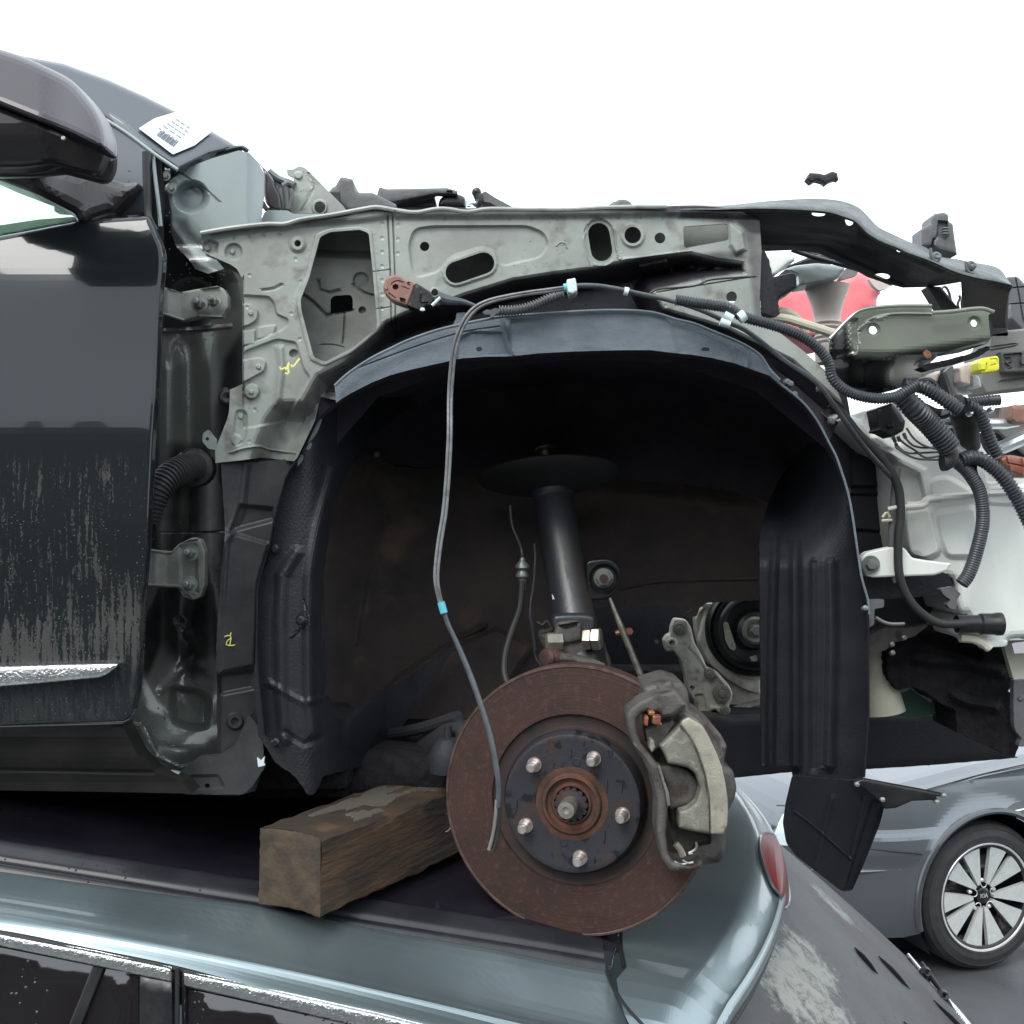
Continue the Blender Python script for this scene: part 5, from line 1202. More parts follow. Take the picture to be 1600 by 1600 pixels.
part('coolant_pipe', tube(ZH([(250, 770), (350, 790), (440, 850), (500, 940), (530, 1010)]), .0045, 1.33), 'cream')

# ---- washer tank
tk = [(1322, 655), (1330, 650), (1345, 655), (1352, 642), (1362, 650), (1372, 662), (1388, 682), (1404, 690), (1396, 640), (1398, 628), (1404, 630), (1424, 648), (1460, 690), (1492, 682), (1510, 686), (1528, 686), (1536, 700), (1545, 712), (1552, 712), (1575, 735), (1700, 760), (1700, 1000), (1600, 997), (1576, 1000), (1572, 1010), (1540, 1010), (1528, 998), (1505, 998), (1500, 980), (1512, 962), (1500, 958), (1492, 940), (1488, 905), (1462, 902), (1450, 890), (1432, 872), (1420, 870), (1412, 850), (1404, 780), (1400, 735), (1396, 715), (1370, 700), (1345, 680)]
tkf = [Area(rnd(ZJ([(400, 690), (540, 740), (580, 740), (640, 980), (640, 1010), (420, 1060), (390, 850)]), 6), -9, 6), Area(rnd(ZJ([(700, 800), (850, 760), (1100, 900), (1130, 960), (720, 1000), (690, 900)]), 10), 6, 8),
       Area(rnd(ZJ([(440, 1100), (700, 1060), (740, 1230), (800, 1500), (640, 1570), (520, 1540), (470, 1450), (450, 1250)]), 10), 10, 10), Area(rnd(ZJ([(760, 1110), (1130, 1050), (1180, 1300), (1130, 1540), (860, 1540), (780, 1350)]), 10), 8, 10),
       Bead(ZJ([(440, 1085), (640, 1040), (670, 990), (800, 965), (1100, 940), (1300, 930), (1600, 920)]), 5, 5), Area(rnd(ZJ([(120, 380), (200, 370), (310, 450), (340, 490), (210, 520), (130, 470)]), 5), 8, 8),
       Area(ZJ([(110, 480), (300, 520), (660, 700), (680, 950), (640, 960), (590, 740), (350, 620), (160, 520)]), 7, 7), Area(rnd(ZJ([(920, 390), (1180, 400), (1220, 540), (960, 560)]), 8), 8, 10), Area(rnd(ZJ([(1240, 700), (1350, 700), (1350, 820), (1250, 830)]), 6), -6, 5), Area(rnd(ZJ([(1250, 870), (1700, 850), (1750, 1050), (1260, 1030)]), 6), 4, 6)]
TANK = part('washer_tank', tri_sheet(cr(tk, 3, True), lambda x, y: 1.33 - .03 * sst((x - 1400) / 120.), .14, step=6, edge=(12, 12), feats=tkf, back=True), 'tank', ang=0)
ear = Z8([(745, 735), (700, 740), (590, 765), (568, 790), (568, 840), (590, 872), (620, 880), (900, 870), (960, 850), (980, 815), (860, 800), (800, 790), (770, 750)])
sub('mounting_ear', tri_sheet(rnd(ear, 4), 1.27, .012, step=5, edge=(3, 3), feats=[Area(circ(*Z8([(612, 820)])[0], 13), 1.5, 3)]), 'tank', TANK, ang=0)
EB = sub('bolt', hexhead(P(*Z8([(612, 820)])[0], 1.268), (0, -1, 0), .0065, .005, washer=.0105), 'bolt', TANK)
part('tank_support', tri_sheet(rnd(ZL([(20, 0), (640, 0), (690, -40), (760, -10), (810, 110), (700, 150), (540, 170), (100, 200), (40, 100)]), 3), 1.31, .04, step=6), 'plastic', ang=40)
part('washer_pump', lathe(P(1540, 975, 1.28), (1, 0, 0), [(.0001, -.035), (.0105, -.034), (.0105, -.008), (.0125, -.006), (.0125, .010), (.0135, .012), (.0135, .018), (.0001, .019)], 24), 'plastic_smooth')
part('conduit_end_clip', tri_sheet(rnd(ZL([(690, 110), (800, 90), (860, 150), (830, 200), (820, 280), (770, 270), (745, 240), (780, 200), (720, 160)]), 2), 1.25, .012, step=4, rough=.3), 'grey_plastic')
part('pump_nozzle', tube(ZL([(850, 510), (960, 520), (1050, 560), (1100, 600)]), .006, 1.29), 'cream')
part('tank_foot', tri_sheet(rnd(ZL([(1050, 535), (1220, 530), (1255, 545), (1225, 590), (1100, 595), (1075, 620), (1050, 590)]), 2), 1.285, .02, step=4, edge=(2, 2)), 'tank')
part('bumper_bracket', tri_sheet(rnd(ZL([(1225, 600), (1250, 545), (1500, 540), (1500, 820), (1370, 850), (1300, 860)]), 3), 1.36, .01, holes=[rnd(ZL([(1285, 560), (1400, 545), (1500, 560), (1500, 650), (1310, 655)]), 3)], step=5), 'cream')
part('bumper_bracket', tri_sheet(rnd(ZL([(1300, 870), (1500, 860), (1500, 1440), (1340, 1420), (1370, 1350), (1310, 1280), (1300, 1100)]), 3), 1.36, .01, step=6, rough=.6, feats=[Area(circ(*ZL([(1360, 1020)])[0], 4), 3, 2)]), 'grey_plastic')
# coil of wires and clips
SC = part('sensor_connector', tri_sheet(rnd(ZJ([(160, 120), (330, 60), (420, 170), (460, 240), (440, 330), (330, 390), (240, 340), (180, 330), (200, 300)]), 3), 1.265, .03, step=5, edge=(3, 4), rough=.3, feats=[Area(ZJ([(280, 260), (340, 250), (350, 290), (290, 300)]), 3, 2)]), 'plastic_smooth')
for i, ln in enumerate(([(340, 400), (400, 490), (480, 540), (600, 540), (780, 530)], [(385, 385), (450, 450), (560, 520), (650, 585), (790, 570)], [(440, 370), (520, 460), (620, 490), (750, 485)], [(470, 300), (540, 400), (640, 470), (750, 500)], [(360, 480), (480, 560), (600, 600), (790, 605)])):
    sub('wire', tube(ZJ(ln), .0013, 1.262 - .002 * i, n=6), 'cable', SC)
for (x, y) in ((350, 405), (395, 400), (450, 370), (375, 470)):
    sub('pin_boot', tube([(*ZJ([(x - 8, y - 20)])[0], 1.262), (*ZJ([(x + 14, y + 30)])[0], 1.262)], .0022, n=8), 'plastic_smooth', SC)
part('cable_tie', tube(ZJ([(290, 1078), (400, 1058), (640, 1040), (690, 985), (900, 965), (1050, 955), (1240, 945)]), .0022, 1.262, n=8, flat=.6), 'tank_tie')
part('tie_tail', tube(ZJ([(470, 1050), (560, 1050), (640, 1030), (680, 985), (800, 975)]), .005, 1.272, n=8, flat=.3), 'tank_tie')
for ln in ([(230, 1190), (330, 1185)], [(240, 1160), (280, 1110), (310, 1160)]):
    part('yellow_clip', tube(ZJ(ln), .0018, 1.27, n=6), 'cream')
# hoses
def cond(name, pts, d, r, rib=None, m='conduit', n=14):
    return part(name, tube(pts, r, d, rib=rib, n=n), m, ang=50)
cond('drain_hose', Z8([(430, 90), (480, 130), (560, 230), (640, 310), (700, 390), (740, 480), (748, 600), (738, 700), (740, 850), (770, 950), (830, 1030), (920, 1085), (1040, 1090)]), 1.262, .0050, m='rubber')
cond('drain_hose', Z8([(735, 380), (722, 480), (715, 600), (708, 700), (712, 820), (730, 900)]), 1.275, .0045, m='grey_plastic')
rb = (.0030, .0010)
cond('loom_conduit', Z4([(150, 610), (230, 622), (300, 632), (370, 645), (430, 680), (520, 705), (600, 730), (680, 765), (740, 810), (785, 870), (800, 930), (840, 975), (900, 1005), (980, 1020), (1060, 1015), (1110, 990), (1160, 960)]), 1.165, .0050, rb)
cond('loom_conduit', Z4([(1100, 965), (1170, 970), (1230, 1000), (1290, 1040), (1330, 1070)]), 1.20, .0068, (.0040, .0013))
cond('loom_conduit', [(*p, d) for p, d in zip(Z4([(1095, 1010), (1140, 1060), (1190, 1110), (1240, 1165), (1290, 1225)]), (1.19, 1.19, 1.20, 1.205, 1.21))], None, .0108, (.0044, .0018))
cond('loom_conduit', ZJ([(850, 560), (930, 610), (1030, 690), (1110, 790), (1170, 900), (1200, 1040), (1205, 1200), (1180, 1350), (1140, 1500), (1110, 1600), (1060, 1720), (1000, 1800)]), 1.24, .0072, (.0028, .0006))
cond('loom_conduit', ZJ([(1000, 610), (1080, 590), (1180, 600), (1280, 660), (1380, 750), (1470, 870), (1550, 1000), (1640, 1180), (1700, 1300)]), 1.235, .0070, (.0040, .0014))
cond('loom_conduit', ZJ([(1060, 90), (1150, 130), (1200, 220), (1240, 330), (1290, 450), (1350, 570)]), 1.25, .0062, (.0038, .0014))
cond('loom_conduit', ZG([(870, 1200), (1000, 1190), (1150, 1170), (1290, 1160)]), 1.26, .0055, (.0034, .001))
part('tape_wrap', tube(ZJ([(850, 480), (880, 560), (860, 620), (810, 630)]), .010, 1.215, n=12), 'rubber')
part('tape_wrap', tube(ZJ([(1000, 610), (1080, 580), (1150, 600)]), .0085, 1.238, n=12), 'plastic_smooth')
part('plug', tri_sheet(rnd(ZJ([(1040, 640), (1150, 650), (1150, 700), (1160, 740), (1130, 790), (1110, 720), (1060, 700)]), 2), 1.245, .015, step=4, edge=(2, 2)), 'plastic_smooth')
CP = part('orange_connector', tri_sheet(rnd(ZJ([(1370, 600), (1420, 560), (1480, 560), (1700, 600), (1720, 780), (1590, 770), (1470, 720), (1400, 660)]), 3), 1.24, .03, step=5, edge=(4, 5), feats=[Bead(ZJ([(1440, 570), (1460, 640), (1480, 715)]), 3, 3), Bead(ZJ([(1590, 590), (1600, 680), (1590, 770)]), 4, 4), Bead(ZJ([(1450, 640), (1600, 670)]), -2, 2)]), 'orange_plastic', ang=40)
part('brown_connector', tri_sheet(rnd(ZG([(1440, 1240), (1500, 1215), (1600, 1230), (1750, 1260), (1750, 1480), (1520, 1460), (1430, 1400)]), 3), 1.28, .03, step=4, edge=(3, 4), rough=.3), 'brown_plastic', ang=40)
# white bulb housing, connectors, module
part('lamp_wire_clip', tri_sheet(rnd(ZG([(760, 755), (900, 690), (1000, 670), (1040, 720), (1040, 800), (950, 830), (930, 880), (930, 970), (860, 970), (800, 940), (790, 800)]), 3), 1.30, .03, step=5, edge=(3, 4)), 'funnel')
part('reflector_piece', tri_sheet(rnd(ZG([(940, 860), (1000, 845), (1045, 880), (1070, 1000), (960, 1005)]), 2), 1.31, .02, step=5, edge=(2, 3)), 'paper')
part('reflector_piece', tri_sheet(rnd(ZG([(745, 980), (800, 955), (860, 970), (880, 1030), (960, 1080), (850, 1090), (780, 1060)]), 2), 1.33, .02, step=5, edge=(2, 3)), 'paper')
YC = part('yellow_connector', tri_sheet(rnd(ZG([(1020, 690), (1060, 640), (1260, 608), (1285, 640), (1290, 780), (1260, 800), (1070, 825), (1030, 790)]), 2), 1.27, .02, step=4, edge=(2, 2), feats=[Bead(ZG([(1130, 700), (1130, 780)]), -2, 1.6), Bead(ZG([(1180, 650), (1260, 650), (1270, 710), (1190, 725)]), -2, 1.6), Area(ZG([(1050, 700), (1120, 690), (1120, 780), (1050, 785)]), 2, 2)]), 'yellow', ang=40)
MOD = part('control_module', tri_sheet(rnd(ZG([(1190, 320), (1400, 290), (2200, 200), (2200, 960), (1500, 1030), (1120, 1080), (1060, 960), (1080, 800), (1060, 600), (1180, 460)]), 3), 1.33, .05, step=8, edge=(3, 3), feats=[Bead(ZG([(1190, 500), (1480, 460)]), -3, 2), Bead(ZG([(1190, 540), (1480, 490)]), -3, 2), Bead(ZG([(1310, 930), (1600, 890), (1900, 860)]), -3, 3)]), 'grey_module', ang=0)
SE = sub('socket_frame', tri_sheet(rnd(ZG([(1305, 560), (1340, 548), (1600, 535), (1900, 520), (1900, 800), (1600, 800), (1345, 810)]), 3), 1.315, .02, step=5, edge=(2, 2), feats=[Area(rnd(ZG([(1345, 590), (1570, 570), (1560, 770), (1360, 775)]), 2), -4, 2), Bead(ZG([(1380, 620), (1430, 620), (1430, 680), (1380, 690), (1440, 740), (1400, 760)]), 4, 2), Area(circ(*ZG([(1600, 660)])[0], 7), 5, 2)]), 'grey_plastic', MOD, ang=0)
part('crossmember_pipe', tube(ZG([(540, 1445), (700, 1440), (800, 1440)]), .0065, 1.30), 'tube_alu')
part('crossmember_pipe', tube(ZG([(1130, 1455), (1350, 1460), (1600, 1465)]), [.0065, .0065, .001], 1.30), 'tube_alu')
part('crossmember_pipe', tube(ZJ([(1360, 500), (1500, 440), (1700, 350)]), .0085, 1.34), 'tube_alu')
part('pale_rubber_boot', tri_sheet(cr(ZG([(310, 890), (420, 830), (550, 800), (530, 880), (490, 970), (430, 930)]), 3, True), 1.31, .03, step=5, edge=(4, 6)), 'funnel')
part('mounting_clip', tube(ZG([(320, 940), (420, 920), (500, 990), (500, 1010)]), .004, 1.29), 'plastic_smooth')
for x, y, r in ((385, 960, 3.4), (1190, 1280, 4), (930, 1320, 4.5), (720, 1310, 2.5)):
    part('nut', lathe(P(*ZG([(x, y)])[0], 1.25), (.1, -1, .2), [(r * .0009, -.004), (r * .0009, 0), (r * .0005, .004), (.0001, .004)], 8), 'tube_alu')
part('lamp_leg', tri_sheet(rnd(ZG([(560, 790), (600, 770), (720, 730), (720, 960), (780, 1170), (720, 1200), (600, 1050), (500, 1000)]), 2), 1.32, .02, step=5, rough=.3), 'plastic')
part('lamp_leg', tri_sheet(rnd(ZG([(680, 740), (720, 735), (720, 960), (780, 1150), (740, 1160), (660, 900), (620, 800)]), 2), 1.29, .01, step=5), 'grey_plastic')
LOOM = part('taped_loom', tube([(*p, d) for p, d in zip(ZG([(700, 1180), (800, 1250), (870, 1400), (900, 1600), (950, 1750)]), (1.27, 1.27, 1.28, 1.29, 1.3))], [.010, .016, .016, .013, .01], n=12), 'rubber')
part('front_panel_plate', tri_sheet(ZG([(380, 1200), (500, 1260), (660, 1290), (700, 1330), (640, 1390), (560, 1400), (400, 1250)]), 1.27, .006, step=5), 'plastic')
part('steel_offcut', tri_sheet(ZG([(570, 1300), (640, 1250), (680, 1270), (650, 1330), (570, 1355)]), 1.262, .004, step=4), 'bolt')
part('front_cross_panel', tri_sheet(ZG([(1240, 1260), (1480, 1230), (2200, 1150), (2200, 2300), (1300, 1560), (1240, 1400)]), 1.36, .03, step=9, feats=[Bead(ZG([(1300, 1500), (1600, 1450)]), 3, 4)]), 'grey_module')
part('lamp_recess', tri_sheet(rnd(ZJ([(560, 100), (900, 120), (1000, 300), (1200, 350), (1600, 350), (1700, 600), (1200, 560), (1190, 410), (1050, 390), (900, 380), (820, 300)]), 4), 1.37, .02, step=7), 'plastic')
# dark mass behind: inner panel beside tank, radiator side, torn insulation
part('inner_front_panel', tri_sheet([(1216, 600), (1250, 560), (1322, 610), (1330, 655), (1345, 680), (1400, 715), (1406, 850), (1420, 900), (1500, 905), (1560, 960), (1560, 1010), (1352, 1010), (1330, 900), (1300, 700)], 1.42, .02, step=10, feats=[Bead([(1330, 770), (1400, 772)], 4, 5), Bead([(1340, 830), (1400, 835)], -4, 5), Area([(1330, 690), (1400, 730), (1400, 760), (1330, 760)], 5, 6)]), 'plastic', ang=0)
pz = ZL([(240, 640), (300, 560), (380, 510), (500, 480), (600, 400), (850, 480), (960, 560), (1060, 620), (1200, 590), (1250, 720), (1300, 860), (1260, 950), (1310, 1020), (1300, 1150), (1330, 1290), (1350, 1440), (1300, 1520), (830, 1300), (820, 1120), (700, 1060), (560, 960), (450, 920), (330, 960), (250, 830)])
part('torn_insulation', tri_sheet(pz, lambda x, y: 1.40 + 0 * x, .08, step=6, rough=1.6, feats=[Bead(ZL([(500, 700), (900, 720), (1200, 800)]), 12, 14), Bead(ZL([(800, 1000), (900, 1050), (1150, 1100)]), 14, 12), Bead(ZL([(500, 500), (700, 560), (1000, 660)]), -12, 12)]), 'insul', ang=0)
UT = part('undertray', tri_sheet(rnd([(1000, 1120), (1110, 1118), (1140, 1124), (1355, 1118), (1500, 1110), (1562, 1108), (1600, 1120), (1580, 1178), (1592, 1184), (1450, 1196), (1355, 1202), (1240, 1206), (1150, 1215), (1100, 1222), (1000, 1222)], 3), 1.62, .04, step=9, rough=.4, edge=(4, 6), back=True), 'plastic', ang=40)
part('green_card', tri_sheet(ZL([(190, 1130), (310, 990), (450, 940), (500, 980), (600, 1050), (740, 1080), (830, 1135), (640, 1150), (450, 1185), (300, 1160)]), 1.47, .002, step=8), 'green')
part('cream_duct', lathe(P(1372, 1063, 1.44), (.16, .0, -1), [(.019, -.045), (.0225, -.01), (.027, .03), (.0285, .042), (.0001, .043)], 30), 'cream')
part('bracket_stub', tri_sheet(rnd(ZL([(90, 200), (220, 195), (220, 260), (140, 275), (140, 400), (100, 430)]), 2), 1.25, .01, step=5), 'grey_plastic')
part('horn_bracket', tube(ZL([(150, 345), (220, 385), (290, 400), (390, 398)]), .0022, 1.3, n=6), 'bolt')
part('horn_bracket', tri_sheet(rnd(ZL([(100, 490), (220, 430), (450, 430), (600, 400), (480, 500), (300, 560), (230, 620), (100, 640)]), 3), 1.36, .02, step=6, rough=.4), 'cast')
for x, y in ((385, 515), (285, 570), (290, 640), (60, 268)):
    part('rusted_clip', lathe(P(*ZL([(x, y)])[0], 1.2 if x < 80 else 1.33), (.2, -1, .3), [(.003, -.003), (.003, .002), (.0001, .003)], 8), 'bolt')
for (x, y) in ((628, 958), (646, 1003), (800, 1115), (752, 978), (615, 950)):
    part('body_plug', lathe(P(*Z4([(x, y)])[0], 1.26 if x < 700 else 1.24), (.2, -1, .2), [(.0045, -.003), (.0035, .001), (.0001, .002)], 8), 'grey_plastic')
part('liner_clip', lathe(P(*Z6([(500, 290)])[0], 1.55), (0, -1, 0), [(.006, -.002), (.004, .003), (.0001, .004)], 8), 'bolt')

# ---- wiring along the arch and the hanging cable
part('arch_cable', tube([(1392, 745, 1.262), (1352, 700, 1.235), (1318, 655, 1.20)] + [(*p, 1.185) for p in Z4([(740, 960), (600, 860), (500, 780), (430, 730), (370, 705), (250, 650), (120, 610), (0, 585)])] + [(*p, 1.175) for p in Z3([(1280, 655), (1150, 632), (1060, 628), (1000, 632)])], .0028, n=10), 'cable', ang=50)
hc_main = [(*p, 1.165) for p in Z3([(985, 640), (900, 652), (800, 665), (700, 682), (600, 705), (530, 738), (480, 790), (440, 870), (415, 960), (402, 1080), (395, 1200)])] + [(703, 680, 1.150), (700, 740, 1.145), (695, 800, 1.14), (687, 850, 1.135), (682, 900, 1.13), (686, 930, 1.13), (691, 948, 1.13)]
HC = part('hanging_cable', tube([(x + 1.8, y + 1.1, d) for x, y, d in hc_main], .0018, n=10), 'cable_pale', ang=50)
sub('twin_core', tube([(x - 2.8, y - 1.8, d - .001) for x, y, d in hc_main], .0016, n=10), 'cable_pale', HC)
sub('web', tube([(x - .4, y - .3, d + .0012) for x, y, d in hc_main], .0014, n=8), 'cable', HC)
sub('lower_sleeve', tube([(692, 950, 1.13), (700, 975, 1.128), (714, 1005, 1.125), (733, 1050, 1.12), (751, 1100, 1.112), (766, 1150, 1.104), (775, 1195, 1.099), (779, 1230, 1.096), (778, 1262, 1.095)], [.0026, .0025, .0029, .0031, .0030, .0032, .0030, .0028, .0025], n=12), 'cable', HC)
sub('cable_end_strand', tube([(776, 1250, 1.095), (774, 1280, 1.095), (770, 1305, 1.096), (764, 1328, 1.097)], .0018, n=8), 'grey_module', HC)
sub('cable_end_strand', tube([(779, 1250, 1.096), (779, 1290, 1.097), (774, 1320, 1.098), (770, 1330, 1.098)], .0026, n=8), 'rubber', HC)
sub('cyan_tape', tube([(689, 941, 1.13), (694, 958, 1.129)], .0040, n=14, sub=1), 'tape_cyan', HC)
sub('cyan_tape', tube(Z3([(962, 640), (978, 638)]), .0045, 1.165, n=14, sub=1), 'tape_cyan', HC)
sub('retaining_clip', tri_sheet(rnd(Z3([(978, 598), (1020, 590), (1028, 625), (1030, 655), (1005, 668), (985, 660), (978, 630)]), 1.5), 1.150, .016, step=3, edge=(1.5, 1.5)), 'tape_white', HC)
sub('retaining_clip', tri_sheet(rnd(Z3([(985, 660), (1030, 655), (1030, 672), (990, 680)]), 1), 1.153, .016, step=3, edge=(1.5, 1.5)), 'grey_module', HC)
sub('white_tape', tube(Z3([(1264, 655), (1286, 660)]), .0045, 1.176, n=14, sub=1), 'tape_white', HC)
for a, b in (([(335, 700), (375, 712)], .0042), ([(350, 672), (385, 690)], .0046), ([(412, 688), (436, 672)], .0064)):
    sub('white_tape', tube(Z4(a), b, 1.162, n=14, sub=1), 'tape_white', HC)
part('loom_conduit', tube(ZN([(960, 300), (1030, 300), (1120, 290), (1220, 260), (1320, 215), (1420, 175)]), .0044, 1.185, rib=(.0032, .0016), n=12), 'grey_plastic', ang=50)
part('loom_clamp', tri_sheet(rnd(ZN([(838, 310), (870, 290), (900, 295), (930, 280), (965, 285), (975, 310), (930, 325), (928, 345), (900, 348), (895, 325), (860, 325)]), 1.2), 1.185, .005, step=3), 'grey_plastic')
part('thin_wire', tube(Z4([(40, 582), (80, 565), (200, 555), (240, 548), (300, 525), (480, 512)]), .0012, 1.235, n=6), 'plastic_smooth')
# impact sensor: brown plug in black socket
BS = part('impact_sensor', tri_sheet(rnd(ZN([(130, 130), (160, 60), (210, 40), (260, 55), (300, 85), (365, 105), (305, 265), (240, 245), (190, 225), (135, 170)]), 4), 1.20, .02, step=3.5, edge=(3, 3), feats=[
      Area(circ(*ZN([(220, 130)])[0], 4.2), -7, 1.6), Bead(ZN([(190, 110), (215, 90), (250, 88), (268, 95)]), -2, 1.4), Area(rnd(ZN([(298, 100), (335, 85), (345, 110), (315, 125)]), 1), -6, 1.2), Area(rnd(ZN([(250, 205), (290, 215), (290, 245), (258, 238)]), 1), -6, 1.2), Bead(ZN([(180, 180), (215, 205)]), -2, 1.2), Area(circ(*ZN([(152, 140)])[0], 2.2), 1.5, 1.2), Bead(ZN([(280, 130), (315, 145)]), -2, 1.2)]), 'brown_plastic', ang=0)
sub('sensor_socket', tri_sheet(rnd(ZN([(365, 100), (430, 140), (470, 165), (500, 215), (470, 265), (440, 260), (400, 300), (300, 265)]), 2), 1.198, .024, step=4, edge=(2, 3), feats=[Bead(ZN([(400, 180), (400, 230), (440, 235)]), 3, 2)]), 'plastic_smooth', BS)
sub('connector_lock', tube(ZN([(480, 262), (540, 205)]), .0018, 1.193, n=6, sub=1), 'tape_white', BS)
sub('connector_lock', tube(ZN([(405, 300), (412, 280), (420, 300)]), .002, 1.193, n=6), 'tape_white', BS)
sub('sensor_lead', tube(ZN([(520, 200), (600, 225), (690, 235), (750, 250), (810, 275)]), [.006, .0055, .004, .0025, .002], 1.198, n=10), 'cable', BS)

# ================================================================== TIMBER
tdir = Vector((.485, .874, -.018)).normalized(); trt = Vector((.874, -.485, 0)).normalized(); tup = trt.cross(tdir).normalized()
A0 = Vector(P(405, 1412, 1.165))
W_, H_, L_ = .082, .080, .95
TIM = empty('timber_block', A0 + tdir * .4, 'wet rough timber block lying on the silver roof, propping up the black car', 'timber')
def tp(a, b, c): return A0 + trt * a + tup * b + tdir * c
us = np.linspace(0, 1, 60)
cs = [(0, 0)] + [(0, t) for t in (.25, .5, .75, .97)] + [(.03, 1)] + [(t, 1) for t in (.25, .5, .75, .97)] + [(1, .97)] + [(1, t) for t in (.75, .5, .25, .03)] + [(.97, 0)] + [(t, 0) for t in (.75, .5, .25, .03)]
V, Fc = [], []
for i, u in enumerate(us):
    for (a, b) in cs:
        j = rng.normal(0, .0007, 2)
        V.append(tuple(tp(a * W_ + j[0], b * H_ + j[1] + .003 * math.sin(u * 9 + a * 3), u * L_)))
m = len(cs)
for i in range(len(us) - 1):
    for j in range(m):
        Fc.append((i * m + j, i * m + (j + 1) % m, (i + 1) * m + (j + 1) % m, (i + 1) * m + j))
mk('timber_body', (V, Fc), M['wood'], TIM, ang=30)
ev, ef = [], []
K = 16
for i in range(K + 1):
    for j in range(K + 1):
        a, b = i / K, j / K
        e = .0 if (0 < i < K and 0 < j < K) else .0012
        ev.append(tuple(tp(a * W_, b * H_ + .003 * math.sin(a * 3) , -.0015 + e + rng.normal(0, .0005))))
for i in range(K):
    for j in range(K):
        ef.append((i * (K + 1) + j, (i + 1) * (K + 1) + j, (i + 1) * (K + 1) + j + 1, i * (K + 1) + j + 1))
mk('end_grain', (ev, ef), M['wood_end'], TIM, ang=60)
random.seed(3)
for cx, cy, rx, ry, sd in ((.030, .15, .020, .07, 1), (.052, .27, .016, .05, 2), (.062, .10, .010, .025, 4), (.022, .31, .012, .05, 5)):
    pts = []
    for k in range(26):
        a = 2 * math.pi * k / 26
        q = 1 + .28 * math.sin(3 * a + sd) + .2 * math.sin(7 * a + sd * 2) + random.uniform(-.1, .1)
        pts.append((cx + rx * q * math.cos(a), cy + ry * q * math.sin(a)))
    fnp = lambda X, Y, h: np.array([tuple(tp(x, H_ + .0014 + .003 * math.sin(y / L_ * 9 + x / W_ * 3), y)) for x, y, hh in zip(X, Y, h)])
    mk('puddle', tri_sheet(pts, 0, .0016, step=.006, fn=fnp, thdir=(0, 0, -1)), M['wood_wet'], TIM, ang=0)
for q in ((.0, .2), ):
    nail = tube3([tp(W_ + .002, .055, .235), tp(W_ + .006, .05, .24), tp(W_ + .005, .035, .24), tp(W_ + .001, .032, .236)], .0009, n=6)
    mk('bent_nail', nail, M['zinc'], TIM)

# ================================================================== LOWER SILVER CAR
SIL = empty('silver_hatchback', (-.9, 1.95, 0), 'silver blue hatchback under the timber block, with wet roof and dirty rear window', 'car')
def sp_(name, data, m, **k): return mk(name, data, M[m], SIL, **k)
YC_ = 1.98
def ditch_z(X): return 1.568 - .165 * (X + .0) - .05 * np.maximum(0, X + .1) * 0
def Xr(Y): return .44 - .26 * (abs(Y - YC_) / .9) ** 2
def ditch_pt(px, py): return P(px, py, 1.17)
ditch = [(-900, 1250), (-500, 1300), (-200, 1337), (0, 1362), (140, 1381), (262, 1398), (407, 1416), (556, 1446), (700, 1472), (787, 1487), (881, 1507), (947, 1518)]
# roof panel (near half dips to the ditch)
def roof_z(X, Y):
    base = 1.552 - .16 * (X - .05) - .10 * np.maximum(0, X + .0) ** 2
    t = np.clip((Y - 1.205) / .78, -1, 2)
    crown = .038 * (1 - (1 - np.minimum(t, 2 - t)) ** 2)
    return base + crown + .012
def roof_fn(u, v):
    Y = 1.205 + v * 1.55
    X = -1.6 + u * 1.72
    z = float(roof_z(X, Y))
    e = min(Y - 1.205, 1.205 + 1.55 - Y)
    z -= .006 * (1 - sst(np.array(e / .01)))
    return (X, Y, float(z))
vs = np.concatenate([np.linspace(0, .02, 8), np.linspace(.03, .97, 40), np.linspace(.98, 1, 8)])
sp_('roof', grid(roof_fn, np.linspace(0, 1, 60), vs), 'roof_glass', ang=0, label='wet black roof panel')
for yy in (0, 1):
    pts = []
    for u in np.linspace(0, 1, 30):
        X = -1.6 + u * 1.70
        zz_ = float(roof_z(X, 1.205)) - .0135
        pts.append((X, 1.186 if not yy else 2.774, zz_))
    sg_ = 1 if not yy else -1
    RM = sp_('roof_moulding', loft([[(a, b - .014 * sg_, c - .004) for a, b, c in pts], [(a, b - .006 * sg_, c + .005) for a, b, c in pts], [(a, b + .004 * sg_, c + .004) for a, b, c in pts], [(a, b + .010 * sg_, c + .010) for a, b, c in pts], [(a, b + .034 * sg_, c + .0165) for a, b, c in pts], [(a, b + .040 * sg_, c + .010) for a, b, c in pts]], 50, 4), 'moulding')
# side of roof rail down to the windows
Bln = [(-900, 1330), (-500, 1370), (-200, 1400), (0, 1425), (219, 1462), (437, 1506), (600, 1543), (700, 1567), (800, 1592), (900, 1615), (985, 1635)]
Cln = [(-900, 1348), (-500, 1393), (-200, 1427), (0, 1453), (140, 1481), (280, 1510), (437, 1553), (569, 1593), (700, 1640), (850, 1700), (985, 1760)]
A_l = [P(x, y, 1.172) for x, y in ditch]
A2 = [P(x, y + 6, 1.160) for x, y in ditch]
B1 = [P(x, y - 22, 1.108) for x, y in Bln]; B2 = [P(x, y, 1.088) for x, y in Bln]; B3 = [P(x, y + 14, 1.078) for x, y in Bln]
C1 = [P(x, y, 1.072) for x, y in Cln]
SIDE = sp_('cant_rail', loft([A_l, A2, B1, B2, B3, C1], 90, 5), 'silver', ang=0)
mk('door_gap_seal', tube([(x, y + 4, 1.076) for x, y in Cln], .0042, n=8), M['seal'], SIDE)
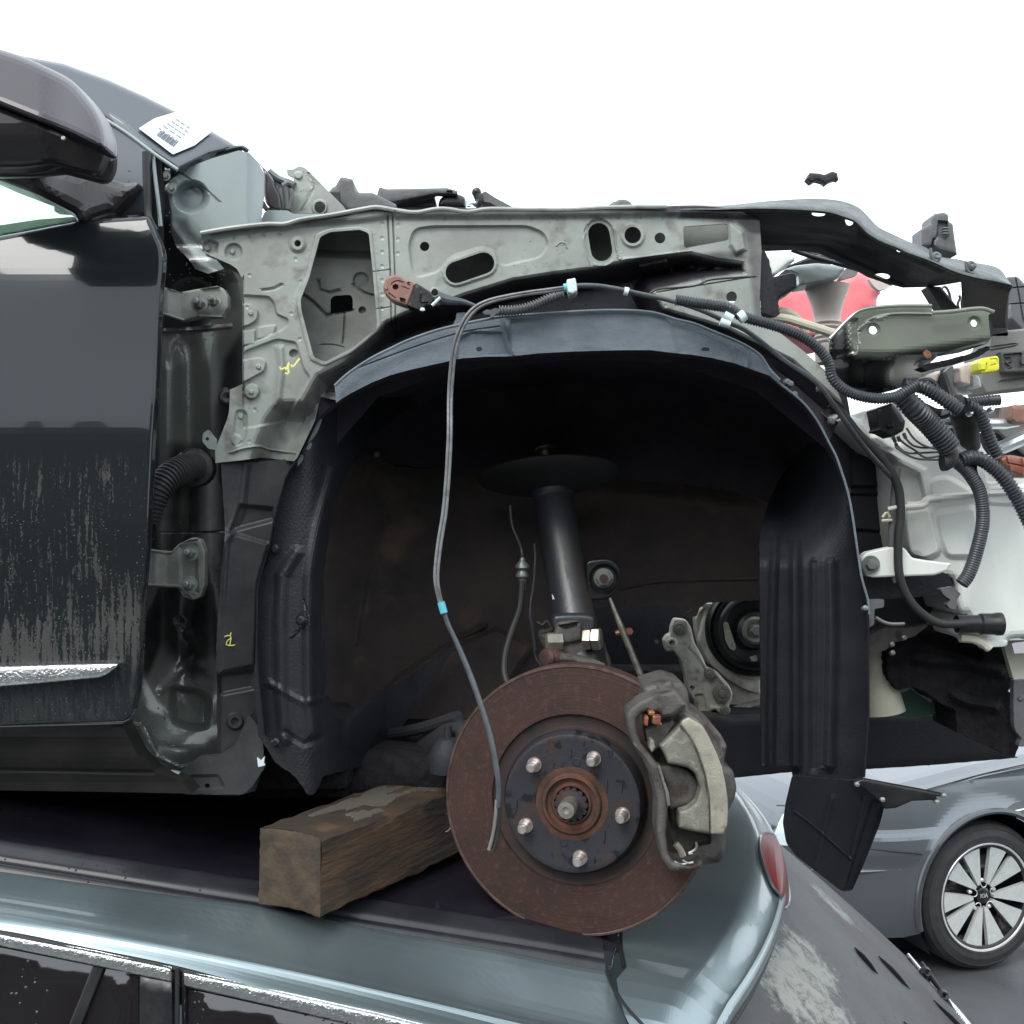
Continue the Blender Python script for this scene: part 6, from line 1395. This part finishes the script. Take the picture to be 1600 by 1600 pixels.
# chrome strips
def band(name, top, bot, d, m, th=.006, par=None, step=6, edge=(3, 3), **k):
    return mk(name, tri_sheet(top + bot[::-1], d, th, step=step, edge=edge, **k), M[m], par or SIL, ang=50)
DL = empty('front_door', (-.6, 1.1, 1.2), '', ''); del DL['label']; del DL['category']; DL.parent = SIL; DL.matrix_parent_inverse = Matrix.Translation(SIL.location).inverted()
for key in ():
    pass
band('window_chrome', [(-700, 1370), (-300, 1418), (0, 1460), (140, 1487), (269, 1514)], [(-700, 1388), (-300, 1436), (0, 1478), (140, 1507), (269, 1535)], 1.066, 'chrome')
band('window_chrome', [(285, 1519), (437, 1552), (599, 1588), (760, 1630)], [(285, 1541), (437, 1575), (570, 1606), (740, 1652)], 1.066, 'chrome')
bpy.data.objects.remove(DL)
gl = lambda x, y: 1.078 - .00012 * (y - 1480)
band('front_door_glass', [(-700, 1388), (-300, 1436), (0, 1478), (150, 1508), (218, 1521)], [(-700, 2200), (-300, 2200), (0, 2200), (150, 2200), (218, 2200)], gl, 'glass_dark', step=40, edge=(4, 2))
band('door_pillar_trim', [(218, 1524), (270, 1534)], [(214, 2200), (272, 2200)], lambda x, y: gl(x, y) - .006, 'plastic_smooth', step=20)
mk('pillar_gap', tube([(277, 1512, 1.068), (277, 1700, 1.045), (277, 2200, .985)], .0022, n=6), M['seal'], SIL)
band('door_pillar_trim', [(284, 1541), (291, 1543)], [(282, 2200), (290, 2200)], lambda x, y: gl(x, y) - .005, 'plastic_smooth', step=20)
band('rear_door_glass', [(291, 1543), (437, 1576), (570, 1606), (900, 1690)], [(291, 2200), (437, 2200), (570, 2200), (900, 2200)], gl, 'glass_dark', step=40, edge=(4, 2))
mk('quarterlight_bar', tri_sheet([(145, 1509), (163, 1512), (120, 1620), (60, 1790), (40, 1790), (100, 1620)], lambda x, y: gl(x, y) - .005, .006, step=10, edge=(2, 2)), M['plastic_smooth'], SIL)
# body side below the frame
sp_('body_side', loft([[P(x, 2150, .995) for x in (-900, 0, 900)], [P(x, 2300, .95) for x in (-900, 0, 900)], [(-1.5, .93, .9), (-.3, .93, .9), (.5, .95, .9)], [(-1.5, .95, .35), (-.3, .95, .35), (.5, .97, .35)]], 30, 3), 'silver', ang=0)
sp_('body_far_side', loft([[(-1.6, 2.79, 1.55), (0, 2.79, 1.5)], [(-1.6, 2.86, 1.45), (.1, 2.86, 1.42)], [(-1.6, 2.98, .9), (.6, 2.98, .9)], [(-1.6, 2.97, .3), (.6, 2.97, .3)]], 20, 3, smooth=False), 'silver', ang=0)

# spoiler: rear end of the roof
def edge_pt(Y, off=0.0): return Xr(Y) + off
gapc = lambda Y: .118 + .03 * sst(np.array((Y - 1.2) / .2))
def spo(u, v):
    Y = 1.062 + v * (2.90 - 1.062)
    x0 = float(gapc(Y)) + .004 if 1.16 < Y < 2.8 else (.109 + 6.0 * max(0, 1.13 - Y) ** 2 if Y < 1.16 else float(gapc(1.2)) + .004 + .5 * max(0, Y - 2.8))
    x1 = Xr(Y)
    X = x0 + (x1 - x0) * u
    Yc = min(max(Y, 1.205), 2.755)
    z = float(roof_z(X, Yc))
    side = max(0, 1.205 - Y, Y - 2.755)
    z -= 3.0 * side ** 2 * .9
    e = (x1 - X)
    z -= .020 * float((1 - sst(np.array(e / .05)))) ** 1.5
    return (X, Y, z)
us = np.concatenate([np.linspace(0, .7, 22), np.linspace(.72, 1, 24)])
SPO = sp_('rear_spoiler', grid(spo, us, np.linspace(0, 1, 90)), 'silver', ang=0)
rim = [spo(1, v) for v in np.linspace(0, 1, 50)]
mk('spoiler_lip', loft([rim, [(x + .006, y, z - .010) for x, y, z in rim], [(x + .001, y, z - .022) for x, y, z in rim], [(x - .03, y, z - .03) for x, y, z in rim]], 60, 4), M['silver'], SPO, ang=0)
mk('spoiler_seal', tube3([(x - .004, y, z - .030) for x, y, z in rim], .006, n=8, sub=1), M['seal'], SPO)
gp = [(float(gapc(Y)) + .001, Y, float(roof_z(.12, max(Y, 1.205))) - .003 - (0 if Y > 1.205 else 2.7 * (1.205 - Y) ** 2)) for Y in np.linspace(1.17, 2.75, 40)]
mk('panel_gap', tube3(gp, .0022, n=6, sub=1), M['seal'], SPO)
nose = [P(950, 1516, 1.166), P(960, 1545, 1.13), P(980, 1575, 1.10), P(1003, 1600, 1.078), P(1040, 1640, 1.05), P(1100, 1700, 1.02)]
mk('panel_gap', tube3(nose, .0017, n=8), M['seal'], SPO)
mk('gap_chrome', tube([(965, 1462, 1.236), (959, 1490, 1.20), (953, 1512, 1.168)], .0018, n=6), M['chrome'], SPO)
# quarter skin under the spoiler end, nearest the camera
q1 = [P(x, y, d) for x, y, d in ((952, 1518, 1.168), (962, 1545, 1.13), (985, 1578, 1.10), (1006, 1602, 1.08), (1050, 1650, 1.05))]
q2 = [spo(0.0, v) for v in (0.03, .02, .01, .005, 0)]
# high-level lamp on the rim
lampv = []
Ys = np.linspace(1.50, 1.79, 30)
def lsin(y): return max(0.0, math.sin(math.pi * (y - 1.50) / .29)) ** .6
L0 = [(Xr(y) - .033 * lsin(y), y, spo((Xr(y) - .033 * lsin(y) - float(gapc(y)) - .004) / (Xr(y) - float(gapc(y)) - .004), (y - 1.062) / 1.838)[2] + .004) for y in Ys]
L1 = [(Xr(y) + .002, y, spo(1, (y - 1.062) / 1.838)[2] + .006 * lsin(y)) for y in Ys]
L2 = [(Xr(y) + .009 * lsin(y) + .002, y, spo(1, (y - 1.062) / 1.838)[2] - .012 - .026 * lsin(y)) for y in Ys]
# rear window
def rg(u, v):
    Y = 1.20 + v * 1.60
    z0 = float(roof_z(Xr(Y), min(max(Y, 1.205), 2.755))) - .05
    x0 = .43 - .30 * (abs(Y - YC_) / .9) ** 2 - .005
    s = u * .75
    return (x0 + s * .80 + .02 * math.sin(u * 3), Y, z0 - s * .72 - .05 * s * s)
RW = sp_('rear_window', grid(rg, np.linspace(0, 1, 40), np.linspace(0, 1, 40)), 'dirty_glass', ang=0)
low = [rg(1, v) for v in np.linspace(0, 1, 30)]
mk('window_moulding', tube3(low, .010, n=8, sub=1), M['seal'], RW)
nr = [rg(u, 0) for u in np.linspace(0, 1, 20)]
mk('window_moulding', tube3(nr, .012, n=8, sub=1), M['seal'], RW)
random.seed(8)
for (u, v, l) in ((.20, .30, .05), (.27, .34, .07), (.36, .26, .10), (.42, .36, .13), (.45, .22, .06), (.3, .22, .04)):
    pts = [tuple(Vector(rg(u + l * t, v - .02 * t)) + Vector((.001, -.0005, .0018))) for t in (0, .33, .66, 1)]
    mk('grime_streak', tube3(pts, [.0008, .004, .0035, .0006], n=6, flat=1), M['insul'], RW, ang=0)
# tailgate and far silver strip with wiper
sp_('tailgate', loft([[rg(1, v) for v in np.linspace(0, 1, 10)], [tuple(Vector(rg(1, v)) + Vector((.05, 0, -.10))) for v in np.linspace(0, 1, 10)], [tuple(Vector(rg(1, v)) + Vector((.10, 0, -.45))) for v in np.linspace(0, 1, 10)], [tuple(Vector(rg(1, v)) + Vector((.02, 0, -.60))) for v in np.linspace(0, 1, 10)]], 20, 5), 'silver', ang=0)
WP = sp_('rear_wiper', tube([(1418, 1492, 2.0), (1460, 1545, 1.93), (1505, 1598, 1.86), (1560, 1680, 1.8)], [.004, .008, .010, .012], n=10), 'chrome')
mk('wiper_blade', tube([(1440, 1505, 1.98), (1475, 1555, 1.90), (1500, 1600, 1.86)], .004, n=8), M['rubber'], WP)
mk('wiper_joint', lathe(P(1447, 1520, 1.94), (.3, -1, .5), [(.010, -.006), (.011, .0), (.006, .005), (.003, .003)], 14), M['plastic_smooth'], WP)
mk('wiper_joint', lathe(P(1474, 1556, 1.89), (.3, -1, .5), [(.010, -.006), (.011, .0), (.006, .005), (.003, .003)], 14), M['plastic_smooth'], WP)
sp_('quarter_glass', loft([[tuple(Vector(rg(u, 0)) + Vector((-.01, -.02, -.01))) for u in np.linspace(0, 1, 8)], [(rg(0, 0)[0] - .12, 1.06, 1.44), (rg(.3, 0)[0] - .1, 1.04, 1.32), (.5, 1.0, 1.0)]], 20, 1), 'glass_dark')
sp_('headlining', box((-.55, 1.97, 1.47), (1.3, 1.4, .02)), 'plastic')

RL = mk('high_level_lamp', loft([L0, L1, L2], 30, 5), M['lamp_red'], SIL, ang=0)
mk('lamp_surround', tube3(L0 + L2[::-1] + [L0[0]], .0022, n=8, sub=1), M['silver'], RL)
for zc in (0,):
    pass

# ================================================================== GREY CAR ON THE RIGHT
GC = empty('grey_saloon', (2.08, 4.85, 0), 'grey saloon parked on the wet yard, its alloy front wheel showing at right', 'car')
hv = Vector((.955, .297, 0)); nv = Vector((.297, -.955, 0)); W0 = Vector((2.085, 4.86, 0))
def g(s, w, z): return W0 + hv * s + nv * w + Vector((0, 0, z))
def gp_(name, data, m, par=None, **k): return mk(name, data, M[m], par or GC, **k)
def side_w(s, z):
    nose = np.clip((-.35 - s) / .55, 0, 1.2)
    w = .035 - .30 * nose ** 2.2 - .05 * np.clip((z - .55) / .3, 0, 1) ** 1.6 - .06 * np.clip((.38 - z) / .3, 0, 1) ** 2 + .012 * sst((z - .5) / .08) * (1 - sst((z - .62) / .05))
    w = w + .02 * np.exp(-((np.hypot(s, z - .335) - .37) / .04) ** 2)
    return w
def sfn(X, Y, h):
    return np.array([tuple(g(x, float(side_w(x, y)) + hh, y)) for x, y, hh in zip(X, Y, h)])
arc = [(.375 * math.cos(a), .335 + .375 * math.sin(a)) for a in np.linspace(math.pi * 1.10, -math.pi * .10, 30)]
side_o = [(-.90, .30), (-.92, .45), (-.90, .60), (-.84, .68), (-.70, .735), (-.4, .80), (0, .86), (.5, .91), (1.5, .95), (2.6, .95), (2.6, .2), (.42, .2)] + arc[::-1] + [(-.42, .2), (-.80, .21)]
BODY = gp_('body', tri_sheet(side_o, 0, .02, step=.017, fn=sfn, thdir=(-.297, .955, 0), feats=[], back=False), 'greypaint', ang=0)
V = []
def bonnet(u, v):
    s = -.90 + u * 1.5
    half = .86
    w0 = float(side_w(s, .80)) - .0
    zz0 = float(np.interp(s, [-.90, -.84, -.70, -.4, 0, .5, 1.0], [.60, .68, .735, .80, .86, .91, .95]))
    w = w0 - v * (2 * half)
    wc = -half
    w = w0 + (wc * 2 - w0 * 1 - w0) * v if False else w0 + v * (-2 * half - 2 * w0 + 0)
    z = zz0 + .055 * math.sin(math.pi * v) + .02 * sst(np.array(v / .06)) * sst(np.array((1 - v) / .06))
    sx = s - .10 * math.sin(math.pi * v)
    return g(sx, w, float(z))
gp_('bonnet', grid(lambda u, v: tuple(bonnet(u, v)), np.linspace(0, 1, 30), np.linspace(0, 1, 40)), 'greypaint', ang=0)
def front(u, v):
    z = .65 - u * .45
    p = bonnet(0, v) if False else None
    w0 = float(side_w(-.9, z))
    w = w0 + v * (-2 * .86 - 2 * w0)
    return g(-.90 - .12 * math.sin(math.pi * v) - .04 * math.sin(u * math.pi), w, z)
gp_('front_bumper', grid(lambda u, v: tuple(front(u, v)), np.linspace(0, 1, 12), np.linspace(0, 1, 30)), 'greypaint', ang=0)
gp_('windscreen', grid(lambda u, v: tuple(g(.6 + u * .8, -.15 - v * 1.4, .95 + u * .48)), np.linspace(0, 1, 6), np.linspace(0, 1, 8)), 'glass_dark')
gp_('cabin', loft([[tuple(g(.45, -.03, .93)), tuple(g(3.3, -.03, .95))], [tuple(g(1.4, -.18, 1.42)), tuple(g(3.0, -.18, 1.44))], [tuple(g(1.4, -1.55, 1.42)), tuple(g(3.0, -1.55, 1.44))]], 12, 1, smooth=False), 'glass_dark')
# arch lip and inner arch
gp_('arch_lip', tube3([tuple(g(.385 * math.cos(a), .055, .335 + .385 * math.sin(a))) for a in np.linspace(math.pi * 1.08, -math.pi * .08, 40)], .014, n=8, sub=1, flat=1), 'arch')
gp_('inner_arch', loft([[tuple(g(.37 * math.cos(a), .03, .335 + .37 * math.sin(a))) for a in np.linspace(math.pi * 1.2, -math.pi * .2, 30)], [tuple(g(.37 * math.cos(a), -.30, .335 + .37 * math.sin(a))) for a in np.linspace(math.pi * 1.2, -math.pi * .2, 30)]], 40, 1), 'plastic', ang=0)
gp_('inner_arch_wall', tri_sheet([(-.37 , .0), (.37, .0)] + [(.37 * math.cos(a), .335 + .37 * math.sin(a)) for a in np.linspace(0, math.pi, 20)], 0, .01, step=.08, fn=lambda X, Y, h: np.array([tuple(g(x, -.28, y)) for x, y in zip(X, Y)]), thdir=(-.297, .955, 0)), 'plastic')
# trim: headlamp, shut lines, side vent, bumper highlight
def onside(s, z, o=.004): return tuple(g(s, float(side_w(s, z)) + o, z))
HL = gp_('headlamp', tri_sheet([(-.90, .60), (-.86, .70), (-.78, .735), (-.62, .72), (-.60, .70), (-.66, .64), (-.76, .585), (-.88, .57)], 0, .01, step=.02, fn=lambda X, Y, h: np.array([onside(x, y, .006 + hh) for x, y, hh in zip(X, Y, h)]), thdir=(-.297, .955, 0)), 'lamp_white')
sub('lamp_divider', tube3([onside(-.86, .66, .012), onside(-.74, .66, .014), onside(-.64, .67, .012)], .003, n=6), 'plastic_smooth', HL)
gp_('panel_seam', tube3([onside(-.66, .60), onside(-.5, .585), onside(-.36, .565)], .003, n=6), 'seal')
gp_('panel_seam', tube3([onside(-.88, .735), onside(-.6, .765, .002), onside(-.3, .82, .0), onside(0, .865, 0), onside(.3, .90, 0)], .003, n=6), 'seal')
gp_('bumper_crease', tube3([onside(-.88, .47, .0), onside(-.65, .49, .004), onside(-.45, .50, .0)], [.001, .012, .001], n=8), 'greypaint', ang=0)
VN = gp_('side_vent', tri_sheet([(.08, .71), (.16, .735), (.40, .75), (.40, .70), (.2, .67), (.12, .68)], 0, .01, step=.03, fn=lambda X, Y, h: np.array([onside(x, y, .004) for x, y in zip(X, Y)]), thdir=(-.297, .955, 0)), 'wheelblack')
sub('vent_bar', tube3([onside(.13, .705, .008), onside(.40, .725, .010)], .006, n=6), 'chrome', VN)
gp_('fog_lamp_trim', tri_sheet([(-.90, .25), (-.90, .36), (-.70, .37), (-.72, .30)], 0, .01, step=.03, fn=lambda X, Y, h: np.array([onside(x, y, .006) for x, y in zip(X, Y)]), thdir=(-.297, .955, 0)), 'wheelblack')
# wheel
wcn = g(0, -.01, .333)
WHL = gp_('front_wheel', lathe(wcn, nv, [(.215, .02), (.222, .028), (.24, .034), (.27, .036), (.30, .028), (.318, .012), (.326, -.01), (.328, -.06), (.328, -.15), (.315, -.19), (.22, -.20)], 72), 'tyre', ang=0)
for rr_ in (.245, .30):
    sub('tyre_rib', lathe(wcn, nv, [(rr_ - .003, .033 if rr_ < .27 else .0265), (rr_, .0375 if rr_ < .27 else .031), (rr_ + .003, .033 if rr_ < .27 else .0265)], 64), 'tyre', WHL)
RS = 1.10
RIM = sub('rim', lathe(wcn, nv, [(a * RS, b) for a, b in [(.217, .030), (.213, .032), (.207, .028), (.203, .010), (.195, -.10), (.10, -.11), (.0001, -.11)]], 64), 'wheelblack', WHL)
sub('rim_edge', lathe(wcn, nv, [(a * RS, b) for a, b in [(.219, .032), (.216, .0355), (.210, .034), (.2075, .029), (.2075, .022)]], 64), 'alloywheel', WHL)
def wfn(o): return lambda X, Y, h: np.array([tuple(wcn + hv * x * RS + nv * (o + hh - .012 * (1 - math.hypot(x, y) / .2)) + Vector((0, 0, y * RS))) for x, y, hh in zip(X, Y, h)])
# five pairs of broad spokes around five wide lug pockets and five narrow slots
for k in range(5):
    a0 = math.pi / 2 + k * 2 * math.pi / 5
    for sgn in (1, -1):
        # between wide slot edge and narrow slot edge
        def pol(r, off, ang): return (r * math.cos(ang) - off * math.sin(ang) * 1, r * math.sin(ang) + off * math.cos(ang))
        wide = [pol(.2065, sgn * .0285, a0), pol(.14, sgn * .022, a0), pol(.075, sgn * .0155, a0), pol(.048, sgn * .0135, a0)]
        an_ = a0 + sgn * math.pi / 5
        nar = [pol(.050, -sgn * .003, an_), pol(.075, -sgn * .006, an_), pol(.14, -sgn * .012, an_), pol(.2065, -sgn * .0165, an_)]
        aw = math.atan2(wide[0][1], wide[0][0]); aN = math.atan2(nar[-1][1], nar[-1][0])
        dlt = (aw - aN + math.pi) % (2 * math.pi) - math.pi
        arcp = [(.2075 * math.cos(aN + dlt * t), .2075 * math.sin(aN + dlt * t)) for t in (.25, .5, .75)]
        sub('spoke', tri_sheet(wide + nar + arcp, 0, .02, step=.02, fn=wfn(.022), thdir=(-.297, .955, 0)), 'alloywheel', WHL, ang=40)
    cxy = pol(.066, 0, a0)
    sub('lug_nut', lathe(wcn + hv * cxy[0] + Vector((0, 0, cxy[1])), nv, [(.009, -.01), (.009, .004), (.006, .008), (.0001, .009)], 10), 'alloywheel', WHL)
    uu = [(.052 * math.cos(a0) + .0145 * math.cos(a0 + math.pi + t), .052 * math.sin(a0) + .0145 * math.sin(a0 + math.pi + t)) for t in np.linspace(-math.pi / 2, math.pi / 2, 9)]
    sub('pocket_rim', tube3([tuple(wcn + hv * x + nv * .014 + Vector((0, 0, y))) for x, y in uu], .002, n=6, sub=1), 'alloywheel', WHL)
CAPW = sub('centre_cap', lathe(wcn, nv, [(.036, .0), (.035, .010), (.030, .013), (.0001, .014)], 30), 'wheelblack', WHL)
tcu = bpy.data.curves.new('cap_letters', 'FONT'); tcu.body = 'KIA'; tcu.size = .026; tcu.extrude = .0008; tcu.align_x = 'CENTER'; tcu.align_y = 'CENTER'
to = bpy.data.objects.new('tmp', tcu); C.objects.link(to)
dg = bpy.context.evaluated_depsgraph_get(); me = bpy.data.meshes.new_from_object(to.evaluated_get(dg)); bpy.data.objects.remove(to)
R_ = Matrix((hv, Vector((0, 0, 1)), nv)).transposed().to_4x4(); me.transform(Matrix.Translation(wcn + nv * .016) @ R_)
me.materials.clear(); me.materials.append(M['alloywheel'])
mk('cap_letters', None, None, CAPW, me=me)
mk('cable_on_ground', tube3([(1.66, 3.9, .006), (1.8, 3.85, .006), (1.95, 3.95, .006), (2.15, 3.88, .006), (2.5, 3.95, .006)], .006, n=6), M['rubber'], label='thin black cable lying on the wet ground by the grey car wheel', cat='cable')
